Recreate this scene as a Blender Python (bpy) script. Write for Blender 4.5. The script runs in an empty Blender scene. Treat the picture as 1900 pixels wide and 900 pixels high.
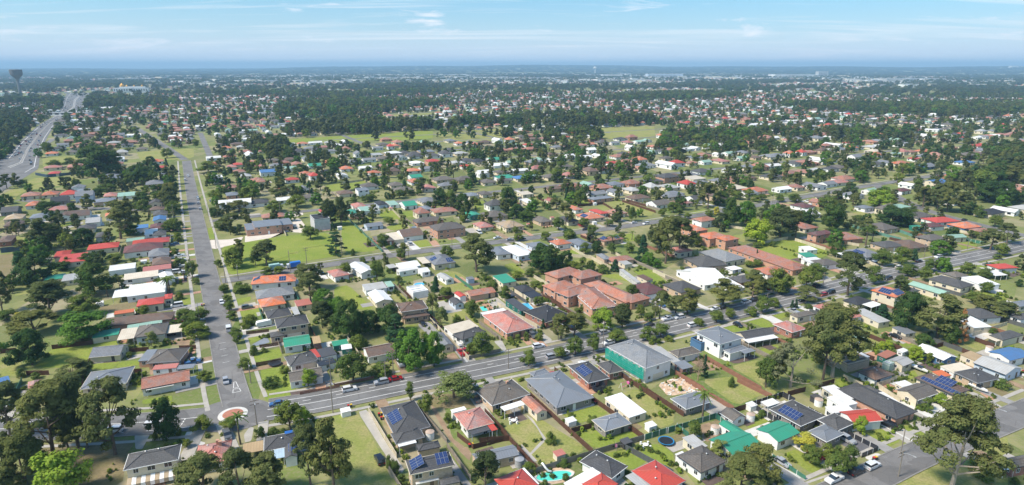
import bpy, bmesh, math, random
import numpy as np
from mathutils import Vector, Matrix
random.seed(7); RNG = np.random.default_rng(11)
R = math.radians
SC = bpy.context.scene
COL = SC.collection
# ------------------------------------------------------------------ camera
CAM_H = 100.0
cam = bpy.data.cameras.new('camera'); cam.sensor_width = 36; cam.lens = 1160/1900*36
cam.clip_start = 1; cam.clip_end = 90000
co = bpy.data.objects.new('camera', cam); COL.objects.link(co)
co.location = (0, 0, CAM_H); co.rotation_euler = (R(90) - math.atan(326/1160), 0, 0)
SC.camera = co
# ------------------------------------------------------------------ sky and sun
SUN_EL, SUN_AZ = R(50), R(-112)          # azimuth measured from +Y towards +X
w = bpy.data.worlds.new('World'); SC.world = w; w.use_nodes = True
nt = w.node_tree; N = nt.nodes; LK = nt.links; N.clear()
def nd(t, **k):
    n = N.new(t)
    for a, b in k.items(): setattr(n, a, b)
    return n
out = nd('ShaderNodeOutputWorld'); bg = nd('ShaderNodeBackground')
sky = nd('ShaderNodeTexSky', sky_type='NISHITA', sun_disc=False, sun_elevation=SUN_EL, sun_rotation=SUN_AZ,
         altitude=100, air_density=1.0, dust_density=1.4, ozone_density=2.0)
tc = nd('ShaderNodeTexCoord'); sep = nd('ShaderNodeSeparateXYZ'); LK.new(tc.outputs['Generated'], sep.inputs[0])
def math_(op, a, b=None, clamp=False):
    n = nd('ShaderNodeMath', operation=op, use_clamp=clamp)
    for i, v in enumerate((a, b)):
        if v is None: continue
        if isinstance(v, (int, float)): n.inputs[i].default_value = v
        else: LK.new(v, n.inputs[i])
    return n.outputs[0]
zz = math_('ADD', math_('MAXIMUM', sep.outputs[2], 0.0), 0.06)
px_ = math_('DIVIDE', sep.outputs[0], zz); py_ = math_('DIVIDE', sep.outputs[1], zz)
cmb = nd('ShaderNodeCombineXYZ'); LK.new(px_, cmb.inputs[0]); LK.new(py_, cmb.inputs[1])
def cloud(scale, rot, stretch, lo, hi, det, src=None):
    mp = nd('ShaderNodeMapping'); mp.inputs['Rotation'].default_value = (0, 0, rot); mp.inputs['Scale'].default_value = stretch
    LK.new(src or cmb.outputs[0], mp.inputs[0])
    nz = nd('ShaderNodeTexNoise'); nz.inputs['Scale'].default_value = scale; nz.inputs['Detail'].default_value = det
    nz.inputs['Roughness'].default_value = .62; nz.inputs['Distortion'].default_value = .5
    LK.new(mp.outputs[0], nz.inputs['Vector'])
    mr = nd('ShaderNodeMapRange'); mr.inputs['From Min'].default_value = lo; mr.inputs['From Max'].default_value = hi
    LK.new(nz.outputs['Fac'], mr.inputs['Value']); return mr.outputs[0]
cir = cloud(.55, R(22), (.35, 1.3, 1), .50, .72, 9)
cum = cloud(5.5, 0, (1, 1, 7), .585, .70, 6, tc.outputs['Generated'])
SKY_MUL = 1.0
hz = math_('POWER', 2.718, math_('MULTIPLY', math_('MAXIMUM', sep.outputs[2], 0.0), -17.0))     # thicker air low down
# band of hazy white just above the skyline
def mix(fac, a, b):
    m = nd('ShaderNodeMix', data_type='RGBA')
    if isinstance(fac, (int, float)): m.inputs[0].default_value = fac
    else: LK.new(fac, m.inputs[0])
    for i, v in ((6, a), (7, b)):
        if isinstance(v, tuple): m.inputs[i].default_value = v
        else: LK.new(v, m.inputs[i])
    return m.outputs[2]
tint = mix(1.0, sky.outputs[0], (.32, .78, 1.0, 1)); tint.node.blend_type = 'MULTIPLY'
c0 = mix(math_('MULTIPLY', hz, 1.0), tint, (6.6, 6.9, 7.7, 1))
c1 = mix(math_('MULTIPLY', cir, .85), c0, (6.6, 6.7, 6.9, 1))
c2 = mix(math_('MULTIPLY', cum, .75), c1, (7.0, 6.9, 7.2, 1))
LK.new(c2, bg.inputs['Color']); bg.inputs['Strength'].default_value = 0.088
LK.new(bg.outputs[0], out.inputs[0])
sl = bpy.data.lights.new('sun', 'SUN'); sl.energy = 3.1; sl.angle = R(12); sl.color = (1, .88, .74)
so = bpy.data.objects.new('sun', sl); COL.objects.link(so)
sd = Vector((math.sin(SUN_AZ)*math.cos(SUN_EL), math.cos(SUN_AZ)*math.cos(SUN_EL), math.sin(SUN_EL)))
so.rotation_euler = sd.to_track_quat('Z', 'Y').to_euler(); so.location = (0, 0, 300)
SC.view_settings.view_transform = 'Standard'; SC.view_settings.look = 'None'; SC.view_settings.gamma = 1
SC.view_settings.use_curve_mapping = False; SC.view_settings.exposure = 0.95
SC.cycles.max_bounces = 5; SC.cycles.diffuse_bounces = 2; SC.cycles.glossy_bounces = 2; SC.cycles.transmission_bounces = 2
SC.cycles.volume_bounces = 0; SC.cycles.transparent_max_bounces = 4
ROT = R(27.6)
# ------------------------------------------------------------------ measured layout, world metres
HOUSES=[
(0,-90.4,137.1,11.9,7.2,21.5,'h','dg','cr',5.4,'','two-storey cream brick house with charcoal roof and striped awnings below'),
(0,-131.2,183.8,12.7,12.5,19.2,'h','mg','cr',2.8,'','blue-grey hip roofed house behind the tall gum trees by the roundabout road'),
(0,-111.8,182.8,13.7,8.6,25.8,'gx','rb','wh',2.8,'','weathered terracotta gable house with white front awning at the roundabout corner'),
(1,-111.9,179.1,7.7,3.0,25.8,'v','wh','x',2.4,'',''),
(0,-117.0,192.0,7.5,3.3,12.6,'s','pk','wh',2.5,'','small white outbuilding with faded pink-red roof behind the terracotta corner house'),
(1,-110.3,192.4,5.2,3.1,12.6,'v','mg','x',2.3,'',''),
(0,-120.3,200.2,10.5,11.0,9.3,'h','gb','ob',2.8,'','orange brick house with grey-brown hip roof beside the long straight street'),
(1,-127.5,200.2,3.5,8.3,9.3,'s','mg','ob',2.6,'',''),
(0,-143.8,204.5,9.9,9.2,12.9,'gx','mg','cr',2.4,'','cream garage with grey gable roof and two dark windows on the back lawn'),
(0,-137.6,221.2,10.3,11.6,21.9,'h','gb','wh',3.2,'','white house with grey-brown hip roof and cream carport beside the long straight street'),
(1,-145.4,218.4,5.5,10.4,21.9,'v','cr','x',2.7,'',''),
(1,-130.5,223.8,5.5,7.9,21.9,'v','cr','x',2.5,'',''),
(0,-154.3,219.6,8.5,6.0,24.5,'s','gn','cr',2.4,'','long cream shed with dark green roof at the edge of the big back lawn'),
(0,-144.1,227.5,11.9,4.5,27.4,'s','lgn','cr',2.5,'','narrow pale green roofed shed beside the long brown roofed house'),
(0,-149.6,233.2,25.0,8.8,18.7,'h','br','ob',2.7,'','very long brown tiled brick house running back from the long straight street'),
(0,-154.5,250.7,10.2,8.9,25.0,'h','rd','cr',3.4,'','cream house with bright orange-red hip roof beside the white sheeted house'),
(1,-150.6,257.4,3.1,6.7,25.0,'h','rd','cr',3.2,'',''),
(0,-160.7,241.7,7.1,3.8,25.0,'s','or','cr',2.3,'','low orange roofed shed behind the cream house with orange-red roof'),
(0,-165.2,267.0,14.9,14.6,24.9,'s','wh','wh',3.0,'','wide white sheet roofed house with large open carport by the tall palms'),
(1,-173.9,262.4,6.6,10.1,24.9,'v','wh','x',2.7,'',''),
(0,-180.1,288.1,14.5,9.0,27.6,'s','cr','wh',2.5,'','long cream roofed annex beside the white sheet roofed house'),
(0,-196.5,300.3,11.5,8.9,27.6,'s','wh','wh',2.7,'','white and grey sheet roofed sheds on the long straight street block'),
(0,-178.3,299.0,12.5,7.5,27.6,'s','pk','wh',2.7,'','pinkish grey roofed weatherboard house beside the long straight street'),
(0,-166.3,285.5,6.0,12.3,36.7,'gy','wh','wh',3.0,'','white gabled cottage beside the palm on the long straight street'),
(0,-204.5,333.3,19,15,27.6,'h','mr','wh',3.4,'','white house with wide plum-brown roof next to the bright red roof'),
(0,-192.1,326.0,10.1,14.6,27.6,'h','mg','wh',2.8,'','white house with pale grey hip roof below the plum-brown roof'),
(0,-208.3,347.7,18.8,11.6,27.6,'h','rd','cr',3.2,'','long bright red roofed house next to the plum-brown roof'),
(0,-182.5,311.0,8.8,12.6,27.6,'h','br','wh',2.7,'','low brown roofed house beside the long straight street'),
(0,-229.8,338.2,15.0,12.1,27.6,'h','rd','cr',3.0,'','cream house with broad bright red hip roof among dark trees'),
(0,-242.1,322.7,7,14.0,27.6,'h','rd','cr',3.0,'','bright red roofed house half hidden by trees near the open dry field'),
(1,-231.1,314.9,11.9,15,27.6,'s','rd','cr',2.8,'',''),
(0,-219.7,284.9,7.7,8.4,27.6,'h','gn','cr',2.8,'','green hip roofed house under the trees near the open dry field'),
(1,-211.7,284.7,7,9.8,27.6,'s','lg','cr',2.6,'',''),
(0,-297.3,417.7,14.8,14,27.6,'gx','br','wh',3.0,'','large white house with brown roof beside a pale concrete driveway'),
(1,-302.4,413.9,9,14,27.6,'gy','br','wh',3.0,'',''),
(0,-319.7,413.6,11.4,14,27.6,'h','mg','wh',2.8,'','white house with light steel grey hip roof beyond the dry field'),
(0,-334.4,409.4,10.6,14,27.6,'h','tn','cr',2.8,'','cream house with tan tiled roof beyond the blue fence'),
(0,-353.0,430.3,9.9,14,27.6,'gx','dg','gb',2.8,'','dark grey roofed house near the highway'),
(0,-352.3,451.3,9,14,27.6,'h','or','wh',2.8,'','white house with orange hip roof near the highway'),
(0,-380.2,486.2,12.3,13.8,27.6,'h','rb','cr',2.8,'','cream house with red-brown roof near the highway'),
(0,-367.9,490.7,11.0,14,27.6,'h','or','cr',2.8,'','cream house with orange tiled roof near the highway'),
(0,-343.2,466.0,11.2,14,27.6,'gx','bk','gb',2.8,'','navy black roofed house near the highway'),
(0,-330.3,475.4,12.0,14,27.6,'gx','mg','pb',5.2,'','pale blue two-storey house with long verandah on the left block'),
(0,-307.7,463.5,14.0,14,27.6,'h','mg','yb',3.0,'','brick house with broad blue-grey roof behind a spreading gum'),
(0,-316.9,485.3,9,13.5,27.6,'h','pk','cr',2.8,'','faded pink roofed house behind the broad blue-grey roof'),
(0,-304.5,486.3,12.1,14,27.6,'gx','lgn','wh',2.8,'','white house with pale green roof on the left block'),
(0,-274.6,399.1,8.2,14.6,27.6,'gx','lg','wh',3.0,'','white gabled cottage beside the spreading gum'),
(0,-267.6,381.8,9.8,11.6,27.6,'h','dg','cr',2.8,'','charcoal roofed cream house beside the spreading gum'),
(0,-246.0,363.4,7.5,12.1,27.6,'h','dg','wh',2.8,'','white house with charcoal hip roof below the spreading gum'),
(0,-265.9,457.3,9,14,27.6,'gy','dg','cr',3.0,'','cream gabled house on the long straight street under dark trees'),
(0,-252.9,435.5,9,9.3,27.6,'h','br','cr',2.8,'',''),
(0,-243.1,421.8,9,14,27.6,'h','dg','cr',2.8,'',''),
(0,-234.1,404.3,7.8,13.4,27.6,'gy','bl','wh',3.0,'','white gabled house with sky blue roof beside the long straight street'),
(0,-224.4,383.7,8.2,14.2,27.6,'h','mr','cr',2.8,'','cream house with maroon roof beside the long straight street'),
(0,-214.0,367.2,7.1,11.0,27.6,'h','dg','wh',2.8,'',''),
(0,-234.3,383.9,7,8.8,27.6,'s','bl','wh',2.6,'',''),
(0,-221.2,370.9,7,12.0,27.6,'s','wh','wh',2.6,'',''),
(0,-220.9,353.5,9.3,7,27.6,'s','lgn','cr',2.5,'',''),
(0,-296.3,353.6,7,15,27.6,'h','br','rb',2.8,'','red brick house with brown roof beside the blue fence'),
(0,-154.0,381.3,16.2,15,27.6,'s','mg','ob',5.2,'','brick community building with blue-grey skillion roofs and pale forecourt'),
(1,-162.4,377.4,7,15,27.6,'s','mg','ob',4.0,'',''),
(1,-145.9,391.1,7,15,27.6,'s','mg','ob',3.8,'',''),
(0,-123.7,391.7,9.8,15,27.6,'f','dg','lg',7.0,'','pale grey flat roofed warehouse block beside the forecourt'),
(0,-112.8,281.1,20.0,10.8,14.4,'h','or','wh',3.0,'','white house with long orange tiled hip roof at the street corner'),
(0,-106.2,263.4,16.0,11.4,25.3,'h','mg','wh',2.8,'','slate grey hip roofed house beside the orange roofed corner house'),
(0,-103.3,252.2,10.1,10.4,29.1,'h','or','cr',2.8,'','cream house with faded orange hip roof beside the slate grey roof'),
(1,-89.8,251.7,6.2,6.9,29.1,'s','pk','cr',2.4,'',''),
(0,-95.8,238.8,9.4,9.0,28.4,'h','dg','cr',2.8,'','cream house with low charcoal hip roof and skylights'),
(1,-89.7,241.7,2.3,8.3,28.4,'s','lg','x',2.6,'',''),
(0,-85.1,224.3,11.7,9.9,25.7,'h','dg','yb',5.4,'','two-storey tan brick house with charcoal hip roof behind a white caravan'),
(1,-88.9,218.2,4.9,5.0,25.7,'h','dg','yb',2.8,'',''),
(0,-79.4,212.2,9.2,8.6,22.7,'gx','gn','wh',2.8,'','white house with bright green steel roof beside a tan annex'),
(1,-72.4,213.1,2.8,6.1,22.7,'s','tn','mr',2.6,'',''),
(0,-72.9,197.3,9.3,8.3,32.5,'h','dg','wh',3.0,'','white house with dark slate hip roof and small red roof panel'),
(1,-69.3,201.3,2.1,6.7,32.5,'s','rd','wh',2.8,'',''),
(1,-65.7,202.6,5.5,6.7,32.5,'s','dg','wh',2.7,'',''),
(1,-63.7,195.4,5.8,3.5,32.5,'s','bk','wh',2.4,'',''),
(0,-67.8,186.0,10.4,7.3,23.1,'gx','gb','wh',2.8,'','white cottage with grey-brown gable roof behind a brick front wall'),
(0,-63.2,211.2,5.5,4.2,25.3,'s','gn','te',2.4,'','green roofed shed behind the dark slate roofed house'),
(0,-60.1,208.2,3.7,3.9,18.9,'s','wh','te',2.2,'','small teal shed with white roof behind the dark slate roofed house'),
(0,-47.4,204.2,9.8,8.3,26.2,'gx','br','wh',2.8,'','white cottage with brown gable roof beside the big dense green trees'),
(0,-25.6,213.3,4.3,12.0,24.0,'gy','mg','cr',2.7,'','long narrow grey roofed house with cream gable beside the battleaxe driveway'),
(0,-41.2,240.8,11.1,9.9,21.1,'h','br','yb',5.2,'','two-storey tan brick house with brown roof and wide garage door'),
(1,-50.4,247.2,5.9,5.6,21.1,'h','br','yb',2.8,'',''),
(1,-39.7,238.4,10.9,7.1,21.1,'h','br','yb',2.7,'',''),
(0,-58.1,257.8,7.3,14.1,27.6,'gy','wh','cr',3.0,'','white ribbed gable shed behind the two-storey tan brick house'),
(0,-63.3,271.5,9.8,8.3,25.0,'s','lg','wh',2.7,'','white open carport shed beside the ribbed gable shed'),
(1,-57.1,274.9,3.2,6.9,25.0,'s','lgn','wh',2.6,'',''),
(0,-43.0,267.7,7.3,9.2,27.7,'f','wh','wh',2.8,'','white flat roofed pool house beside a small blue pool'),
(0,-14.4,264.9,12.6,7.4,26.5,'gx','rb','yb',2.6,'','long low red-brown roofed brick outbuilding with pale driveway'),
(0,-23.1,262.0,3.2,6.4,29.4,'gy','rd','wh',2.4,'','small bright red roofed shed beside the red-brown outbuilding'),
(0,-24.1,253.3,4.1,7.5,27.4,'gy','dg','pb',2.4,'','pale blue shed with dark roof beside the small red shed'),
(0,-1.8,230.1,11.9,20.6,29.1,'h','pk','ob',3.0,'','orange brick house with large salmon tiled hip roof and porch columns'),
(1,-7.5,240.6,10.8,3.4,29.1,'s','wh','x',2.6,'',''),
(0,-19.7,225.1,11.6,7.4,35.2,'s','cr','wh',2.7,'','cream ribbed roofed annex beside the charcoal cottage by the main road'),
(0,-16.2,218.9,11.4,6.1,44.3,'h','dg','wh',2.8,'','charcoal hip roofed cottage behind a picket fence on the main road'),
(0,5.5,268.5,6.8,8.9,27.4,'h','bk','cr',2.8,'','cream outbuilding with navy hip roof beside the rectangular blue pool'),
(0,9.1,261.3,6.2,6.2,30.2,'s','bk','cr',2.6,'','navy flat roofed cabana next to the rectangular blue pool'),
(0,2.3,248.6,4.4,13.3,30.2,'s','dg','te',2.5,'','long dark carport beside the rectangular blue pool'),
(0,14.3,239.0,13.0,14.3,37.8,'h','bk','rb',2.8,'','wide navy black tiled house next to the salmon roofed house'),
(0,24.7,283.9,16.5,9.8,37.7,'h','rb','ob',5.4,'','salmon brick townhouse with terracotta roof at the rear of the complex'),
(0,34.8,281.3,13.3,10.0,31.9,'h','rb','ob',5.4,'','salmon brick townhouse with balcony and twin terracotta hips'),
(0,21.7,265.6,13.2,10.0,33.2,'h','rb','ob',5.2,'','terracotta roofed townhouse at the outer side of the complex'),
(0,27.6,259.4,16.1,8.4,40.6,'h','rb','ob',5.2,'','terracotta roofed townhouse with pale gable in the middle of the complex'),
(0,34.9,252.3,11.9,24.3,16.8,'h','rb','ob',4.6,'','long terracotta roofed townhouse row facing the main road'),
(0,44.6,263.2,9.5,28.9,32.4,'h','rb','ob',3.6,'','long low terracotta villa row beside the plum roofed house'),
(1,53.5,254.8,11.4,7.5,32.4,'h','rb','ob',3.4,'',''),
(0,61.6,268.2,11.7,13.9,25.5,'h','mr','wh',3.0,'','plum-brown hip roofed house beside the terracotta villas'),
(0,43.6,195.7,12.3,19.2,31.7,'h','mg','wh',5.8,'mesh','unfinished two-storey white house with grey roof and green scaffold mesh'),
(0,25.3,187.8,8.0,13.3,24.6,'h','dg','rb',2.8,'sol','red-orange brick house with slate hip roof and long solar array'),
(1,33.0,191.2,5.7,8.1,24.6,'h','dg','rb',2.8,'',''),
(0,14.6,176.9,13.2,19.9,27.0,'h','mg','gb',2.8,'','large plain steel-grey hip roofed new house between brown fences'),
(1,9.0,187.5,5.8,3.2,27.0,'h','mg','gb',2.7,'',''),
(0,28.4,157.8,9.0,6.6,27.0,'h','mg','gb',2.6,'','small grey hip roofed granny flat on a fenced green lawn'),
(0,33.8,166.6,6.5,11.8,28.8,'s','wh','cr',2.6,'','long white flat roofed garage beside the grey granny flat'),
(0,-3.0,174.4,13.5,11.0,31.0,'h','gb','yb',2.8,'','tan brick house with weathered brown hip roof and cream deck'),
(1,-4.2,177.0,7.0,7.7,31.0,'h','gb','yb',2.8,'',''),
(1,0.2,165.8,7.1,2.5,31.0,'v','wh','x',3.0,'',''),
(0,6.6,167.1,3.7,9.6,27.8,'gy','rb','cr',2.5,'','narrow cream outbuilding with terracotta gable roof by the deck'),
(0,-4.3,142.0,11.5,4.5,21.0,'gx','mg','yb',2.8,'','brick house with pale blue-grey gable roof and dark water tank'),
(0,-11.0,159.0,8.4,9.6,27.2,'h','pk','wh',3.0,'','white cottage with dusty pink hip roof and cluttered back patio'),
(1,-9.2,153.6,5.6,2.8,27.2,'v','dg','x',2.6,'',''),
(1,-5.5,154.9,1.8,3.3,27.2,'s','rd','x',2.6,'',''),
(1,-15.8,164.4,4.4,1.8,27.2,'s','wh','wh',2.5,'',''),
(0,-30.9,160.0,10.3,15.8,25.3,'h','dg','yb',2.8,'sol','large slate grey hip roofed house with single solar strip by the grassy lot'),
(1,-28.6,150.8,7.9,5.4,25.3,'h','dg','yb',2.7,'',''),
(1,-28.3,147.5,4.9,1.8,25.3,'v','wh','x',2.5,'',''),
(1,-33.9,157.0,1.8,9.2,25.3,'s','pb','x',2.5,'',''),
(0,-20.3,134.3,11.0,6.0,19.8,'h','dg','yb',5.6,'sol2','two-storey tan brick house with dark hip roof and several solar arrays'),
(1,-21.0,132.1,5.7,2.8,19.8,'v','wh','x',2.7,'',''),
(1,-15.2,131.1,4.8,2.5,19.8,'h','dg','yb',2.8,'',''),
(1,-22.3,145.7,5.8,3.0,19.8,'h','dg','yb',2.8,'',''),
(0,1.0,130.2,8.0,7.5,31.3,'h','rd','wh',3.0,'','bright red roofed house beside the turquoise pool'),
(1,2.8,131.9,4.8,6.9,31.3,'s','wh','wh',2.6,'',''),
(0,23.3,137.9,6.8,9.9,45.9,'h','dg','wh',2.8,'','white house with slate grey hip roof behind the turquoise pool'),
(0,18.6,130.0,9.9,7.3,38.7,'s','wh','wh',2.8,'','white flat roofed house with red roof section beside the turquoise pool'),
(1,21.2,129.6,6.9,5.5,38.7,'h','rd','wh',3.0,'',''),
(0,36.1,132.9,8.3,10.0,33.5,'h','rd','wh',2.9,'','large crimson hip roofed house below the grey fence'),
(1,30.7,131.5,2.9,5.5,33.5,'s','lg','x',2.5,'',''),
(0,54.5,169.9,10.2,6.9,26.7,'h','mg','gb',2.6,'','low grey hip roofed pavilion on the rubble strewn building site'),
(0,64.4,161.8,5.4,5.3,26.5,'gy','gb','wh',2.4,'','grey-brown garage with roller door behind the green fences'),
(0,60.2,147.1,10.6,9.2,28.4,'gx','gn','wh',2.8,'','large L-shaped green steel roofed house behind the spreading gum'),
(1,61.6,154.4,3.4,6.7,28.4,'gy','gn','wh',2.8,'',''),
(0,48.8,139.8,9.1,8.2,30.7,'h','gb','wh',3.0,'','old white house with mossy grey-brown hip roof by the crimson roof'),
(1,44.1,142.1,2.6,1.8,30.7,'s','wh','wh',2.6,'',''),
(0,49.4,148.0,3.8,5.8,25.3,'s','lg','cr',2.4,'','cream shed with pale grey roof beside the trampoline yard'),
(0,73.7,152.5,9.0,7.3,30.2,'gx','gn','wh',3.0,'','white gabled cottage with bright green roof beside the yellow bush'),
(0,83.1,162.3,10.6,10.6,29.7,'h','dg','gb',2.9,'sol','wide dark grey house with black solar array inside white-posted black fencing'),
(1,86.6,151.9,7.6,5.7,29.7,'h','mg','gb',2.8,'',''),
(1,92.2,157.5,7.5,6.2,29.7,'h','dg','gb',2.8,'',''),
(0,78.1,168.9,5.0,2.9,26.5,'s','wh','x',2.3,'','white flat garden shelter inside the black fencing'),
(0,100.7,160.2,9.2,6.4,9.3,'gx','rd','wh',3.0,'','white house with scarlet gable roof and round flowering bush'),
(1,96.7,164.3,7.3,3.4,9.3,'s','wh','wh',2.8,'',''),
(0,100.1,169.5,6.3,5.8,21.7,'s','wh','wh',2.6,'','white annex with dark flat roof panels behind the scarlet gable'),
(0,110.3,169.6,9.6,19.3,26.1,'h','dg','ob',2.8,'','very long charcoal tiled brick house with double garage facing the side street'),
(0,114.2,170.8,4.3,6.4,16.6,'s','wh','cr',2.5,'','white flat roofed annex along the very long charcoal roofed house'),
(0,112.6,176.2,3.8,5.0,27.2,'h','dg','cr',2.6,'','little charcoal roofed shed behind the very long brick house'),
(0,101.1,174.0,5.1,8.2,19.5,'s','wh','cr',2.6,'','pale flat roofed shed row with water tank behind the scarlet gable'),
(0,126.0,174.6,10.4,7.0,25.3,'gx','gb','cr',2.9,'','cream house with khaki and charcoal gable roof facing the side street'),
(0,136.8,179.5,8.0,12.3,23.7,'h','br','cr',2.9,'solrow','cream house with brown roof and long row of blue solar panels'),
(0,141.7,186.8,4.2,3.6,15.3,'s','or','cr',2.6,'','small orange flat roof beside the solar row house'),
(0,152.2,185.3,10.0,7.9,18.0,'h','dg','yb',2.8,'','dark hip roofed brick house with parked boat trailer in front'),
(1,149.6,190.8,9.4,5.0,18.0,'s','cr','wh',2.6,'',''),
(0,120.0,186.9,9.4,6.6,24.9,'h','br','wh',2.8,'','white house with warm brown hip roof inside cream fences'),
(0,133.7,195.8,6.4,5.4,29.1,'gx','lg','cr',2.7,'','cream house with pale cement roof beside the upturned white boat'),
(0,128.8,194.7,3.2,2.5,31.0,'f','wh','lgn',2.4,'',''),
(0,149.9,202.3,6.8,10.7,20.5,'gy','wh','bl',2.8,'','blue clad house with long white steel roof'),
(0,163.9,191.9,10.3,9.9,26.6,'gy','lg','pb',3.0,'','pale blue weatherboard house with long light grey roof'),
(1,161.3,199.7,6.4,5.3,26.6,'s','tn','cr',2.6,'',''),
(0,174.9,201.0,11.0,7.5,20.7,'gx','bl','wh',3.0,'','white house with vivid blue steel roof'),
(0,117.0,197.9,10.6,7.6,23.4,'f','gb','yb',2.8,'','flat roofed brick house with stained brown roof under the huge gum'),
(1,122.6,200.9,3.9,4.3,23.4,'s','wh','x',2.4,'',''),
(0,130.1,215.6,4.3,3.5,20.2,'gy','lgn','wh',2.2,'','tiny white garden shed with pale green roof on open lawn'),
(0,132.4,201.9,7.3,3.3,32.7,'s','rb','te',2.3,'','rusty patched shed beside the white garden clutter'),
(0,140.1,205.2,3.9,2.3,27.1,'s','wh','wh',2.2,'',''),
(0,186.2,217.2,12.5,5.0,22.4,'h','dg','cr',2.8,'','cream house with charcoal hip roof beyond the brown fences'),
(1,179.9,215.4,4.3,5.0,22.4,'s','cr','x',2.4,'',''),
(0,192.0,238.8,10.7,10.2,9.4,'h','dg','wh',2.8,'','white house with slate hip roof beside the rust coloured dead tree'),
(0,182.2,229.5,8.1,9.4,9.3,'s','wh','cr',2.6,'','cream shed with wide white roof beside the rust coloured dead tree'),
(0,165.1,257.4,10.3,10.8,31.4,'h','or','cr',5.4,'solb','two-storey cream and brick house with orange roof covered in solar panels'),
(0,149.4,253.4,10.6,7.1,29.0,'h','bk','cr',2.8,'','cream house with black roof and two white skylights'),
(1,153.1,249.8,7.8,5.7,29.0,'v','wh','x',2.6,'',''),
(0,179.5,267.9,7.2,8.1,25.5,'h','dg','cr',2.8,'','charcoal roofed house behind the two-storey solar house'),
(0,190.2,268.7,6.9,15.4,24.2,'gy','lgn','cr',2.9,'','long cream house with pale mint green roof'),
(0,205.9,277.3,10.5,15,26.9,'h','dg','cr',3.0,'','cream house with long dark roof and raised verandah'),
(0,132.4,247.0,9.3,4.9,25.7,'h','pk','wh',2.8,'','white house with rosy red roof and skylight panels on the main road'),
(0,137.6,235.8,7.3,3.5,21.0,'gx','pk','wh',2.8,'','white cottage with rosy red roof behind the skylight house'),
(0,145.9,236.4,6.1,12.6,19.3,'s','lg','cr',2.5,'','long narrow pale roofed shed row behind the rosy red roofs'),
(0,150.9,222.6,5.2,6.3,18.0,'s','mg','cr',2.4,'','grey roofed shed at the end of the long shed row'),
(0,107.8,224.9,8.0,9.0,27.5,'h','pk','rb',3.0,'','dark red brick house with salmon roof beside the huge gum'),
(0,118.7,238.0,10.0,4.1,24.6,'h','gb','cr',2.8,'','grey-brown roofed house behind the salmon roofed brick house'),
(0,91.9,218.7,13.7,6.1,20.1,'gx','dg','cr',2.9,'','cream house with charcoal gable roof and long white lean-to'),
(1,92.6,214.5,13.7,3.3,20.1,'s','wh','x',2.6,'',''),
(0,75.7,210.7,11.5,12.1,28.2,'h','mg','wh',5.8,'','new two-storey white house with steel-blue hip roof and rear patio'),
(1,79.8,204.1,8.9,3.2,28.2,'h','mg','wh',3.2,'',''),
(1,83.6,203.1,5.3,2.5,28.2,'v','mg','x',3.0,'',''),
(1,68.9,212.0,3.1,5.5,28.2,'f','bk','bl',3.0,'',''),
(0,61.4,202.9,10.2,5.3,23.9,'h','gb','wh',2.8,'','old white cottage with grey hip roof between the two new houses'),
(1,54.4,200.2,3.2,12.2,23.9,'s','lg','cr',2.6,'',''),
(1,58.3,193.4,4.6,5.0,23.9,'s','mg','mr',2.4,'',''),
(0,-85.1,290.5,7.7,11.3,35.3,'h','pk','wh',3.0,'','white cube cottage with coral red hip roof on the cross street'),
(0,-75.2,297.8,8.3,17.2,36.1,'gy','wh','wh',3.2,'','white cottage with several white steel gables on the cross street'),
(0,-53.0,303.2,10.2,9.7,30.9,'gx','wh','wh',3.2,'','white house with solar panel on white gable roof facing the cross street'),
(1,-52.2,297.0,10.2,4.6,30.9,'gx','wh','wh',2.8,'',''),
(1,-44.1,296.1,4.3,7.4,30.9,'gx','wh','wh',2.6,'',''),
(1,-61.3,302.5,4.3,5.8,30.9,'v','lg','x',2.5,'',''),
(0,-37.7,312.6,11.8,16.2,25.8,'h','mg','cr',3.0,'','grey roofed house with cream verandah behind a clipped hedge'),
(1,-45.8,312.2,5.3,10.5,25.8,'v','cr','x',2.6,'',''),
(0,-32.3,286.4,4.4,10.5,32.5,'gy','lg','wh',2.4,'','white garage with grey ribbed gable roof on open lawn'),
(0,-20.1,284.4,3.5,3.5,24.1,'s','mg','pb',2.3,'',''),
(0,-62.2,366.3,13.0,15,27.6,'gx','br','wh',3.0,'','white cottage with chocolate brown gable roof on the cross street'),
(0,-75.7,354.8,9.5,14.1,27.6,'h','gb','rb',2.8,'','small red brick cottage with mottled brown roof by the green fence'),
(0,-69.9,359.9,7,15,27.6,'s','cr','cr',2.5,'',''),
(0,-39.8,373.0,19,14.7,27.6,'h','gb','ob',5.4,'','two-storey orange brick duplex with grey-brown roof on the cross street'),
(0,-55.5,401.3,19,10.5,27.6,'h','gb','ob',2.8,'','wide brick villa with grey-brown hips behind the brick duplex'),
(0,-18.5,387.5,9.3,13.4,27.6,'h','pk','cr',2.8,'','cream cottage with dusty pink roof beside the brick duplex'),
(0,-1.2,388.5,13.6,15,27.6,'h','tn','cr',2.9,'','cream house with honey coloured tiled roof on the cross street'),
(0,-26.9,418.5,9.8,12.9,27.6,'gy','gn','te',2.5,'','dark green garage shed behind the dusty pink roofed cottage'),
(0,-12.4,417.7,15.2,15,27.6,'h','gb','yb',2.8,'',''),
(0,-89.1,389.7,10.6,9.4,27.6,'gx','mg','pb',2.4,'','grey-blue garage on the lawn behind the green fence'),
(0,-110.5,423.9,7,13.4,27.6,'gy','gn','cr',2.8,'',''),
(0,-104.2,432.3,7.1,13.6,27.6,'s','lgn','wh',3.0,'',''),
(0,-111.5,445.4,9.2,15,27.6,'h','pk','wh',2.9,'',''),
(0,-97.3,454.4,7.2,12.8,27.6,'h','bk','pb',2.8,'',''),
(0,-76.6,451.0,9.8,15,27.6,'gx','gn','wh',3.0,'',''),
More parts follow.
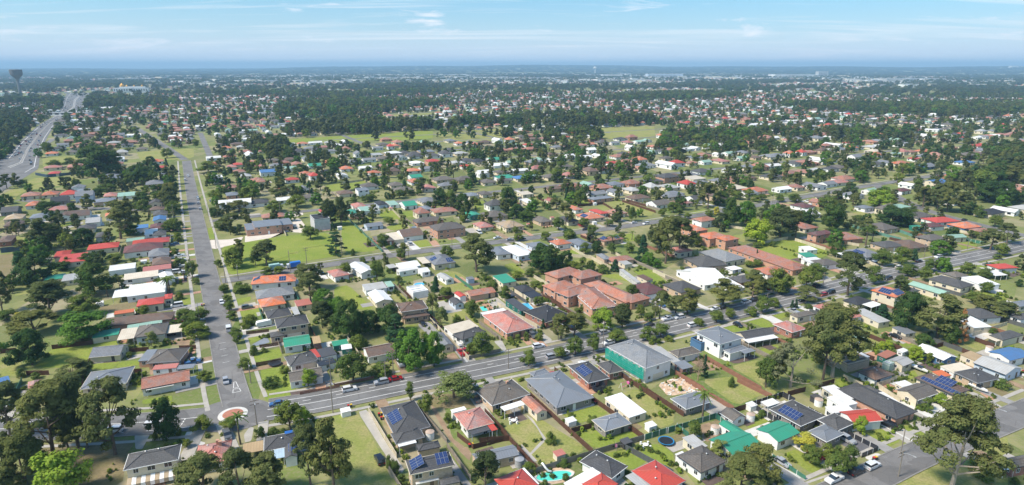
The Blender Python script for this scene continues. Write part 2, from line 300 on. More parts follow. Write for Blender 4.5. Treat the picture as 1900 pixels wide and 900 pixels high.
(0,-64.4,463.9,11.8,15,27.6,'h','mg','cr',3.0,'',''),
(0,-62.3,439.2,7.3,12.3,27.6,'h','mg','wh',2.6,'',''),
(0,-134.3,494.5,12.2,12.3,27.6,'h','br','cr',2.8,'',''),
(0,-120.7,496.0,9,10.6,27.6,'s','mg','wh',5.0,'',''),
(0,-32.2,487.1,9.1,13.2,27.6,'h','mg','cr',2.8,'',''),
(0,-21.9,492.1,9,11.8,27.6,'h','gb','cr',2.8,'',''),
(0,-99.6,435.9,7.4,15,27.6,'s','lg','wh',2.5,'',''),
(0,-88.8,454.7,7,13.1,27.6,'s','lgn','wh',2.5,'',''),
(0,3.0,328.8,10.6,20.4,30.0,'h','wh','pb',3.2,'','pale blue house with white steel roof and solar panel'),
(0,14.3,340.9,9.5,11.2,27.6,'h','mg','pb',2.9,'','grey-blue roofed house behind the white steel roof'),
(0,-6.9,329.4,8.4,16.1,20.7,'h','mg','wh',2.9,'',''),
(0,-3.6,282.7,7.4,10.9,28.5,'s','gn','cr',2.5,'','green roofed shed beside the vegetable garden'),
(0,27.8,345.5,9.8,9.6,27.6,'h','or','wh',3.2,'','white rendered house with orange hip roof behind cream fences'),
(0,38.7,347.2,9.3,13.9,27.6,'h','mg','pb',2.8,'',''),
(0,57.8,354.8,14.4,8.1,27.6,'h','rb','yb',2.8,'',''),
(0,57.1,315.2,13.1,7.9,18.3,'h','rb','yb',2.7,'','brick house with brick-red roof beside the tall pointed cypress'),
(1,48.9,318.7,4.5,10.2,18.3,'h','mg','yb',2.7,'',''),
(0,58.6,308.9,4.8,6.3,25.5,'s','lg','cr',2.4,'',''),
(0,64.0,285.0,4.1,7.3,29.4,'s','br','cr',2.3,'','low tan shed on the lawn behind the plum roofed house'),
(0,57.1,287.3,2.3,18.4,17.3,'s','lg','lg',2.2,'',''),
(0,19.4,402.7,9.6,15,27.6,'h','gb','yb',2.8,'',''),
(0,37.0,403.5,8.8,15,27.6,'h','dg','cr',2.8,'',''),
(0,53.0,412.5,14.8,15,27.6,'h','or','cr',2.8,'','cream house with bright orange hip roof at the cross street bend'),
(1,44.7,438.2,7,13.7,27.6,'h','or','wh',2.7,'',''),
(1,60.5,426.8,7,15,27.6,'h','rd','wh',2.7,'',''),
(0,72.4,424.7,11.3,12.9,27.6,'h','rb','yb',2.8,'',''),
(0,68.1,473.8,19,8.9,27.6,'h','mg','ob',2.8,'',''),
(0,97.7,476.4,16.8,12.0,27.6,'h','br','cr',2.8,'',''),
(0,108.8,453.7,14.7,13.0,27.6,'gx','gb','wh',2.9,'',''),
(0,10.5,491.8,9.9,10.6,27.6,'s','cr','cr',2.8,'',''),
(0,11.3,463.9,7,13.0,27.6,'s','wh','cr',2.3,'',''),
(0,30.1,466.2,7.9,9.2,27.6,'s','pk','cr',2.4,'',''),
(0,92.5,330.0,10.2,9.6,27.6,'h','pk','cr',3.4,'','cream cottage with rose pink roof beside the dark roofed brick house'),
(0,100.3,310.0,16.1,17.3,16.1,'h','dg','yb',2.8,'','brick house with charcoal roof and white gables on the dark driveway'),
(0,112.1,319.9,14.7,20.6,26.9,'h','mg','cr',3.2,'','large pale grey hip roofed house between charcoal roof and terrace villas'),
(0,91.8,286.1,14.0,23.7,19.5,'gx','wh','wh',2.9,'','white steel roofed house with blue solar panel by the main road'),
(1,101.7,275.3,6.6,13.3,19.5,'s','wh','wh',2.7,'',''),
(0,77.9,270.2,12.4,12.8,27.3,'h','dg','yb',3.2,'','tan rendered house with slate blue roof on the main road'),
(0,110.8,282.4,12.1,8.8,24.1,'h','dg','ob',2.8,'',''),
(0,128.7,295.0,13.1,10.4,18.7,'h','or','wh',2.8,'','white house with orange-red hip roof behind the street trees'),
(0,111.6,299.5,6.7,5.5,26.5,'h','wh','wh',2.6,'',''),
(0,135.4,317.0,12.9,45,24.7,'h','rb','ob',3.0,'','very long terrace villa row with terracotta roof beside the green paddock'),
(0,106.9,385.6,7,9.7,27.6,'h','or','ob',5.2,'','orange roofed townhouse at the far end of the orange row'),
(0,111.5,370.7,9.4,14.8,27.6,'h','or','ob',5.2,'','orange roofed brick townhouse in the middle of the orange row'),
(0,116.9,352.9,14.4,11.6,27.6,'h','or','ob',5.2,'','orange roofed townhouse with dormer next to the blue-green shade sail'),
(0,123.2,345.6,11.0,8.8,27.6,'h','or','ob',5.6,'','square orange roofed brick townhouse at the near end of the orange row'),
(0,125.2,395.8,13.6,9.5,27.6,'h','rb','wh',4.6,'',''),
(0,182.5,357.7,15.6,7,27.6,'h','mr','ob',5.4,'','two-storey brick house with maroon roof behind the green paddock'),
(0,162.3,308.8,11.0,9.2,18.5,'h','gb','wh',2.8,'','white house with grey-brown roof at the corner of the green paddock'),
(0,165.0,334.6,7,7,16.1,'s','wh','wh',2.6,'',''),
(0,159.2,322.3,7,7,11.0,'s','gn','wh',2.5,'',''),
(0,157.9,312.9,9.8,7,17.9,'s','wh','wh',2.5,'',''),
(0,211.4,445.2,11.9,13.2,27.6,'h','mr','wh',2.9,'',''),
(0,229.0,458.8,9.7,9.4,27.6,'gy','rb','ob',3.0,'',''),
(0,201.7,422.3,16.8,15,17.7,'gx','wh','wh',3.0,'',''),
(0,139.7,470.0,10.4,13.9,27.6,'gx','dg','wh',2.9,'',''),
(0,199.3,504.0,14.2,10.6,27.6,'h','or','ob',3.0,'',''),
(0,130.7,493.9,10.3,13.1,27.6,'h','mg','cr',2.8,'',''),
(0,233.4,383.5,14.1,15,24.3,'h','gb','yb',2.8,'','dark brown hip roofed brick house inside teal fencing'),
(0,197.6,359.5,16.2,14.3,14.9,'h','rb','ob',2.8,'',''),
(0,213.3,342.0,13.9,11.2,16.4,'h','dg','yb',2.9,'','apricot house with charcoal roof beside tall palms'),
(1,225.4,342.0,14.7,15,16.4,'h','br','yb',2.9,'',''),
(0,191.1,325.0,13.1,15,18.4,'h','mg','pb',2.9,'sol','blue-grey roofed house with solar panel below the tall palms'),
(1,181.0,319.4,7,12.9,18.4,'s','wh','x',2.5,'',''),
(0,242.7,349.3,14.0,10.2,21.0,'h','gb','yb',5.0,'','tan brick two-storey house with brown hip roof by the main road'),
(0,263.8,359.9,11.1,7.2,10.4,'gx','lgn','cr',2.9,'','cream house with mint green roof by the main road bend'),
(0,283.0,401.6,19,13.2,12.6,'h','rd','wh',2.9,'','white house with multi-hipped scarlet roof'),
(0,268.6,387.4,11.0,8.8,12.4,'h','mr','wh',2.7,'',''),
(0,287.5,385.6,15.3,12.3,17.9,'h','or','bl',3.0,'','deep blue house with orange tiled roof'),
(0,275.7,415.0,18,12.2,27.6,'h','gb','cr',2.8,'',''),
(0,332.4,424.6,18,12.0,27.6,'h','bk','cr',3.0,'','cream house with navy hip roof near the right-hand gums'),
(0,279.8,443.2,15.4,10.3,27.6,'h','lgn','cr',2.8,'',''),
(0,253.8,440.7,10.7,9,27.6,'h','mg','wh',2.9,'',''),
(0,268.9,486.5,15.2,12.9,27.6,'h','mg','wh',2.9,'',''),
(0,319.5,505.0,12.9,9,27.6,'h','mr','wh',2.9,'',''),
(0,248.1,301.3,11.6,7.4,10.4,'h','rd','wh',3.0,'','white house with scarlet hip roof across the main road'),
(0,215.9,288.7,8.7,7,19.7,'h','gb','cr',2.8,'',''),
(0,220.6,278.6,10.0,11.3,12.6,'s','wh','wh',2.8,'','white flat roofed house with dark solar panels across the main road'),
(0,237.0,291.1,7,7,10.9,'v','wh','x',2.6,'',''),
(0,290.6,375.5,11.1,7,10.4,'h','rb','cr',2.6,'',''),
(0,256.8,383.4,7,7,13.7,'s','gn','te',2.4,'',''),
(0,125.6,180.8,4.8,2.7,22.0,'s','wh','cr',2.2,'',''),
(0,-136.1,716.2,18,14,27.6,'h','wh','yb',5.6,'','tan two-storey hall with broad white hip roof near the sports field'),
(0,-83.9,660.6,14.7,14,27.6,'h','rd','ob',4.5,'','brick house with vivid red hip roof near the sports field'),
(0,-113.9,728.9,15.9,14,27.6,'h','dg','yb',2.8,'',''),
(0,-102.1,740.7,18,14,27.6,'s','mg','yb',4.0,'',''),
(0,-150.7,810.5,9,14,27.6,'h','or','cr',2.8,'',''),
(0,-49.0,823.3,14.8,14,27.6,'h','or','cr',2.8,'',''),
(0,-20.8,683.7,12.9,14,27.6,'gx','gn','wh',2.8,'',''),
(0,-36.6,669.7,14.9,14,27.6,'h','bk','cr',2.8,'',''),
(0,-123.2,646.4,11.6,14,27.6,'h','or','wh',2.8,'',''),
(0,-101.2,659.1,13.4,14,27.6,'h','wh','wh',2.8,'',''),
(0,-233.6,593.5,14.2,14,27.6,'gx','bl','wh',4.0,'',''),
(0,-221.4,622.6,12.0,14,27.6,'s','lgn','wh',2.7,'',''),
(0,-203.5,640.7,12.9,14,27.6,'gx','gn','wh',2.8,'',''),
(0,-195.0,664.9,11.0,14,27.6,'h','or','cr',2.8,'',''),
(0,-168.0,670.5,13.1,14,27.6,'h','mg','wh',2.8,'',''),
(0,-165.7,620.9,12.4,14,27.6,'h','or','wh',2.8,'',''),
(0,-195.8,588.7,10.9,14,27.6,'h','or','cr',2.8,'',''),
(0,-179.0,598.8,10.2,14,27.6,'h','bk','rb',2.8,'',''),
(0,-159.2,580.3,9,14,27.6,'gy','wh','wh',2.8,'',''),
(0,-121.9,525.5,13.8,14,27.6,'h','gb','wh',2.9,'',''),
(0,-100.0,531.2,11.5,14,27.6,'h','gb','cr',2.8,'',''),
(0,-86.3,548.1,10.8,14,27.6,'h','or','wh',2.8,'',''),
(0,-62.2,558.7,18,14,27.6,'h','gb','yb',2.8,'',''),
(0,-43.0,558.7,18,14,27.6,'h','gb','yb',2.8,'',''),
(0,-89.7,572.1,11.3,14,27.6,'gx','gn','wh',2.8,'',''),
(0,-13.6,645.0,18,14,27.6,'s','wh','wh',2.5,'',''),
(0,-59.2,660.4,13.4,14,27.6,'h','lg','cr',2.8,'',''),
(0,-157.2,722.2,13.1,14,27.6,'s','lg','cr',2.8,'',''),
(0,-244.1,660.9,15.5,14,27.6,'h','rb','ob',2.8,'',''),
(0,-223.8,548.6,9,14,27.6,'h','rb','cr',2.8,'',''),
(0,-7.2,568.6,16.7,14,27.6,'s','gn','wh',2.8,'',''),
(0,-353.7,628.1,9,14,27.6,'h','rd','wh',2.8,'',''),
(0,-330.7,592.3,9,14,27.6,'h','mg','wh',2.8,'',''),
(0,-361.6,556.5,18,14,27.6,'h','mg','yb',3.2,'','broad grey roofed clubhouse behind the blue highway fence'),
(0,-436.4,592.3,9,14,27.6,'h','rd','cr',2.8,'',''),
(0,-296.0,514.6,9,14,27.6,'h','rb','cr',2.8,'',''),
(0,-222.1,488.8,10.0,14,27.6,'h','mg','ob',2.8,'',''),
(0,-238.6,519.3,12.6,14,27.6,'h','rb','cr',2.8,'',''),
(0,-284.5,631.5,9,14,27.6,'h','pk','wh',2.8,'',''),
(0,-285.4,648.2,9,14,27.6,'h','rd','cr',2.8,'',''),
(0,-265.1,556.9,9,14,27.6,'f','wh','wh',5.0,'',''),
(0,-263.8,601.2,11.7,14,27.6,'h','rb','cr',2.8,'',''),
(0,-227.9,553.5,11.0,14,27.6,'h','rb','ob',2.8,'',''),
(0,-350.8,503.9,9,14,27.6,'h','mg','wh',2.8,'',''),
(0,-304.4,489.3,9,14,27.6,'h','lgn','cr',2.8,'',''),
(0,23.6,663.9,18,14,27.6,'h','mg','yb',3.0,'','broad blue-grey roofed hall beyond the far houses'),
(0,18.8,572.0,12.8,14,27.6,'s','lgn','cr',2.7,'',''),
(0,8.2,566.3,14.8,14,27.6,'h','bl','cr',2.8,'',''),
(0,37.4,572.7,18,14,27.6,'h','gb','cr',2.8,'',''),
(0,53.8,582.0,16.4,14,27.6,'h','pk','wh',2.8,'',''),
(0,91.2,613.0,16.3,14,27.6,'h','rb','wh',2.8,'',''),
(0,114.7,634.8,18,14,27.6,'h','rb','ob',2.8,'',''),
(0,137.8,641.9,18,14,27.6,'h','mg','wh',2.8,'',''),
(0,120.9,707.2,18,14,27.6,'h','rb','wh',2.8,'',''),
(0,140.2,559.9,18,14,27.6,'h','dg','ob',5.0,'',''),
(0,123.7,548.9,18,14,27.6,'h','dg','yb',2.8,'',''),
(0,104.0,539.8,15.8,14,27.6,'h','rb','ob',2.8,'',''),
(0,88.5,535.8,13.5,14,27.6,'h','mg','wh',2.8,'',''),
(0,75.6,519.6,17.1,14,27.6,'h','rb','ob',2.8,'',''),
(0,205.1,700.1,18,14,27.6,'h','mg','cr',2.8,'',''),
(0,183.1,601.3,17.0,14,27.6,'h','dg','wh',3.0,'',''),
(0,166.4,564.3,16.0,14,27.6,'s','cr','cr',2.7,'',''),
(0,187.1,516.9,15.9,14,27.6,'s','cr','ob',2.8,'',''),
(0,199.6,505.7,17.0,14,27.6,'h','or','cr',2.8,'',''),
(0,79.3,642.9,17.2,14,27.6,'h','lg','cr',2.8,'',''),
(0,125.4,484.4,18,14,27.6,'h','mg','cr',2.8,'',''),
(0,494.6,753.0,18,14,27.6,'h','or','cr',2.8,'',''),
(0,571.9,759.7,18,14,27.6,'h','rd','ob',3.0,'',''),
(0,511.1,704.3,18,14,27.6,'h','gb','yb',5.0,'',''),
(0,547.4,787.0,18,14,27.6,'h','rb','ob',2.8,'',''),
(0,365.9,534.4,18,14,27.6,'gx','bl','cr',4.5,'solb','blue roofed hall with dark roof panels near the far gums'),
(0,421.2,634.8,18,14,27.6,'gx','mg','bl',2.8,'',''),
(0,480.4,662.7,18,14,27.6,'h','bl','wh',2.8,'',''),
(0,465.8,602.7,18,14,27.6,'h','bl','wh',2.8,'',''),
(0,301.2,562.4,18,14,27.6,'h','rb','wh',2.8,'',''),
(0,407.5,654.0,18,14,27.6,'h','or','cr',2.8,'',''),
(0,405.3,571.7,18,14,27.6,'h','or','ob',2.8,'',''),
(0,435.9,754.7,18,14,27.6,'h','cr','cr',2.8,'',''),
(0,240.0,573.6,18,14,27.6,'h','dg','cr',2.8,'',''),
(0,395.4,900.1,18,14,27.6,'h','mg','cr',2.8,'',''),
(0,-78.1,142.6,8.3,9.6,19.6,'h','pk','cr',2.8,'','cream house with dusty pink tiled roof and brick chimney by the roundabout palm'),
(0,-62.2,148.0,8.8,6.9,20.0,'h','dg','wh',2.8,'','white house with slate roof and blue tarpaulin near the roundabout'),
(1,-58.2,143.5,3.1,6.0,20.0,'gy','dg','wh',2.7,'',''),
(1,-68.8,145.3,5.0,4.6,20.0,'s','tn','x',2.6,'',''),
(1,-61.0,142.9,2.5,4.6,20.0,'s','pb','x',2.5,'',''),
(0,-152.1,179.6,3.5,5.5,36.1,'h','pk','cr',2.8,'','rose red roofed house behind the tall gums on the main road'),
(0,-146.6,179.2,4.4,4.6,32.3,'h','orr','cr',2.8,'','pale orange roofed house behind the tall gums on the main road'),
(0,-164.2,181.4,4.2,6.0,43.4,'gx','bl','wh',2.8,'','pale blue roofed house at the far end of the gum tree block'),
(0,129.9,138.9,8.8,3.6,13.8,'h','gb','rb',2.8,'','red brick house with white verandah across the side street'),
(1,125.0,136.9,3.6,2.0,13.8,'v','wh','x',2.6,'',''),
(0,207.5,235.9,10.1,5.1,17.7,'h','dg','wh',2.8,'',''),
(0,217.6,249.9,9.9,5.1,17.3,'h','mg','cr',2.8,'',''),
]
TREES=[
('gum',-121.3,144.0,21.2,15.2),
('gum',-118.4,149.2,21.1,13.1),
('gum',-119.7,147.5,11.5,8.4),
('gum',-115.6,148.9,15.0,6.5),
('gum',-106.2,145.9,21.2,13.5),
('gum',-141.5,155.2,15.8,11.2),
('gumd',-121.0,133.7,13.9,11.9),
('gumd',-126.8,135.1,13.3,9.0),
('ltg',-108.9,128.3,11.9,13.0),
('gum',-123.2,129.6,6.7,7.6),
('drk',-96.9,154.1,12.0,8.4),
('shrub',-99.1,152.6,2.5,1.5),
('rnd',-88.2,157.4,4.4,6.0),
('rnd',-80.9,157.7,3.5,4.8),
('palm',-74.7,150.6,9.6,5.9),
('rnd',-63.4,157.7,8.8,8.2),
('ltg',-60.3,160.8,5.3,4.5),
('gum',-74.6,128.7,11.9,11.6),
('gum',-65.4,128.7,12.6,8.7),
('gum',-58.6,129.1,10.7,9.6),
('gum',-50.0,133.2,15.8,7.4),
('gum',-43.3,130.5,19.2,9.7),
('shrub',-70.7,154.3,2.9,3.0),
('shrub',-67.4,155.5,1.9,3.7),
('shrub',-65.1,155.8,1.5,3.1),
('shrub',-85.3,154.1,0.8,4.0),
('shrub',-81.4,154.9,1.0,4.1),
('shrub',-94.0,155.2,3.1,2.0),
('upr',-31.5,174.0,6.3,2.8),
('feat',-18.2,175.8,8.7,15.0),
('rnd',-25.9,167.0,5.8,4.3),
('shrub',-18.9,162.0,2.6,2.3),
('gumd',-6.6,131.4,9.8,8.2),
('shrub',-31.5,139.9,3.9,2.5),
('shrub',-29.7,137.7,3.7,2.4),
('shrub',-27.8,134.6,2.1,2.1),
('shrub',-15.0,158.9,1.6,2.4),
('shrub',10.7,150.9,3.4,3.3),
('shrub',13.4,140.9,1.8,3.4),
('shrub',4.2,135.5,1.4,2.4),
('shrub',13.5,135.1,1.7,2.1),
('shrub',8.2,133.0,1.6,1.8),
('palm',56.1,163.3,9.4,6.7),
('rnd',50.9,153.5,5.5,4.0),
('feat',54.9,143.5,5.4,5.7),
('gum',54.9,128.3,10.6,10.4),
('gum',60.8,133.2,11.9,10.1),
('gum',62.3,128.7,5.7,5.8),
('ylw',79.9,148.3,4.6,6.2),
('rnd',78.1,142.2,5.0,5.3),
('rnd',82.8,143.5,4.5,4.4),
('rnd',82.1,137.5,6.0,5.8),
('rnd',86.2,138.4,7.4,4.3),
('shrub',70.9,182.7,3.0,2.3),
('shrub',87.6,145.6,2.6,3.8),
('bgum',108.9,132.7,23.1,17.8),
('ltg',98.4,155.8,5.5,3.9),
('rnd',125.5,168.3,4.0,3.6),
('ltg',131.5,171.8,3.7,4.1),
('shrub',119.2,135.5,2.4,4.5),
('shrub',134.7,171.5,1.6,3.3),
('grn',-163.2,218.7,10.7,18.2),
('drk',-167.3,198.4,12.9,12.9),
('gum',-185.0,224.2,9.0,18.6),
('gum',-191.4,241.1,15.7,16.9),
('rnd',-178.4,242.4,9.0,12.5),
('gum',-145.4,187.5,6.5,11.9),
('feat',-133.6,212.9,6.0,4.9),
('gum',-216.4,247.7,12.9,8.1),
('grn',-185.6,208.3,3.8,3.9),
('rnd',-207.3,238.6,4.2,9.8),
('shrub',-164.3,189.2,3.1,3.2),
('ylw',-201.9,238.6,3.2,4.4),
('rnd',-198.9,238.6,2.6,5.9),
('rnd',-132.5,271.2,3.5,4.4),
('rnd',-126.0,259.0,3.1,4.2),
('rnd',-120.3,248.4,4.1,4.6),
('rnd',-114.8,238.6,3.7,4.9),
('rnd',-105.8,220.9,4.0,4.6),
('rnd',-103.1,216.0,4.1,3.6),
('rnd',-91.8,195.2,3.8,4.7),
('rnd',-126.7,225.4,4.8,5.6),
('rnd',-120.3,220.9,5.9,10.6),
('rnd',-133.0,236.1,5.7,7.3),
('rnd',-127.7,236.1,5.2,8.8),
('rnd',-101.4,185.9,3.9,5.1),
('shrub',-93.0,206.4,3.5,3.5),
('shrub',-78.5,182.7,3.7,5.8),
('shrub',-90.1,208.3,1.7,2.6),
('shrub',-105.2,233.6,4.1,6.3),
('shrub',-105.7,230.0,3.6,4.8),
('ltg',-66.2,183.1,6.0,5.1),
('gumd',-75.2,230.0,11.4,10.0),
('gum',-88.9,259.0,13.4,10.6),
('grn',-80.7,250.4,8.7,9.8),
('shrub',-136.1,233.6,2.1,4.3),
('shrub',-77.3,192.6,2.7,3.7),
('shrub',-124.7,271.2,4.1,7.2),
('shrub',-148.2,261.9,3.4,3.7),
('palm',-156.5,269.6,8.1,9.3),
('drk',-62.2,220.9,15.4,11.5),
('drk',-55.1,224.2,9.7,8.8),
('drk',-47.3,224.8,11.7,11.2),
('con',-44.1,219.8,9.8,8.7),
('grn',-34.7,194.8,14.4,13.6),
('grn',-27.0,197.0,12.4,8.3),
('rnd',-52.3,185.9,10.1,10.7),
('shrub',-43.9,191.3,4.2,8.9),
('shrub',-56.8,211.4,5.5,6.2),
('feat',-33.4,244.4,9.1,6.0),
('feat',-28.5,231.8,8.2,6.0),
('rnd',-16.7,241.8,7.2,7.0),
('rnd',-11.0,205.9,8.4,8.6),
('shrub',-15.4,207.2,3.9,3.5),
('con',-35.5,272.4,5.4,4.4),
('shrub',-29.9,266.5,4.0,6.0),
('shrub',-22.7,236.1,2.6,3.9),
('grn',-70.1,234.8,10.8,9.2),
('gum',18.7,219.3,10.3,8.2),
('gum',23.9,221.4,9.9,9.7),
('ltg',36.4,228.3,9.1,9.2),
('gumd',43.9,230.6,10.7,9.1),
('rnd',5.8,197.2,5.8,5.8),
('rnd',17.0,203.0,4.4,4.7),
('rnd',22.9,205.9,6.8,6.0),
('rnd',29.7,208.8,6.9,4.8),
('rnd',39.3,217.1,5.0,7.5),
('rnd',51.3,218.2,5.4,6.4),
('rnd',57.1,221.4,5.5,6.9),
('rnd',53.5,243.1,4.8,3.8),
('gum',60.8,239.8,11.6,6.9),
('rnd',53.9,264.2,6.0,6.7),
('shrub',30.2,249.3,2.6,2.3),
('shrub',27.8,246.1,2.3,3.5),
('shrub',10.4,218.2,3.0,3.2),
('con',12.3,229.4,4.1,2.1),
('shrub',55.9,237.9,3.4,4.4),
('rnd',-3.2,259.7,6.5,5.3),
('shrub',-0.7,217.6,2.0,2.7),
('shrub',2.3,218.7,2.5,2.3),
('shrub',5.5,220.9,2.5,2.3),
('shrub',52.2,215.0,1.9,2.7),
('shrub',54.9,216.0,2.0,2.7),
('shrub',59.5,218.2,2.2,3.6),
('shrub',34.6,236.1,2.1,4.4),
('gum',68.9,245.7,7.3,8.1),
('gum',73.6,244.4,10.7,9.5),
('gum',92.3,255.4,10.8,14.6),
('gum',108.1,264.2,10.0,10.8),
('rnd',122.5,270.4,7.3,12.1),
('rnd',99.8,243.1,3.7,5.5),
('rnd',105.3,245.7,7.5,7.1),
('rnd',113.3,252.9,4.0,5.7),
('rnd',82.9,235.5,5.2,6.1),
('rnd',89.9,240.5,4.2,5.0),
('gum',130.3,259.7,6.2,10.6),
('con',120.0,250.4,4.1,2.1),
('con',122.2,251.6,4.0,2.1),
('shrub',127.3,250.7,2.1,3.6),
('bgum',107.2,189.2,25.1,19.2),
('gum',103.2,187.5,24.3,11.9),
('pgum',90.4,182.7,14.0,16.3),
('gum',87.4,185.5,12.2,5.1),
('rnd',82.1,182.3,10.2,7.4),
('shrub',71.5,183.1,3.2,2.3),
('bare',61.5,187.1,7.6,4.8),
('con',64.4,189.6,7.9,2.5),
('shrub',114.4,242.2,1.7,2.0),
('rnd',74.7,232.4,3.1,4.8),
('con',152.1,239.2,6.3,7.1),
('drk',156.3,229.4,15.1,12.8),
('gum',163.0,220.9,16.4,17.5),
('drk',164.3,216.0,8.7,7.2),
('drk',152.9,212.9,4.8,7.1),
('rust',167.9,216.0,13.7,5.4),
('rnd',218.6,270.8,5.1,6.1),
('rnd',202.3,256.8,5.6,6.8),
('ltg',143.0,202.3,5.0,5.5),
('ball',132.2,208.1,3.4,2.8),
('ball',135.7,210.4,3.2,2.6),
('ball',138.2,210.6,3.6,3.1),
('rnd',146.7,200.2,3.5,3.2),
('shrub',187.2,225.0,2.2,3.7),
('gum',198.6,241.1,6.4,11.9),
('gum',201.6,238.6,7.9,9.8),
('shrub',142.3,220.3,2.5,2.7),
('shrub',148.7,196.6,1.6,3.7),
('shrub',186.3,228.3,1.5,2.8),
('gum',201.9,249.1,6.5,9.2),
('shrub',158.0,181.9,3.4,5.4),
('shrub',159.7,199.7,1.4,3.4),
('gum',-265.3,343.2,17.2,17.8),
('gum',-263.9,351.9,9.8,10.5),
('drk',-248.9,349.4,10.1,13.2),
('con',-234.9,284.5,15.3,10.4),
('grn',-246.1,311.8,10.8,10.0),
('drk',-227.9,283.6,14.1,14.9),
('drk',-190.8,268.8,14.1,15.9),
('gum',-236.0,363.8,22.5,21.7),
('grn',-236.0,373.6,6.5,11.1),
('palm',-156.9,268.8,8.4,8.8),
('palm',-182.4,264.9,6.0,5.9),
('gum',-208.3,264.9,7.7,16.2),
('rnd',-321.9,445.6,4.6,5.2),
('drk',-332.1,436.6,7.9,17.1),
('drk',-223.0,316.0,5.6,12.1),
('rnd',-211.4,317.6,4.5,8.9),
('shrub',-233.0,312.8,4.3,4.4),
('rnd',-321.0,401.2,3.3,7.1),
('gum',-301.7,369.4,9.1,5.1),
('drk',-229.8,303.8,4.5,9.8),
('gum',-236.0,272.0,9.3,6.6),
('rnd',-263.8,438.5,8.3,10.3),
('rnd',-268.1,467.3,9.3,11.9),
('rnd',-216.1,380.9,6.6,6.8),
('rnd',-271.2,442.4,6.2,7.8),
('rnd',-202.1,318.1,2.0,3.8),
('shrub',-184.1,310.8,2.3,3.7),
('drk',-330.2,490.0,6.8,7.6),
('rnd',-184.5,387.0,6.3,13.0),
('gum',-179.2,385.4,10.2,15.3),
('gum',-146.5,320.2,11.3,7.7),
('rnd',-143.3,306.8,10.6,11.1),
('rnd',-134.0,311.4,8.3,5.0),
('gum',-128.1,310.8,13.6,13.7),
('rnd',-121.3,363.3,8.0,10.1),
('gumd',-119.0,396.3,18.3,13.3),
('lay',-97.4,331.3,12.7,10.6),
('rnd',-152.2,308.8,3.9,4.3),
('rnd',-132.8,272.0,3.5,4.4),
('gum',-94.3,274.4,12.3,13.4),
('shrub',-124.7,271.2,5.0,7.7),
('gum',-195.4,436.6,8.7,20.6),
('rnd',-208.2,425.4,6.0,6.7),
('rnd',-232.8,483.0,6.7,10.4),
('rnd',-169.7,436.6,7.9,12.9),
('rnd',-159.5,452.5,9.0,16.0),
('gum',-180.4,476.1,13.2,15.8),
('rnd',-212.7,380.9,8.5,9.8),
('rnd',-238.7,430.9,8.6,11.0),
('gum',-255.9,458.7,16.4,13.5),
('rnd',-213.6,390.0,4.8,5.4),
('rnd',-185.7,329.0,4.1,5.3),
('rnd',-157.9,292.5,8.1,6.5),
('rnd',-150.9,281.9,3.3,4.0),
('shrub',-198.9,358.5,5.2,6.4),
('shrub',-174.3,311.8,3.9,6.9),
('rnd',-122.0,296.1,3.8,6.6),
('rnd',-116.7,298.0,3.8,6.0),
('gum',-17.9,300.9,18.9,17.6),
('rnd',-59.2,319.1,7.0,5.1),
('rnd',-54.5,284.5,3.6,4.0),
('con',-35.2,272.8,7.0,4.4),
('rnd',-65.2,286.2,10.3,7.5),
('drk',-34.8,437.8,12.8,12.9),
('drk',-53.3,457.9,13.4,10.8),
('rnd',-44.9,453.7,12.8,9.8),
('rnd',-25.1,458.7,4.8,4.0),
('rnd',-80.7,398.9,5.0,7.9),
('rnd',-32.4,405.5,5.1,5.6),
('gumd',-112.0,397.9,18.4,10.2),
('rnd',-109.1,475.2,5.4,12.1),
('rnd',-121.4,468.6,3.9,7.3),
('rnd',-88.8,484.4,6.9,10.4),
('rnd',-35.3,323.5,7.1,7.1),
('rnd',-30.3,268.0,3.2,5.5),
('rnd',-112.4,469.4,5.1,7.3),
('rnd',-81.9,497.3,4.4,7.8),
('rnd',-75.1,497.3,4.4,6.8),
('shrub',-87.3,329.0,3.8,2.6),
('shrub',-82.9,348.1,5.0,2.8),
('rnd',-8.5,268.8,6.9,6.0),
('rnd',-79.0,316.0,3.3,3.8),
('rnd',-82.4,294.3,6.9,6.5),
('drk',16.4,300.9,14.5,17.0),
('gum',35.4,397.9,14.4,10.2),
('rnd',51.1,457.9,12.0,10.8),
('con',42.2,475.2,10.1,3.9),
('con',69.8,319.1,14.3,7.4),
('gum',81.0,314.9,25.0,16.4),
('grn',71.2,310.8,7.5,6.9),
('grn',74.7,306.8,5.2,4.9),
('rnd',40.6,332.5,6.2,6.7),
('drk',47.5,334.8,6.9,6.4),
('palm',57.9,345.6,7.5,8.3),
('con',52.3,301.8,6.1,4.9),
('drk',40.0,300.9,6.0,5.2),
('drk',34.8,365.2,5.6,9.4),
('rnd',49.6,373.6,6.1,7.4),
('rnd',46.8,394.7,5.6,7.8),
('rnd',29.7,385.4,8.2,7.6),
('rnd',80.4,407.8,9.9,6.4),
('drk',-2.6,442.4,16.7,11.3),
('drk',3.3,418.2,9.7,12.3),
('drk',10.5,407.8,7.8,10.5),
('rnd',23.7,448.4,4.8,5.3),
('rnd',16.8,452.5,5.7,7.1),
('gum',32.2,444.4,8.9,11.3),
('rnd',63.2,394.7,4.6,7.0),
('rnd',22.5,301.8,5.4,9.7),
('rnd',31.2,303.8,4.5,8.6),
('gum',82.9,343.2,16.2,11.0),
('palm',71.8,361.1,5.6,5.0),
('rnd',55.2,332.5,6.2,4.7),
('rnd',74.0,350.7,5.8,6.3),
('rnd',11.7,275.2,3.8,7.3),
('rnd',2.3,288.9,4.3,7.0),
('rnd',9.5,294.3,3.8,7.1),
('rnd',20.1,361.1,5.2,6.5),
('rnd',3.6,358.5,4.8,5.7),
('shrub',46.0,299.9,3.8,8.5),
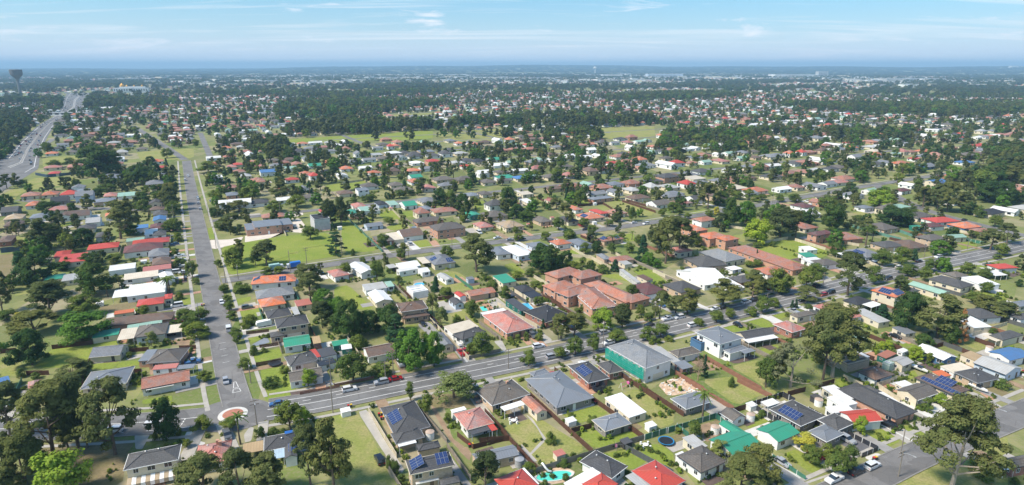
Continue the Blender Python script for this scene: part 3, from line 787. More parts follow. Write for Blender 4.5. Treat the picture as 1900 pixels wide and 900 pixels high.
('rnd',104.1,423.6,5.1,5.8),
('rnd',-5.4,462.9,8.3,10.0),
('drk',141.5,394.7,19.1,11.7),
('grn',151.7,394.7,16.7,13.3),
('ltg',144.3,354.5,14.5,16.9),
('gumd',163.3,368.0,19.4,20.5),
('gumd',171.9,366.0,16.2,13.1),
('drk',201.8,382.4,17.0,13.6),
('rnd',200.6,407.8,9.0,7.6),
('gum',91.6,327.9,21.6,16.4),
('rnd',106.2,346.9,7.9,8.3),
('con',130.9,319.8,6.3,1.5),
('con',134.0,321.9,4.5,1.5),
('gum',110.9,268.8,10.7,11.5),
('rnd',122.2,269.6,11.4,10.4),
('rnd',138.4,277.7,10.1,10.2),
('rnd',149.4,291.5,7.2,8.3),
('rnd',123.3,308.8,3.1,6.8),
('rnd',128.0,311.4,3.1,9.4),
('rnd',140.5,344.4,3.2,5.5),
('rnd',150.4,346.9,3.4,4.1),
('rnd',177.0,327.9,7.5,8.5),
('rnd',119.9,415.7,4.1,5.7),
('rnd',136.8,422.8,4.6,6.7),
('ylw',142.9,426.5,6.0,5.0),
('rnd',216.7,470.8,6.3,11.0),
('rnd',205.6,470.8,5.8,7.4),
('gum',143.7,448.4,18.2,14.9),
('rnd',230.6,446.4,9.8,14.9),
('drk',155.8,458.7,10.9,13.5),
('rnd',176.9,480.7,6.7,10.3),
('rnd',187.6,471.7,4.7,8.3),
('rnd',194.8,478.4,4.7,8.4),
('rnd',135.8,462.9,3.9,4.5),
('rnd',114.8,434.7,7.8,9.4),
('rnd',117.1,427.2,5.2,5.9),
('rnd',114.9,350.7,3.3,7.0),
('rnd',84.1,294.3,5.0,3.0),
('rnd',106.1,296.1,2.5,6.0),
('gum',152.5,267.2,19.1,14.2),
('rnd',193.1,310.8,9.1,10.0),
('rnd',204.4,312.8,9.2,9.4),
('con',215.1,319.6,6.5,4.8),
('grn',235.2,330.2,8.2,11.2),
('palm',205.4,349.4,11.5,9.7),
('palm',210.3,351.9,9.4,6.3),
('rnd',196.8,295.2,5.6,11.3),
('rnd',199.4,286.2,7.3,6.4),
('rnd',184.3,279.3,5.2,6.5),
('rnd',211.8,300.9,6.8,6.7),
('rnd',221.7,306.8,5.6,5.6),
('rnd',173.1,282.7,8.8,8.0),
('rnd',227.9,297.1,6.1,6.6),
('rnd',232.9,291.5,4.8,6.5),
('rnd',219.7,272.8,3.9,5.0),
('drk',248.0,394.7,13.5,20.3),
('drk',256.1,397.9,11.3,11.8),
('gum',304.0,452.5,14.8,13.3),
('gum',306.8,440.5,18.8,14.7),
('gum',311.1,436.6,21.2,14.6),
('gum',319.6,432.8,13.8,14.5),
('gum',270.5,339.5,12.6,13.6),
('rnd',281.2,368.0,3.8,8.8),
('ltg',271.2,452.5,13.0,18.6),
('drk',366.8,471.7,16.8,24.0),
('drk',371.3,462.9,17.4,18.1),
('rnd',287.5,462.1,5.9,6.3),
('rnd',313.1,393.2,7.6,9.3),
('drk',214.5,399.6,13.7,9.5),
('rnd',233.3,409.5,4.1,8.9),
('rnd',281.6,429.1,3.9,7.6),
('rnd',292.3,446.4,4.0,5.3),
('rnd',322.3,420.0,5.1,9.1),
('rnd',325.8,427.2,6.9,8.4),
('gum',290.5,353.2,11.6,10.5),
('rnd',269.4,329.0,6.8,7.9),
('rnd',261.8,322.4,2.7,6.5),
('gum',252.4,450.4,10.8,7.9),
('drk',-399.5,599.8,26.8,38.2),
('gum',-395.7,610.5,21.1,26.5),
('rnd',-468.6,638.8,8.3,12.9),
('rnd',-462.1,650.9,8.5,15.0),
('con',-357.8,644.8,9.3,4.5),
('drk',-384.5,663.4,8.6,10.5),
('rnd',-333.7,538.2,10.3,9.4),
('drk',-327.0,551.3,14.5,20.8),
('drk',-351.3,579.5,11.8,18.5),
('rnd',-376.3,534.0,6.6,7.0),
('rnd',-330.1,502.2,8.2,16.1),
('rnd',-427.7,538.2,5.5,11.0),
('gumd',-246.0,442.4,17.1,13.0),
('rnd',-298.5,610.5,10.6,23.0),
('rnd',-549.2,741.3,13.8,12.8),
('rnd',-392.6,711.0,11.2,12.3),
('drk',-689.7,965.2,13.6,24.7),
('rnd',-578.3,939.6,11.9,13.4),
]
CARS=[
('suv','white','B',-113.2,156.7),
('hatch','white','B',-104.0,159.5),
('hatch','silver','A',-94.1,185.5),
('sedan','blue','B',-72.0,171.1),
('suv','white','B',-52.0,180.0),
('suv','silver','B',-42.8,184.7),
('sedan','red','B',-38.5,187.1),
('suv','black','A',-34.8,142.7),
('sedan','silver','A',70.6,141.7),
('ute','white','B',80.8,134.8),
('suv','black','B',87.8,137.7),
('suv','white','B',93.3,140.2),
('suv','black','A',108.5,159.6),
('suv','silver','A',92.8,152.0),
('hatch','white','A',97.4,165.3),
('hatch','white','A',-127.3,256.8),
('van','white','A',-111.7,227.9),
('van','white','B',-144.9,252.9),
('hatch','black','B',-132.1,222.6),
('sedan','black','A',-36.0,233.4),
('sedan','black','A',-31.8,235.5),
('hatch','black','A',-30.0,231.2),
('suv','white','B',9.8,212.1),
('suv','silver','B',14.3,203.5),
('suv','white','B',19.2,206.2),
('suv','silver','B',35.9,224.5),
('suv','white','B',36.1,215.0),
('sedan','black','B',54.9,231.9),
('ute','white','B',63.6,238.3),
('suv','white','B',72.3,231.7),
('suv','white','B',68.9,239.8),
('suv','white','B',102.8,257.2),
('suv','black','B',106.8,259.3),
('sedan','white','B',86.5,249.1),
('sedan','black','B',90.5,250.7),
('hatch','black','A',90.4,231.8),
('sedan','black','B',128.9,260.1),
('hatch','red','B',141.1,266.5),
('suv','black','B',146.0,269.6),
('suv','black','B',143.9,278.5),
('hatch','white','A',68.1,213.2),
('sedan','black','B',101.8,303.4),
('hatch','red','B',101.1,299.5),
('sedan','black','B',194.9,468.1),
('suv','white','A',-244.9,478.4),
('suv','silver','A',-237.1,462.9),
('sedan','silver','A',-226.8,444.4),
('hatch','white','B',-150.0,473.9),
('van','white','B',-168.3,299.0),
('hatch','white','B',-165.1,298.0),
('suv','white','B',-230.8,472.5),
('van','white','A',-20.4,376.5),
('sedan','white','B',-8.9,364.4),
('sedan','white','B',80.8,402.2),
('suv','white','B',88.3,399.6),
('sedan','silver','B',-1.3,359.8),
('sedan','black','B',5.9,362.5),
('suv','black','A',66.0,421.8),
('hatch','black','B',46.4,384.5),
('sedan','black','B',69.8,409.5),
('suv','black','B',183.5,288.9),
('suv','white','B',199.7,306.8),
('suv','white','B',231.8,325.0),
('hatch','black','B',216.1,317.0),
('sedan','black','B',305.2,410.2),
('sedan','black','A',146.9,220.9),
('suv','white','A',-306.4,586.4),
('suv','silver','A',-248.0,484.2),
('suv','white','A',-298.7,565.1),
('truck','blue','B',-112.7,306.8),
('truck','white','B',-120.1,303.8),
('caravan','white','B',-99.2,231.8),
('boat','white','A',138.9,193.5),
('boat','white','A',149.4,180.2),
]
FENCES=[
('brown',1.8,[(-3.1,156.6),(6.7,138.1)]),
('brown',1.8,[(5.8,176.0),(21.7,145.7)]),
('brown',1.8,[(14.5,193.3),(25.2,173.4),(30.6,164.3)]),
('brown',1.8,[(16.8,155.9),(22.9,158.5)]),
('brown',1.8,[(33.8,157.3),(36.6,152.9)]),
('brown',1.8,[(-8.9,151.0),(-0.5,152.3)]),
('timber',1.8,[(2.0,135.7),(21.7,145.4),(36.7,152.6)]),
('green',1.8,[(36.9,152.6),(45.9,157.0)]),
('green',1.8,[(44.2,156.0),(60.2,163.8),(61.6,159.6)]),
('green',1.8,[(47.3,158.2),(49.3,153.5)]),
('brown',1.8,[(61.1,164.3),(72.6,169.7)]),
('rust',1.8,[(57.3,185.8),(66.8,167.5)]),
('rust',1.8,[(74.2,185.8),(81.2,174.9)]),
('brown',1.8,[(41.2,182.1),(50.9,164.6)]),
('black',1.8,[(72.8,170.1),(85.2,176.3),(87.2,172.3)]),
('black',1.8,[(72.8,170.1),(77.4,160.3)]),
('black',1.8,[(89.1,167.5),(92.0,161.7)]),
('brown',1.8,[(86.9,176.7),(93.8,179.6)]),
('brown',1.8,[(98.2,181.6),(105.7,185.0)]),
('green',1.2,[(69.1,144.4),(73.7,135.1)]),
('slate',1.8,[(30.7,147.9),(40.9,136.7)]),
('brown',1.6,[(-15.3,154.2),(-10.5,148.3),(-1.5,152.5)]),
('brown',1.8,[(-8.1,166.5),(-1.5,154.3)]),
('cream',1.6,[(-43.2,167.4),(-30.6,144.2)]),
('timber',1.6,[(-30.4,172.1),(-18.0,151.1)]),
('timber',1.8,[(-32.8,140.9),(-27.0,130.8)]),
('timber',1.8,[(-17.7,149.0),(-10.3,134.7)]),
('black',1.4,[(94.5,155.3),(99.0,147.6),(92.8,144.4)]),
('cream',1.8,[(110.1,187.9),(113.2,181.9)]),
('cream',1.8,[(117.8,181.9),(127.3,186.8)]),
('cream',1.8,[(118.0,182.1),(119.0,176.0),(119.9,172.8)]),
('brown',1.8,[(134.2,226.5),(142.3,209.1)]),
('brown',1.8,[(122.0,209.1),(127.7,201.0)]),
('brown',1.8,[(153.8,210.6),(160.1,213.2)]),
('brown',1.8,[(162.5,211.8),(164.4,205.8)]),
('brown',1.8,[(175.1,217.7),(178.0,211.8)]),
('cream',1.5,[(177.3,222.0),(199.3,233.4)]),
('rust',1.8,[(68.2,202.9),(79.7,179.6)]),
('rust',1.8,[(100.0,218.2),(103.1,210.8)]),
('rust',1.8,[(55.0,191.0),(61.3,179.6)]),
('brown',1.8,[(36.6,189.3),(45.1,173.5)]),
('brown',1.8,[(-163.2,190.4),(-155.9,190.8)]),
('brown',1.8,[(-168.9,210.6),(-156.7,214.8)]),
('brown',1.6,[(-139.1,208.2),(-132.7,209.4)]),
('timber',1.6,[(-144.8,192.5),(-149.5,202.6)]),
('brown',1.6,[(-185.2,207.2),(-180.7,208.8)]),
('brown',1.6,[(-129.2,192.1),(-125.7,192.5)]),
('timber',1.4,[(-125.7,192.7),(-118.1,179.4)]),
('rust',1.1,[(-67.0,177.4),(-55.7,182.1)]),
('rust',1.0,[(-57.7,182.8),(-46.0,188.1)]),
('brown',1.4,[(-102.9,223.6),(-95.1,226.2)]),
('brown',1.4,[(-93.1,211.7),(-86.5,214.0)]),
('brown',1.5,[(-88.6,196.9),(-81.2,200.4)]),
('brown',1.6,[(-122.1,210.5),(-116.2,211.0)]),
('cream',1.8,[(-34.1,238.3),(-15.2,201.5)]),
('cream',1.6,[(-62.5,219.0),(-53.4,202.3)]),
('brown',1.8,[(-32.7,260.5),(-26.4,262.9)]),
('timber',1.4,[(-15.1,202.5),(-4.1,208.4)]),
('timber',1.8,[(-13.2,233.7),(-4.2,218.0)]),
('brown',1.6,[(-53.3,278.2),(-45.2,262.2)]),
('green',1.8,[(-112.0,414.2),(-72.7,335.8)]),
('cream',1.6,[(-88.9,447.3),(-64.4,385.3)]),
('timber',1.6,[(-57.2,380.8),(-48.7,358.0)]),
('cream',1.6,[(-68.2,443.2),(-57.4,420.4)]),
('cream',1.8,[(27.8,327.6),(42.2,324.2),(50.5,304.6)]),
('cream',1.8,[(33.4,342.4),(39.8,325.8)]),
('cream',1.8,[(72.0,299.3),(77.9,286.3)]),
('cream',1.6,[(56.0,334.1),(59.0,326.0)]),
('cream',1.8,[(134.6,345.6),(153.1,356.0),(165.9,362.7)]),
('cream',1.8,[(168.8,359.4),(177.3,339.4)]),
('cream',1.6,[(134.6,398.0),(148.1,385.3)]),
('green',1.8,[(99.8,293.6),(106.9,276.8)]),
('teal',1.8,[(220.0,392.4),(232.0,359.4)]),
('teal',1.8,[(243.2,380.6),(244.9,364.1)]),
('cream',1.6,[(191.4,356.7),(200.7,347.6)]),
('cream',1.6,[(187.6,331.8),(188.9,306.8)]),
('green',1.8,[(269.7,361.4),(275.6,350.7)]),
('blue',3.0,[(-284.9,334.1),(-274.6,340.1)]),
('blue',2.6,[(-456.8,594.6),(-436.7,582.2),(-414.8,605.4)]),
('brown',1.8,[(48.9,454.6),(68.7,462.3),(72.8,442.3)]),
('brown',1.8,[(84.6,471.1),(102.1,433.7)]),
('brown',1.6,[(19.8,484.6),(27.2,464.1)]),
('cream',1.6,[(-150.9,549.7),(-114.3,580.0)]),
('cream',1.6,[(-163.1,533.9),(-150.4,505.5)]),
('cream',1.6,[(-138.9,570.2),(-126.2,549.7)]),
('slate',1.6,[(-21.7,473.0),(-12.6,443.2)]),
('cream',1.6,[(-6.3,254.8),(10.0,229.9)]),
('timber',1.4,[(9.8,268.9),(17.1,262.7)]),
('cream',1.6,[(11.1,273.2),(16.0,270.8)]),
('timber',1.2,[(91.9,235.1),(94.0,227.8)]),
('cream',1.4,[(-0.4,186.5),(1.9,182.5)]),
]
POLES=[
('pole',-53.7,166.7,26.4),
('pole',-39.7,189.6,8.5),
('pole',-41.6,185.9,4.3),
('pole',-126.3,234.8,8.8),
('pole',-157.1,291.5,6.5),
('pole',-170.7,316.0,7.9),
('pole',-228.5,411.2,11.6),
('pole',-169.1,343.2,9.2),
('pole',-137.4,283.6,9.0),
('pole',-133.6,288.9,5.4),
('pole',-112.6,301.8,14.2),
('pole',-107.3,311.8,9.5),
('pole',-163.8,430.9,9.9),
('pole',-183.9,420.0,11.0),
('pole',-153.1,454.5,10.0),
('pole',-93.5,329.0,10.2),
('pole',-56.6,326.8,6.8),
('pole',-34.0,340.7,8.1),
('pole',17.5,218.7,6.6),
('pole',-1.2,195.2,7.6),
('pole',58.8,238.6,5.0),
('lamp',33.7,212.4,9.1),
('lamp',-85.7,185.1,6.5),
('pole',-58.3,181.9,11.0),
('pole',-74.1,160.5,8.0),
('lamp',104.3,146.2,2.9),
('lamp',136.2,157.7,3.1),
('pole',97.9,136.5,5.2),
('pole',1.1,378.0,10.4),
('pole',60.9,390.0,5.6),
('pole',138.4,277.7,7.4),
('pole',146.3,277.7,3.3),
('pole',198.7,467.3,11.1),
('pole',223.7,324.6,6.4),
('pole',220.7,313.9,4.3),
('pole',258.4,340.7,5.6),
('pole',-210.7,422.7,9.5),
('pole',-164.8,433.7,8.5),
('pole',108.4,249.1,7.6),
('pole',-17.2,199.7,4.1),
]
PATCHES=[
('dry',[(-131.7,150.6),(-107.5,153.2),(-104.0,150.6),(-103.3,146.2),(-96.8,133.2),(-108.6,130.5),(-123.2,139.9)]),
('lawnlight',[(-56.2,164.3),(-46.6,167.2),(-38.6,152.9),(-29.3,133.2),(-41.7,130.5),(-48.8,143.0)]),
('concrete',[(-46.4,167.3),(-43.9,168.8),(-35.0,151.7),(-27.7,139.4),(-28.3,137.9),(-34.2,146.2)]),
('conclight',[(-93.0,156.6),(-89.2,157.2),(-88.6,152.9),(-84.4,151.3),(-86.1,148.3),(-84.2,144.8),(-86.4,143.5)]),
('concrete',[(-75.7,155.2),(-75.7,159.2),(-74.3,158.9),(-72.4,152.3),(-73.8,151.4)]),
('dirt',[(-26.0,175.1),(-23.0,174.4),(-22.6,168.0),(-18.5,158.9),(-16.2,152.9),(-12.9,149.5),(-14.5,148.3),(-17.5,152.9),(-23.5,166.7)]),
('dirt',[(-14.8,148.3),(-12.3,149.5),(-10.8,146.2),(-11.2,143.0)]),
('dry',[(-29.2,178.8),(-11.9,177.3),(-9.4,171.5),(-11.1,169.4),(-17.7,169.4),(-23.5,169.4)]),
('lawn',[(14.0,166.7),(25.7,171.1),(29.1,166.7),(19.5,160.8)]),
('lawn',[(18.0,156.4),(22.8,158.9),(37.2,157.0),(35.4,154.6),(22.5,148.3)]),
('lawnlight',[(-3.1,158.9),(7.5,164.7),(20.8,148.3),(7.2,140.7)]),
('lawnlight',[(28.9,175.1),(40.7,181.9),(48.5,166.7),(47.0,160.8),(37.8,156.4)]),
('concrete',[(4.1,166.0),(6.2,163.3),(8.2,157.0),(9.7,152.9),(5.1,145.6),(4.3,145.6),(8.7,153.2),(7.2,158.9)]),
('conclight',[(13.6,166.7),(25.2,172.5),(25.7,171.3),(13.9,165.2)]),
('sand',[(5.4,135.5),(8.4,139.9),(14.0,140.4),(16.3,138.4),(14.1,134.6),(8.6,133.0)]),
('lawn',[(24.7,146.2),(31.7,148.9),(36.1,143.5),(30.8,138.9)]),
('lawn',[(33.3,150.6),(40.9,150.6),(43.4,146.2),(41.8,139.9),(36.7,143.5)]),
('sand',[(47.6,184.3),(57.1,190.9),(60.9,180.3),(49.3,176.6)]),
('lawnlight',[(62.6,187.5),(75.8,190.0),(81.1,178.8),(68.8,170.8)]),
('dirt',[(54.2,160.1),(61.3,163.3),(59.0,155.2),(54.2,151.7),(53.2,152.9)]),
('lawnlight',[(79.0,190.9),(93.1,190.9),(88.0,178.8),(83.1,178.1)]),
('lawn',[(66.6,161.4),(72.0,166.7),(76.2,162.7),(69.6,156.4)]),
('lawn',[(72.8,146.2),(77.0,148.3),(81.7,139.9),(76.5,137.5)]),
('lawnlight',[(64.1,137.0),(68.0,141.4),(71.7,133.7),(65.4,132.7)]),
('conclight',[(68.0,141.4),(69.1,141.7),(74.3,135.1),(71.8,133.9)]),
('concrete',[(71.7,133.7),(81.6,137.9),(81.6,137.2),(72.0,133.0)]),
('lawnlight',[(77.2,135.1),(82.6,137.5),(82.7,136.5),(77.6,134.1)]),
('lawn',[(98.2,155.2),(106.7,158.6),(108.1,152.3),(99.6,147.2)]),
('asphalt',[(90.3,150.6),(95.1,154.1),(98.9,148.9),(94.2,146.2)]),
('conclight',[(93.6,144.6),(98.2,146.7),(100.0,144.0),(95.4,141.4)]),
('concrete',[(105.9,158.6),(107.1,159.2),(112.7,150.0),(110.0,148.3)]),
('lawn',[(111.1,159.5),(115.3,160.1),(117.0,154.6),(112.2,152.9)]),
('concrete',[(115.3,160.8),(119.5,163.0),(121.7,158.9),(117.3,155.2)]),
('lawn',[(137.7,173.6),(144.7,177.3),(147.6,170.4),(137.9,165.6)]),
('concrete',[(145.4,178.8),(147.5,179.6),(150.1,169.4),(146.6,168.7)]),
('brickpave',[(148.8,178.8),(152.7,180.0),(153.6,175.1),(149.1,172.5)]),
('lawn',[(99.2,145.4),(109.2,150.3),(109.2,148.6),(99.2,144.3)]),
('lawnlight',[(138.0,164.3),(147.1,168.3),(147.5,167.0),(136.9,161.7)]),
('lawnlight',[(91.6,133.2),(113.0,143.0),(126.9,146.2),(126.8,137.9),(121.1,130.5),(90.1,130.5)]),
('lawnlight',[(128.2,150.6),(140.0,155.2),(128.3,139.9)]),
('dirt',[(123.9,147.2),(127.5,147.8),(127.9,139.4),(124.9,135.5),(123.5,141.4)]),
('lawn',[(86.6,138.9),(94.6,143.5),(94.2,142.2),(87.5,138.4)]),
('lawnlight',[(128.6,220.9),(141.5,227.7),(139.3,212.4),(128.7,204.4)]),
('lawn',[(145.9,217.6),(154.5,219.8),(151.7,214.5),(144.6,212.4)]),
('lawnlight',[(168.8,216.6),(177.4,219.8),(176.1,212.4),(169.9,209.3)]),
('lawn',[(130.9,190.9),(137.8,194.3),(136.4,190.0),(130.7,186.7)]),
('lawn',[(107.4,187.5),(111.0,189.2),(112.7,182.7),(104.6,181.9)]),
('concrete',[(129.4,192.6),(133.7,194.3),(137.6,195.2),(130.3,190.0)]),
('lawn',[(211.4,269.6),(227.5,272.8),(219.2,259.0),(209.1,259.0)]),
('lawnlight',[(75.4,197.0),(87.8,202.5),(85.8,190.9),(92.0,188.4),(85.7,182.7),(81.7,184.3)]),
('concrete',[(83.4,232.4),(93.2,238.6),(93.5,236.7),(83.5,230.0)]),
('lawn',[(83.9,231.2),(92.4,234.8),(94.5,228.8),(87.2,225.4)]),
('lawn',[(95.7,237.3),(104.5,241.1),(105.0,231.2),(100.2,230.0)]),
('conclight',[(104.5,242.4),(108.0,243.7),(110.8,236.1),(105.9,232.4)]),
('lawn',[(109.0,243.7),(114.9,247.0),(115.0,242.4),(109.9,238.6)]),
('dirt',[(62.7,200.7),(69.4,203.5),(72.3,195.2),(67.2,193.5)]),
('deck',[(75.1,202.5),(85.3,208.3),(88.2,203.5),(78.1,198.8)]),
('lawn',[(89.6,209.3),(99.1,215.5),(98.8,208.3),(90.3,204.4)]),
('conclight',[(6.5,197.9),(10.7,200.2),(12.0,197.0),(7.8,195.2)]),
('asphaltlight',[(26.4,206.4),(29.1,207.4),(33.6,199.7),(28.3,197.9)]),
('lawn',[(12.2,199.7),(18.3,202.5),(18.6,201.6),(13.8,198.8)]),
('lawn',[(17.0,197.0),(25.8,201.6),(27.3,199.7),(21.2,197.0)]),
('brickpave',[(2.8,222.0),(5.6,223.1),(7.6,215.5),(5.8,213.9)]),
('concrete',[(8.9,226.5),(10.8,227.7),(15.5,218.7),(12.6,215.5)]),
('dirt',[(45.1,234.8),(54.9,239.8),(55.5,236.1),(46.3,230.6)]),
('lawn',[(-0.5,216.0),(3.6,218.7),(4.1,216.6),(0.0,213.9)]),
('lawn',[(17.6,260.4),(20.9,261.9),(21.0,256.8),(17.8,256.1)]),
('asphaltlight',[(-38.4,233.6),(-33.9,236.7),(-23.7,216.6),(-27.1,214.5)]),
('concrete',[(-22.6,212.4),(-20.3,213.9),(-13.7,200.2),(-16.1,198.8)]),
('dirt',[(-24.7,204.4),(-21.1,208.3),(-17.9,200.7),(-24.5,198.8)]),
('lawnlight',[(-32.2,260.4),(-28.1,261.9),(-14.5,238.6),(-11.6,227.7),(-23.9,238.6)]),
('lawn',[(-83.7,277.7),(-77.8,281.0),(-59.3,250.4),(-63.6,249.1),(-77.8,256.1)]),
('lawnlight',[(-34.1,277.7),(-25.1,284.5),(-15.1,281.0),(-16.0,276.0),(-26.8,271.2)]),
('concrete',[(-11.4,260.4),(-6.8,264.9),(-2.3,254.6),(-2.3,250.4),(-7.4,249.8)]),
('brickpave',[(-13.4,256.1),(-10.3,257.5),(-7.4,249.8),(-9.9,247.7)]),
('lawn',[(-43.0,232.4),(-38.4,233.6),(-37.4,230.0),(-41.7,227.7)]),
('lawnlight',[(-54.9,268.0),(-49.4,271.2),(-45.4,263.4),(-52.1,259.0)]),
('concrete',[(-7.0,217.6),(-3.9,218.7),(-2.0,210.4),(-2.8,208.3)]),
('lawn',[(-117.1,250.4),(-109.5,253.2),(-104.8,243.7),(-111.7,239.8)]),
('lawn',[(-101.9,220.9),(-94.9,225.4),(-94.1,223.1),(-97.9,215.5)]),
('concblue',[(-97.3,213.9),(-94.6,222.0),(-91.1,216.6),(-95.3,213.4)]),
('lawn',[(-93.9,204.4),(-85.6,212.4),(-82.3,204.4),(-89.1,199.7)]),
('lawn',[(-86.8,196.1),(-80.7,199.7),(-77.4,195.2),(-72.7,185.1),(-71.3,181.9),(-80.6,181.9)]),
('concrete',[(-119.3,253.2),(-112.5,259.7),(-111.1,256.1),(-117.1,250.4)]),
('dirt',[(-131.1,218.7),(-127.3,222.0),(-119.6,217.6),(-119.6,213.9),(-128.8,214.5)]),
('lawn',[(-118.8,204.4),(-114.2,206.4),(-109.6,198.8),(-115.5,198.8)]),
('brickpave',[(-123.5,212.4),(-118.1,213.9),(-114.6,206.9),(-119.5,205.9)]),
('lawn',[(-123.6,261.9),(-118.1,265.7),(-116.0,260.4),(-120.2,255.4)]),
('concrete',[(-145.4,250.4),(-136.8,258.2),(-135.5,256.1),(-140.0,241.1)]),
('lawn',[(-150.1,260.4),(-144.8,264.9),(-139.9,256.1),(-144.1,253.9)]),
('lawn',[(-82.6,184.3),(-78.7,187.5),(-70.9,184.3),(-67.9,176.6),(-74.4,173.6),(-76.9,174.4)]),
('lawn',[(-165.0,195.2),(-170.2,214.5),(-159.3,217.6),(-149.1,218.7),(-146.2,213.9),(-153.3,208.3),(-147.6,197.0)]),
('lawnlight',[(-183.3,204.4),(-178.8,206.4),(-167.8,195.2),(-166.4,190.0),(-172.0,190.0)]),
('lawn',[(-147.5,198.8),(-137.8,200.7),(-137.4,195.2),(-144.9,194.8)]),
('lawn',[(-137.8,200.7),(-131.7,201.6),(-129.8,197.9),(-136.8,195.7)]),
('concrete',[(-138.3,204.4),(-133.5,207.4),(-132.3,204.4),(-136.2,201.6)]),
('lawn',[(-128.8,192.6),(-126.2,193.0),(-120.3,182.3),(-123.4,182.7)]),
('dry',[(-178.2,253.2),(-166.5,259.0),(-162.7,253.2),(-172.7,243.7)]),
('lawn',[(-115.2,174.4),(-107.4,177.3),(-105.5,173.6),(-113.8,171.8)]),
('concrete',[(-128.8,166.7),(-125.9,168.3),(-123.5,164.7),(-127.2,164.3)]),
('concrete',[(-106.2,154.6),(-105.8,155.5),(-102.4,155.8),(-101.0,150.6),(-100.4,148.3),(-102.3,148.3)]),
('dry',[(-285.5,329.0),(-274.3,336.0),(-249.6,299.9),(-239.2,281.9),(-228.4,265.7),(-234.9,265.7)]),
('lawnlight',[(-228.2,270.4),(-224.6,275.2),(-220.5,270.4),(-225.1,265.7)]),
('concrete',[(-289.7,387.0),(-288.2,407.8),(-284.1,402.8),(-285.0,382.4)]),
('lawn',[(-300.0,402.8),(-290.2,409.5),(-289.9,399.6),(-293.3,393.2)]),
('lawnlight',[(-401.3,476.1),(-404.4,504.8),(-386.4,476.1),(-383.8,458.7)]),
('lawnlight',[(-306.8,369.4),(-295.8,369.4),(-282.6,350.7),(-292.3,350.7)]),
('concbright',[(-182.0,361.1),(-170.0,362.5),(-164.2,369.4),(-160.3,353.2),(-170.1,340.7)]),
('concbright',[(-164.6,372.2),(-141.8,380.9),(-131.1,378.0),(-131.9,390.0),(-145.1,416.4),(-150.9,416.4),(-144.3,399.6),(-143.1,387.0),(-147.2,361.1),(-157.4,354.5)]),
('concbright',[(-160.4,427.2),(-150.0,436.6),(-146.1,427.2),(-153.9,418.2)]),
('lawn',[(-167.5,345.6),(-158.6,355.8),(-145.6,366.6),(-129.4,375.1),(-115.3,378.0),(-99.9,348.1),(-94.9,329.0),(-123.4,309.8),(-141.5,294.3)]),
('concrete',[(-186.3,429.1),(-178.5,432.8),(-175.6,425.4),(-181.8,420.0)]),
('lawn',[(-195.9,390.0),(-193.5,393.2),(-179.3,363.8),(-182.2,362.5)]),
('lawn',[(-115.1,413.0),(-110.3,416.4),(-76.3,343.2),(-78.5,337.2),(-92.4,333.6),(-104.5,369.4)]),
('lawn',[(-76.0,348.1),(-68.1,354.5),(-65.1,345.6),(-72.9,339.5)]),
('lawn',[(-59.1,355.8),(-51.5,362.5),(-46.0,346.9),(-55.1,343.2)]),
('lawn',[(-95.2,430.9),(-87.6,444.4),(-75.0,416.4),(-84.3,409.5)]),
('lawn',[(-80.1,436.6),(-68.1,442.4),(-61.7,427.2),(-71.2,418.2)]),
('lawn',[(-82.0,393.2),(-73.5,402.8),(-65.9,390.0),(-76.4,383.9)]),
('brickpave',[(-49.5,358.5),(-45.6,361.1),(-41.3,348.1),(-45.1,345.6)]),
('concrete',[(-59.6,345.6),(-57.2,348.1),(-54.1,340.7),(-57.1,338.3)]),
('concrete',[(-69.3,353.2),(-66.9,355.8),(-59.5,340.7),(-61.0,337.2)]),
('lawnlight',[(-39.0,299.9),(-28.3,301.8),(-16.3,281.9),(-27.0,273.6),(-35.2,281.9)]),
('lawn',[(-30.0,471.7),(-21.9,476.1),(-15.4,450.4),(-26.5,442.4)]),
('lawn',[(-105.3,416.4),(-96.3,420.0),(-92.1,404.5),(-98.9,402.8)]),
('conclight',[(-51.6,450.4),(-43.1,434.7),(-44.4,430.9),(-51.6,442.4)]),
('lawn',[(-4.4,311.8),(0.6,316.0),(7.3,299.9),(1.8,292.5)]),
('lawnlight',[(32.8,320.2),(41.6,324.6),(46.1,309.8),(33.2,311.8)]),
('lawn',[(28.4,338.3),(32.9,343.2),(38.4,331.3),(33.6,329.0)]),
('lawn',[(60.9,301.8),(70.8,305.8),(75.3,283.6),(69.2,281.9)]),
('lawn',[(43.4,294.3),(52.3,298.0),(59.3,287.1),(57.2,285.3)]),
('lawnlight',[(70.3,467.3),(85.9,478.4),(103.3,438.5),(96.6,423.6),(86.5,427.2)]),
('lawn',[(66.4,372.2),(75.6,378.0),(74.1,358.5),(69.2,358.5)]),
('lawn',[(14.2,280.2),(18.8,299.9),(17.0,288.9),(16.0,281.9)]),
('lawn',[(46.5,476.1),(61.0,480.7),(57.1,462.9),(46.2,462.9)]),
('lawnlight',[(62.3,454.5),(74.5,458.7),(74.4,446.4),(65.4,438.5)]),
('lawn',[(138.2,345.6),(155.1,358.5),(166.8,362.5),(178.6,340.7),(174.2,329.0),(152.6,316.0),(147.7,322.4)]),
('lawnlight',[(136.2,372.2),(144.6,375.1),(137.7,355.8),(133.9,361.1)]),
('lawn',[(135.3,288.9),(139.8,292.5),(135.8,281.9),(133.5,281.9)]),
('lawn',[(126.7,434.7),(140.5,446.4),(139.6,434.7),(128.9,427.2)]),
('concrete',[(121.8,276.8),(131.6,280.2),(132.5,272.0),(126.2,268.8)]),
('concrete',[(152.8,292.5),(156.7,294.3),(155.5,287.1),(149.7,283.6)]),
('lawn',[(260.2,353.2),(274.5,358.5),(269.9,348.1),(257.1,340.7)]),
('lawnlight',[(242.4,434.7),(251.3,438.5),(252.0,420.0),(243.1,411.2)]),
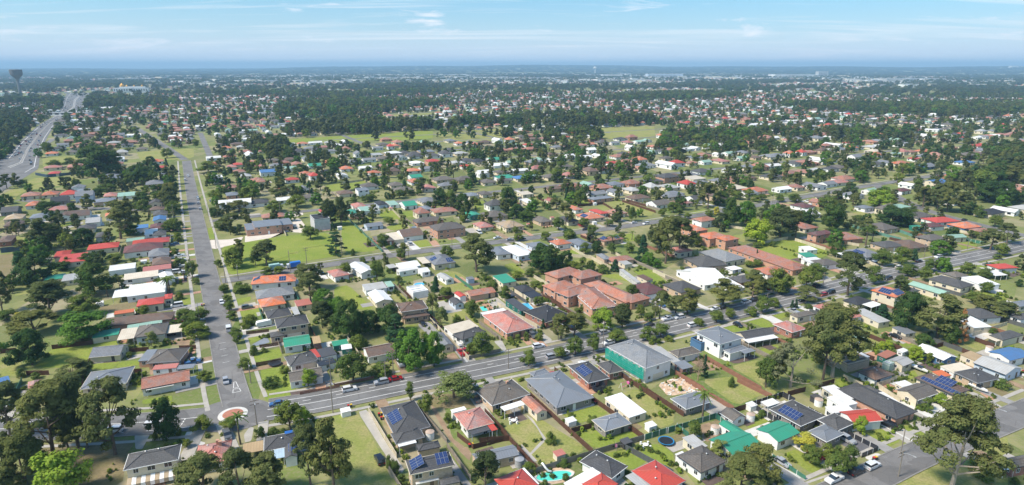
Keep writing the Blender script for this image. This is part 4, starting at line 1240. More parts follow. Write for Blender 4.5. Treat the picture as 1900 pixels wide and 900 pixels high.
('concrete',[(243.5,333.6),(251.9,337.2),(249.2,331.3),(241.7,329.0)]),
('conclight',[(241.0,314.9),(245.0,317.0),(248.0,299.9),(242.8,296.1)]),
('lawn',[(239.5,311.8),(244.5,311.8),(253.2,316.0),(247.8,307.8),(241.6,307.8)]),
('lawnlight',[(-534.7,711.0),(-507.8,733.5),(-472.2,683.0),(-481.5,638.8)]),
('lawnlight',[(-459.0,765.7),(-405.9,800.8),(-361.9,711.0),(-397.4,683.0),(-415.1,696.8)]),
('lawnlight',[(-445.4,579.5),(-411.8,584.4),(-387.9,551.3),(-407.6,517.7),(-386.4,467.3),(-390.6,467.3),(-412.3,494.9),(-436.0,551.3)]),
('lawn',[(-322.2,903.6),(-129.5,1035.6),(-113.4,903.6),(-221.3,881.1),(-304.5,859.6)]),
('lawnlight',[(-124.2,992.2),(-12.1,1066.6),(-10.2,892.2),(-84.5,870.2)]),
('lawnlight',[(92.5,1050.9),(250.2,1116.7),(214.2,939.6),(134.9,892.2),(91.9,978.6)]),
('lawnlight',[(-153.0,1427.3),(-142.4,1485.9),(-281.6,1347.3),(-271.6,1298.7)]),
('lawn',[(-148.4,542.5),(-134.6,565.1),(-123.1,542.5),(-132.9,517.7)]),
('lawn',[(-162.9,538.2),(-152.3,551.3),(-138.4,521.7),(-151.4,513.7)]),
('lawn',[(-137.8,579.5),(-117.9,589.5),(-110.7,560.4),(-120.9,546.9)]),
]
HWL=[(-572, 683), (-582, 718), (-681, 870), (-836, 1117), (-1015, 1427), (-1194, 1694), (-1540, 2207), (-1773, 2561)]
HWR=[(-415, 488), (-421, 506), (-466, 600), (-482, 633), (-559, 741), (-676, 915), (-830, 1153), (-968, 1400), (-1080, 1619), (-1309, 1969), (-1651, 2561)]
LANDMARKS=[('the roundabout', -83.3, 165.8),
 ('the townhouse complex', 30.4, 266.5),
 ('the mesh-wrapped building site', 44.4, 198.8),
 ('the flat grey warehouse', -126.2, 399.6),
 ('the turquoise pool', 10.3, 136.5),
 ('the grassy vacant lot', -43.4, 148.3),
 ('the green paddock', 162.5, 338.3),
 ('the huge roadside gum', 109.2, 133.2),
 ('the open dry field', -262.6, 309.8),
 ('the highway', -502.9, 633.0),
 ('the sports field', -222.0, 927.3),
 ('the rectangular blue pool', 6.5, 252.5),
 ('the main road bend', 232.7, 322.4),
 ('the orange townhouse row', 117.7, 369.4),
 ('the brick community building', -158.1, 390.0),
 ('the long straight street', -225.5, 416.4),
 ('the salmon roofed house', -1.4, 232.4),
 ('the rust coloured dead tree', 171.7, 220.9),
 ('the brick duplex', -39.8, 375.1),
 ('the grey roofed clubhouse', -373.8, 569.8),
 ('the far open park', 160.9, 992.2),
 ('the two-storey white house', 76.5, 212.4),
 ('the terrace villa row', 136.7, 316.0),
 ('the big back lawn', -161.1, 206.4),
 ('the white sheeted house', -167.9, 268.0),
 ('the green fenced reserve', -95.5, 375.1),
 ('the blue roofed hall', 381.0, 560.4),
 ('the big tree cluster', -43.0, 208.3),
 ('the vivid blue roof', 177.3, 206.4),
 ('the bright red roofs', -238.5, 333.6)]
POOLS=[(10.3, 136.5, 3.8), (-44.0, 281.9, 2.7), (-12.1, 250.4, 1.7), (6.5, 252.9, 2.5)]
P_TRAMP=[(27.7, 180.3), (42.5, 151.2), (-82.6, 198.1)]
P_TANK=[(1.9, 140.9), (57.5, 156.1), (70.0, 162.7), (93.9, 171.1), (-22.9, 153.5), (30.7, 314.9), (173.5, 208.3)]
P_BINS=[(-49.8, 169.7), (-39.5, 165.0), (-38.4, 163.0), (-11.6, 149.2), (25.6, 171.8), (33.3, 157.4), (95.4, 143.2), (-134.4, 253.5)]
P_SWING=[(36.4, 181.9)]
P_TABLE=[(0.4, 161.7), (36.5, 149.5)]
P_LINE=[(28.1, 147.2)]
P_SLIDE=[(9.2, 137.9)]
P_GSHED=[(17.0, 160.1, 'white'), (31.1, 149.5, 'dark'), (12.5, 144.0, 'pink'), (39.6, 157.7, 'white'), (72.4, 168.7, 'white'), (-178.7, 253.9, 'white')]
HAZE_D=0.0001
# ------------------------------------------------------------------ helpers
def tag(o, label=None, cat=None, group=None, kind=None):
    if label: o['label'] = label
    if cat: o['category'] = cat
    if group: o['group'] = group
    if kind: o['kind'] = kind
    return o
def link(name, data, parent=None, loc=(0, 0, 0), rz=0.0):
    o = bpy.data.objects.new(name, data); COL.objects.link(o); o.location = loc
    if rz: o.rotation_euler = (0, 0, rz)
    if parent is not None: o.parent = parent
    return o
class MB:
    def __init__(s): s.v = []; s.f = []; s.m = []; s.uv = []
    def face(s, pts, m=0, uv=None):
        i = len(s.v); s.v += [tuple(p) for p in pts]; s.f.append(tuple(range(i, i+len(pts)))); s.m.append(m)
        s.uv += uv if uv else [(p[0], p[1]) for p in pts]
    def box(s, x0, y0, z0, x1, y1, z1, m=0):
        P = [(x0,y0,z0),(x1,y0,z0),(x1,y1,z0),(x0,y1,z0),(x0,y0,z1),(x1,y0,z1),(x1,y1,z1),(x0,y1,z1)]
        for q in ((0,3,2,1),(4,5,6,7),(0,1,5,4),(1,2,6,5),(2,3,7,6),(3,0,4,7)):
            pts = [P[k] for k in q]
            uv = [(p[0]+p[1], p[2]) for p in pts] if q not in ((0,3,2,1),(4,5,6,7)) else [(p[0], p[1]) for p in pts]
            s.face(pts, m, uv)
    def tube(s, pts, rad, n=6, m=0, cap=True):
        rings = []
        for i, p in enumerate(pts):
            p = Vector(p); a = Vector(pts[max(i-1, 0)]); b = Vector(pts[min(i+1, len(pts)-1)])
            d = (b-a).normalized() if (b-a).length > 1e-6 else Vector((0, 0, 1))
            u = d.cross(Vector((0, 1, 0.01))).normalized(); v = d.cross(u)
            rings.append([p + (u*math.cos(2*math.pi*k/n) + v*math.sin(2*math.pi*k/n))*rad[i] for k in range(n)])
        for a, b in zip(rings, rings[1:]):
            for k in range(n): s.face([a[k], a[(k+1) % n], b[(k+1) % n], b[k]], m)
        if cap: s.face(rings[-1], m); s.face(rings[0][::-1], m)
    def lathe(s, prof, n=16, m=0, c=(0, 0, 0)):
        for (r0, z0), (r1, z1) in zip(prof, prof[1:]):
            for k in range(n):
                a, b = 2*math.pi*k/n, 2*math.pi*(k+1)/n
                s.face([(c[0]+r0*math.cos(a), c[1]+r0*math.sin(a), c[2]+z0), (c[0]+r0*math.cos(b), c[1]+r0*math.sin(b), c[2]+z0),
                        (c[0]+r1*math.cos(b), c[1]+r1*math.sin(b), c[2]+z1), (c[0]+r1*math.cos(a), c[1]+r1*math.sin(a), c[2]+z1)], m)
    def mesh(s, name, mats):
        me = bpy.data.meshes.new(name); me.from_pydata(s.v, [], s.f)
        for m in (mats if isinstance(mats, (list, tuple)) else [mats]): me.materials.append(m)
        me.polygons.foreach_set('material_index', s.m)
        ul = me.uv_layers.new(name='UVMap'); ul.data.foreach_set('uv', [c for p in s.uv for c in p])
        me.update(); return me
    def build(s, name, mats, parent=None, loc=(0, 0, 0), rz=0.0): return link(name, s.mesh(name, mats), parent, loc, rz)
# ------------------------------------------------------------------ materials
MATS = {}
def newmat(name):
    m = bpy.data.materials.new(name); m.use_nodes = True; t = m.node_tree
    return m, t, t.nodes['Principled BSDF']
def node(t, ty, **k):
    n = t.nodes.new(ty)
    for a, b in k.items(): setattr(n, a, b)
    return n
def mixc(t, fac, a, b, bt='MIX'):
    m = node(t, 'ShaderNodeMix', data_type='RGBA', blend_type=bt)
    for i, v in ((0, fac), (6, a), (7, b)):
        if isinstance(v, (int, float)): m.inputs[i].default_value = v
        elif isinstance(v, (tuple, list)): m.inputs[i].default_value = tuple(v)[:3] + (1,)
        else: t.links.new(v, m.inputs[i])
    return m.outputs[2]
def noise(t, scale, det=4, vec=None, rough=.55):
    n = node(t, 'ShaderNodeTexNoise'); n.inputs['Scale'].default_value = scale; n.inputs['Detail'].default_value = det
    n.inputs['Roughness'].default_value = rough
    if vec is not None: t.links.new(vec, n.inputs['Vector'])
    return n.outputs['Fac']
def ramp(t, fac, stops):
    r = node(t, 'ShaderNodeValToRGB'); e = r.color_ramp.elements
    while len(e) < len(stops): e.new(.5)
    for x, (p, c) in zip(e, stops): x.position = p; x.color = tuple(c)[:3] + (1,) if not isinstance(c, float) else (c, c, c, 1)
    t.links.new(fac, r.inputs[0]); return r.outputs[0]
def mul(c, k): return tuple(min(1, x*k) for x in c[:3])
def plain(name, col, rough=.75, var=.18, scale=.6, metal=0.0, world=False):
    if name in MATS: return MATS[name]
    m, t, b = newmat(name)
    if world: vec = node(t, 'ShaderNodeNewGeometry').outputs['Position']
    else: vec = node(t, 'ShaderNodeTexCoord').outputs['Object']
    n1 = noise(t, scale, 6, vec); n2 = noise(t, scale*7, 3, vec)
    c = mixc(t, ramp(t, n1, ((.3, 0.0), (.7, 1.0))), mul(col, 1-var), mul(col, 1+var))
    c = mixc(t, ramp(t, n2, ((.45, 0.0), (.75, .45))), c, mul(col, 1-1.6*var))
    t.links.new(c, b.inputs['Base Color']); b.inputs['Roughness'].default_value = rough; b.inputs['Metallic'].default_value = metal
    MATS[name] = m; return m
def tile(name, col):
    m, t, b = newmat(name); uv = node(t, 'ShaderNodeTexCoord')
    br = node(t, 'ShaderNodeTexBrick'); t.links.new(uv.outputs['UV'], br.inputs['Vector'])
    br.inputs['Scale'].default_value = 1; br.inputs['Brick Width'].default_value = .9; br.inputs['Row Height'].default_value = .62
    br.inputs['Mortar Size'].default_value = .05; br.inputs['Color1'].default_value = mul(col, 1.16)+(1,)
    br.inputs['Color2'].default_value = mul(col, .86)+(1,); br.inputs['Mortar'].default_value = mul(col, .62)+(1,)
    oi = node(t, 'ShaderNodeObjectInfo')
    ob = node(t, 'ShaderNodeVectorMath', operation='ADD'); t.links.new(uv.outputs['Object'], ob.inputs[0]); t.links.new(oi.outputs['Location'], ob.inputs[1])
    n1 = noise(t, .28, 8, ob.outputs[0], .65)
    grey = (sum(col)/3*.9,)*3
    c = mixc(t, ramp(t, n1, ((.40, 0.0), (.66, .7))), br.outputs['Color'], mul(grey, 1.15))
    n2 = noise(t, 1.6, 6, ob.outputs[0], .7)
    c = mixc(t, ramp(t, n2, ((.50, 0.0), (.72, .6))), c, mul(col, .5))
    c = mixc(t, 1.0, c, ramp(t, oi.outputs['Random'], ((0.0, (.82, .82, .84)), (1.0, (1.12, 1.1, 1.06)))), 'MULTIPLY')
    t.links.new(c, b.inputs['Base Color']); b.inputs['Roughness'].default_value = .82
    bp = node(t, 'ShaderNodeBump'); bp.inputs['Strength'].default_value = .5; bp.inputs['Distance'].default_value = .06
    t.links.new(br.outputs['Fac'], bp.inputs['Height']); bp.invert = True; t.links.new(bp.outputs[0], b.inputs['Normal'])
    return m
def steel(name, col, rough=.45):
    m, t, b = newmat(name); uv = node(t, 'ShaderNodeTexCoord')
    wv = node(t, 'ShaderNodeTexWave', wave_type='BANDS', bands_direction='X'); wv.inputs['Scale'].default_value = .42
    wv.inputs['Distortion'].default_value = 0; t.links.new(uv.outputs['UV'], wv.inputs['Vector'])
    oi = node(t, 'ShaderNodeObjectInfo')
    ob = node(t, 'ShaderNodeVectorMath', operation='ADD'); t.links.new(uv.outputs['Object'], ob.inputs[0]); t.links.new(oi.outputs['Location'], ob.inputs[1])
    n1 = noise(t, .35, 7, ob.outputs[0], .65)
    c = mixc(t, ramp(t, wv.outputs['Fac'], ((.75, 0.0), (.98, .5))), col, mul(col, .74))
    c = mixc(t, ramp(t, n1, ((.44, 0.0), (.72, .7))), c, mul((col[0]*.8+.05, col[1]*.78+.035, col[2]*.74+.02), .85))
    c = mixc(t, 1.0, c, ramp(t, oi.outputs['Random'], ((0.0, (.88, .88, .88)), (1.0, (1.06, 1.06, 1.06)))), 'MULTIPLY')
    t.links.new(c, b.inputs['Base Color']); b.inputs['Roughness'].default_value = rough
    bp = node(t, 'ShaderNodeBump'); bp.inputs['Strength'].default_value = .25; bp.inputs['Distance'].default_value = .05
    t.links.new(wv.outputs['Fac'], bp.inputs['Height']); t.links.new(bp.outputs[0], b.inputs['Normal'])
    return m
def brick(name, col):
    m, t, b = newmat(name); uv = node(t, 'ShaderNodeTexCoord')
    br = node(t, 'ShaderNodeTexBrick'); t.links.new(uv.outputs['UV'], br.inputs['Vector']); br.inputs['Scale'].default_value = 1
    br.inputs['Brick Width'].default_value = .46; br.inputs['Row Height'].default_value = .17; br.inputs['Mortar Size'].default_value = .02
    br.inputs['Color1'].default_value = mul(col, 1.2)+(1,); br.inputs['Color2'].default_value = mul(col, .8)+(1,); br.inputs['Mortar'].default_value = (.4, .37, .33, 1)
    n1 = noise(t, .5, 6, uv.outputs['Object'])
    c = mixc(t, ramp(t, n1, ((.4, 0.0), (.8, .35))), br.outputs['Color'], mul(col, .7))
    t.links.new(c, b.inputs['Base Color']); b.inputs['Roughness'].default_value = .9
    return m
def boards(name, col):
    m, t, b = newmat(name); uv = node(t, 'ShaderNodeTexCoord')
    wv = node(t, 'ShaderNodeTexWave', wave_type='BANDS', bands_direction='Y', wave_profile='SAW'); wv.inputs['Scale'].default_value = .8
    t.links.new(uv.outputs['UV'], wv.inputs['Vector'])
    n1 = noise(t, .6, 6, uv.outputs['Object'])
    c = mixc(t, ramp(t, wv.outputs['Fac'], ((.86, 0.0), (.97, .45))), col, mul(col, .55))
    c = mixc(t, ramp(t, n1, ((.45, 0.0), (.8, .4))), c, mul(col, .72))
    t.links.new(c, b.inputs['Base Color']); b.inputs['Roughness'].default_value = .7
    return m
ROOFC = dict(dg=(.085,.087,.094), mg=(.205,.225,.255), lg=(.44,.44,.43), bk=(.036,.042,.055), br=(.17,.105,.078), gb=(.150,.130,.112),
             rb=(.42,.165,.105), pk=(.48,.175,.14), rd=(.50,.075,.052), orr=(.62,.165,.060), gn=(.045,.30,.19), lgn=(.30,.47,.38), wh=(.80,.80,.79),
             cr=(.68,.60,.47), bl=(.085,.20,.42), mr=(.165,.060,.062), tn=(.50,.36,.20), pb=(.42,.55,.66))
TILED = {'dg','br','gb','rb','pk','orr','mr','tn','bk'}
ROOF = {}
for k, c in ROOFC.items():
    ROOF[k, 't'] = tile('roof_tile_'+k, c) if k in TILED or k == 'mg' else None
    ROOF[k, 's'] = steel('roof_steel_'+k, c)
ROOFN = dict(dg='charcoal', mg='steel grey', lg='light grey', bk='navy black', br='brown', gb='weathered grey-brown', rb='terracotta', pk='faded red', rd='bright red',
             orr='orange', gn='green', lgn='pale green', wh='white', cr='cream', bl='blue', mr='plum', tn='tan', pb='pale blue')
WALL = dict(wh=boards('wall_white', (.78,.78,.76)), cr=boards('wall_cream', (.68,.60,.45)), ob=brick('wall_orange_brick', (.56,.26,.15)), rb=brick('wall_red_brick', (.33,.085,.045)),
            yb=brick('wall_tan_brick', (.58,.41,.26)), gb=brick('wall_grey_brick', (.19,.175,.17)), bl=boards('wall_blue', (.07,.16,.30)), pb=boards('wall_pale_blue', (.52,.60,.70)),
            te=steel('wall_teal', (.02,.17,.14)), mr=brick('wall_maroon', (.18,.05,.045)), lg=plain('wall_light_grey', (.5,.5,.5)), lgn=boards('wall_mint', (.40,.52,.44)), dg=plain('wall_dark', (.07,.07,.08)))
WALLN = dict(wh='white', cr='cream', ob='orange brick', rb='red brick', yb='tan brick', gb='grey brick', bl='blue', pb='pale blue', te='teal', mr='maroon', lg='grey', lgn='mint', dg='dark')
M_white = plain('white_paint', (.80,.80,.78), .6, .08); M_dark = plain('dark_trim', (.05,.05,.055), .6)
M_cream = plain('cream_trim', (.70,.63,.50), .6, .1); M_grey = plain('grey_trim', (.35,.36,.38), .6)
def glassmat():
    m, t, b = newmat('window_glass'); b.inputs['Base Color'].default_value = (.025, .032, .042, 1); b.inputs['Roughness'].default_value = .08
    b.inputs['Specular IOR Level'].default_value = .8; return m
M_glass = glassmat()
M_wood = plain('timber', (.16, .11, .075), .85, .3, 1.5); M_conc = plain('concrete', (.42, .40, .37), .9, .12, .4, world=True)
M_metal = plain('galvanised', (.45, .46, .47), .45, .1, 1, .5)
M_red = plain('red_plastic', (.5, .03, .025), .5); M_yel = plain('yellow_plastic', (.7, .45, .03), .5); M_blue = plain('blue_plastic', (.03, .14, .45), .5); M_pink = plain('pink_plastic', (.75, .15, .38), .5)
M_black = plain('black_plastic', (.02, .02, .022), .5)
def solarmat():
    m, t, b = newmat('solar_cells'); uv = node(t, 'ShaderNodeTexCoord'); br = node(t, 'ShaderNodeTexBrick', offset=0.0)
    t.links.new(uv.outputs['UV'], br.inputs['Vector']); br.inputs['Scale'].default_value = 1; br.inputs['Brick Width'].default_value = .5; br.inputs['Row Height'].default_value = .28
    br.inputs['Mortar Size'].default_value = .012; br.inputs['Color1'].default_value = (.018,.035,.12,1); br.inputs['Color2'].default_value = (.022,.045,.14,1); br.inputs['Mortar'].default_value = (.12,.15,.25,1)
    t.links.new(br.outputs['Color'], b.inputs['Base Color']); b.inputs['Roughness'].default_value = .12; return m
M_solar = solarmat()
# ------------------------------------------------------------------ ground
def groundmat():
    m, t, b = newmat('suburb_ground'); pos = node(t, 'ShaderNodeNewGeometry').outputs['Position']
    mp = node(t, 'ShaderNodeMapping'); mp.inputs['Rotation'].default_value = (0, 0, -ROT); mp.inputs['Scale'].default_value = (1/17., 1/38., 1)
    t.links.new(pos, mp.inputs[0]); fl = node(t, 'ShaderNodeVectorMath', operation='FLOOR'); t.links.new(mp.outputs[0], fl.inputs[0])
    wn = node(t, 'ShaderNodeTexWhiteNoise'); t.links.new(fl.outputs[0], wn.inputs['Vector'])
    lot = ramp(t, wn.outputs['Value'], ((0, (.13, .19, .045)), (.2, (.22, .25, .08)), (.4, (.34, .30, .16)), (.55, (.15, .18, .06)), (.75, (.27, .27, .11)), (1, (.38, .32, .23))))
    n1 = noise(t, .12, 8, pos, .65); n2 = noise(t, .9, 6, pos, .7); n3 = noise(t, .012, 3, pos)
    c = mixc(t, ramp(t, n1, ((.42, 0.0), (.68, .7))), lot, (.12, .17, .045))
    c = mixc(t, ramp(t, n2, ((.48, 0.0), (.7, .75))), c, (.30, .25, .17))
    c = mixc(t, ramp(t, n3, ((.4, 0.0), (.7, .4))), c, (.09, .12, .04))
    t.links.new(c, b.inputs['Base Color']); b.inputs['Roughness'].default_value = 1; b.inputs['Specular IOR Level'].default_value = .1
    return m
def grassmat(name, a, bcol, dry, amt):
    m, t, b = newmat(name); pos = node(t, 'ShaderNodeNewGeometry').outputs['Position']
    n1 = noise(t, .16, 8, pos, .62); n2 = noise(t, 1.4, 6, pos, .7); n3 = noise(t, .05, 4, pos)
    c = mixc(t, ramp(t, n3, ((.35, 0.0), (.65, 1.0))), a, bcol)
    c = mixc(t, ramp(t, n1, ((.62-amt*.25, 0.0), (.80-amt*.15, .85))), c, dry)
    c = mixc(t, ramp(t, n2, ((.42, 0.0), (.72, .75))), c, mul(a, .55))
    n4 = noise(t, .55, 7, pos, .72); c = mixc(t, ramp(t, n4, ((.58, 0.0), (.72, .7))), c, mul(dry, 1.05))
    t.links.new(c, b.inputs['Base Color']); b.inputs['Roughness'].default_value = 1; b.inputs['Specular IOR Level'].default_value = .1
    return m
M_ground = groundmat()
PATM = dict(lawn=grassmat('lawn_green', (.205,.27,.048), (.265,.30,.066), (.35,.32,.12), .3), lawnlight=grassmat('lawn_dry', (.23,.27,.07), (.30,.30,.10), (.38,.32,.16), .75),
            dry=grassmat('dry_grass', (.24,.20,.11), (.20,.19,.08), (.30,.23,.15), .8), concrete=plain('concrete_path', (.40,.375,.335), .9, .14, .35, world=True),
            conclight=plain('concrete_new', (.60,.585,.55), .85, .1, .3, world=True), concbright=plain('forecourt', (.62,.55,.47), .9, .1, .2, world=True),
            dirt=plain('bare_earth', (.30,.21,.135), 1, .25, .35, world=True), sand=plain('sand_rubble', (.58,.42,.29), 1, .3, .6, world=True),
            asphalt=plain('asphalt_yard', (.13,.13,.14), .9, .2, .3, world=True), asphaltlight=plain('asphalt_pale', (.30,.29,.28), .9, .15, .3, world=True),
            brickpave=plain('brick_paving', (.45,.26,.17), .9, .2, .7, world=True), concblue=plain('blue_grey_paving', (.20,.23,.28), .9, .12, .5, world=True), deck=plain('timber_deck', (.12,.085,.075), .8, .25, 1.0, world=True))
PATN = dict(lawn='lawn', lawnlight='lawn', dry='dry_grass', concrete='driveway', conclight='driveway', concbright='forecourt', dirt='bare_earth', sand='sandy_ground', asphalt='driveway', asphaltlight='driveway', brickpave='paving', concblue='driveway', deck='deck')
g = MB(); cs = [0]; st = 30.0
while cs[-1] < 36000: cs.append(cs[-1]+st); st *= 1.13
xs = [-c for c in cs[:0:-1]] + cs; ys = [-400, -200, 0] + [c for c in cs[1:]]
def terrain(x, y):
    d = math.hypot(x, y)
    if d < 9000: return 0.0
    k = min(1, (d-9000)/9000); k = k*k*(3-2*k)
    a = math.atan2(x, y)
    return k*(70 + 26*math.sin(a*3.1+.6) + 20*math.sin(a*7.3+2) + 9*math.sin(a*19) + 6*math.sin(a*41+1) + 5*math.sin(d/2100.0) + 22*max(0, 1-abs(a-.05)/.5))
nx, ny = len(xs), len(ys)
gv = [(x, y, terrain(x, y)) for y in ys for x in xs]
gf = [(j*nx+i, j*nx+i+1, (j+1)*nx+i+1, (j+1)*nx+i) for j in range(ny-1) for i in range(nx-1)]
gm = bpy.data.meshes.new('ground'); gm.from_pydata(gv, [], gf); gm.materials.append(M_ground)
tag(link('ground', gm), kind='structure')
OCC = set()
def occ_disc(x, y, r):
    n = int(r//4)+1; ci, cj = int(x//4), int(y//4)
    for i in range(-n, n+1):
        for j in range(-n, n+1):
            if (i*4)**2+(j*4)**2 <= (r+2)**2: OCC.add((ci+i, cj+j))
def inpoly(x, y, P):
    c = False; j = len(P)-1
    for i in range(len(P)):
        if (P[i][1] > y) != (P[j][1] > y) and x < (P[j][0]-P[i][0])*(y-P[i][1])/(P[j][1]-P[i][1])+P[i][0]: c = not c
        j = i
    return c
def occ_poly(P):
    x0, x1 = min(p[0] for p in P), max(p[0] for p in P); y0, y1 = min(p[1] for p in P), max(p[1] for p in P)
    for i in range(int(x0//4), int(x1//4)+1):
        for j in range(int(y0//4), int(y1//4)+1):
            if inpoly(i*4+2, j*4+2, P): OCC.add((i, j))
def sheet(name, P, z, mat):
    # rounded outline (one corner-cutting pass), triangulated fan by bmesh
    Q = []
    for i in range(len(P)):
        a, b = Vector(P[i]), Vector(P[(i+1) % len(P)]); Q += [a.lerp(b, .12), a.lerp(b, .88)]
    bm = bmesh.new(); f = bm.faces.new([bm.verts.new((p.x, p.y, z)) for p in Q]); f.normal_update()
    if f.normal.z < 0: f.normal_flip()
    bmesh.ops.triangulate(bm, faces=bm.faces[:]); me = bpy.data.meshes.new(name); bm.to_mesh(me); bm.free(); me.materials.append(mat)
    return tag(link(name, me), kind='structure')
for i, (k, P) in enumerate(PATCHES):
    sheet(PATN[k], P, .012+.0004*i, PATM[k]); occ_poly(P)
# ------------------------------------------------------------------ roads
def roadmat(name, col):
    m, t, b = newmat(name); pos = node(t, 'ShaderNodeNewGeometry').outputs['Position']
    n1 = noise(t, .09, 8, pos, .6); n2 = noise(t, 2.5, 5, pos, .7); n3 = noise(t, .35, 6, pos, .6)
    c = mixc(t, ramp(t, n1, ((.35, 0.0), (.65, 1.0))), mul(col, .84), mul(col, 1.16)); c = mixc(t, ramp(t, n2, ((.5, 0.0), (.8, .35))), c, mul(col, .7))
    c = mixc(t, ramp(t, n3, ((.56, 0.0), (.64, .55))), c, mul(col, 1.28))
    mp = node(t, 'ShaderNodeMapping'); mp.inputs['Rotation'].default_value = (0, 0, -ROT); mp.inputs['Scale'].default_value = (.13, .21, 1); t.links.new(pos, mp.inputs[0])
    vo = node(t, 'ShaderNodeTexVoronoi', distance='CHEBYCHEV'); vo.inputs['Scale'].default_value = 1; t.links.new(mp.outputs[0], vo.inputs['Vector'])
    wn = node(t, 'ShaderNodeTexWhiteNoise'); t.links.new(vo.outputs['Position'], wn.inputs['Vector'])
    c = mixc(t, ramp(t, wn.outputs['Value'], ((.74, 0.0), (.78, .55))), c, mul(col, .62))
    vc = node(t, 'ShaderNodeTexVoronoi', feature='DISTANCE_TO_EDGE'); vc.inputs['Scale'].default_value = .22; t.links.new(pos, vc.inputs['Vector'])
    c = mixc(t, ramp(t, vc.outputs['Distance'], ((0.0, .6), (.018, 0.0))), c, mul(col, .5))
    t.links.new(c, b.inputs['Base Color']); b.inputs['Roughness'].default_value = .92; return m
M_road = roadmat('asphalt', (.165,.162,.160)); M_road2 = roadmat('asphalt_side', (.180,.174,.170)); M_mark = plain('road_paint', (.72,.72,.70), .8, .12, 2.0, world=True)
M_kerb = plain('kerb_concrete', (.25,.24,.22), .9, .2, .5, world=True)
def offset(P, d):
    o = []
    for i, p in enumerate(P):
        a = Vector(P[max(i-1, 0)]); b = Vector(P[min(i+1, len(P)-1)]); t = (b-a).normalized(); o.append((p[0]-t.y*d, p[1]+t.x*d))
    return o
def resample(P, step):
    o = [Vector(P[0])]
    for a, b in zip(P, P[1:]):
        a, b = Vector(a), Vector(b); n = max(1, int((b-a).length/step))
        o += [a.lerp(b, k/n) for k in range(1, n+1)]
    return [(p.x, p.y) for p in o]
def smooth(P, it=3):
    for _ in range(it):
        Q = [P[0]]
        for a, b in zip(P, P[1:]): Q += [(a[0]*.75+b[0]*.25, a[1]*.75+b[1]*.25), (a[0]*.25+b[0]*.75, a[1]*.25+b[1]*.75)]
        P = Q + [P[-1]]
    return P
def strip_mb(mb, P, d0, d1, z, z2=None, m=0):
    A, B = offset(P, d0), offset(P, d1); z2 = z if z2 is None else z2
    for i in range(len(P)-1): mb.face([(*A[i], z), (*A[i+1], z), (*B[i+1], z2), (*B[i], z2)], m)
def dashes(mb, P, off, z, L, gap, wd):
    Q = resample(offset(P, off), .5); acc = 0; seg = []
    for a, b in zip(Q, Q[1:]):
        l = math.dist(a, b)
        if acc < L: seg.append(a)
        elif seg:
            seg.append(a); strip_mb(mb, seg, -wd/2, wd/2, z); seg = []
        acc += l
        if acc > L+gap: acc = 0
RB = (-83.3, 165.8)
def road(name, P, width, mat, kerb=True, z=.09, foot=(), marks=None, clip_rb=0):
    P = smooth(P, 3)
    if clip_rb: P = [p for p in P if math.dist(p, RB) > clip_rb]
    mb = MB(); strip_mb(mb, P, width/2, -width/2, z); tag(mb.build(name, mat), kind='structure')
    for p in resample(P, 4): occ_disc(p[0], p[1], width/2+(3.5 if kerb else 1))
    if kerb:
        kb = MB()
        for s in (1, -1):
            a, b = (s*(width/2-.05), s*(width/2+.3))
            strip_mb(kb, P, max(a, b), min(a, b), z+.10); strip_mb(kb, P, a, a-.001*s, z+.10, z)
        tag(kb.build('kerb', M_kerb), kind='structure')
    for d0, wd in foot:
        fb = MB(); strip_mb(fb, P, d0+wd/2, d0-wd/2, .105+.002*random.random()); tag(fb.build('footpath', PATM['concrete']), kind='structure')
    if marks:
        mk = MB()
        for off, kind in marks:
            if kind == 'solid': strip_mb(mk, P, off+.11, off-.11, z+.012)
            else: dashes(mk, P, off, z+.012, *kind, .2)
        tag(mk.build('road_marking', M_mark), kind='structure')
    return P
AXV = Vector((-math.sin(ROT), math.cos(ROT))); BXV = Vector((math.cos(ROT), math.sin(ROT)))
S1 = [(-84.5, 172), (-94.5, 189.2), (-130, 256), (-164.6, 320.5), (-274, 526), (-360, 690)]
S2L = [(-215, 152), (-160, 156), (-137, 158), (-107, 160.5), (-92, 163.5)]
S2 = [(-74, 168.5), (-60, 173), (-45, 180), (-29, 187), (-1, 199), (27, 212), (70, 234.5), (123, 262), (153, 278), (191, 299), (242, 322), (300, 350), (420, 410), (700, 552)]
S3 = [(-140.6, 286.6), (-129, 293), (-94, 314), (-53, 337), (23, 371), (62, 388), (125, 423), (192, 463), (244, 497), (309, 538), (420, 600), (700, 765)]
S4 = [(70, 125), (90, 135.5), (109, 146), (142, 161), (200, 190), (320, 252)]
S5 = [(320, 545), (297, 448), (305, 405), (318, 362)]
S6 = [(-203, 408), (-174, 425), (-130, 449), (-60, 487), (60, 552), (230, 645), (480, 780)]
P1 = road('street', S1, 8.2, M_road2, foot=((8.4, 1.4), (-8.2, 1.3)), marks=None)
P2L = road('main_road', S2L, 12.0, M_road, foot=((-9.2, 1.3), (9.0, 1.3)), marks=((0.9, 'solid'), (-4.1, (3, 6)), (4.1, (3, 6))))
P2 = road('main_road', S2, 12.8, M_road, z=.094, foot=((-9.4, 1.4), (9.6, 1.2)), marks=((0.0, 'solid'), (-4.2, 'solid'), (4.2, 'solid'), (2.1, (2, 8))))
P3 = road('street', S3, 8.0, M_road2, z=.088, foot=((7.0, 1.2),))
P4 = road('street', S4, 8.8, M_road2, foot=((7.6, 1.3),))
P5 = road('street', S5, 7.5, M_road2, z=.086); P6 = road('street', S6, 7.0, M_road2, z=.084)
for k in range(9):      # more streets of the same grid further back
    b0 = Vector((-150, 640)) + AXV*(k*92) + BXV*(40*(k % 3))
    road('street', [tuple(b0 + BXV*t) for t in (0, 160, 330, 560)], 7, M_road2, kerb=False, z=.08)
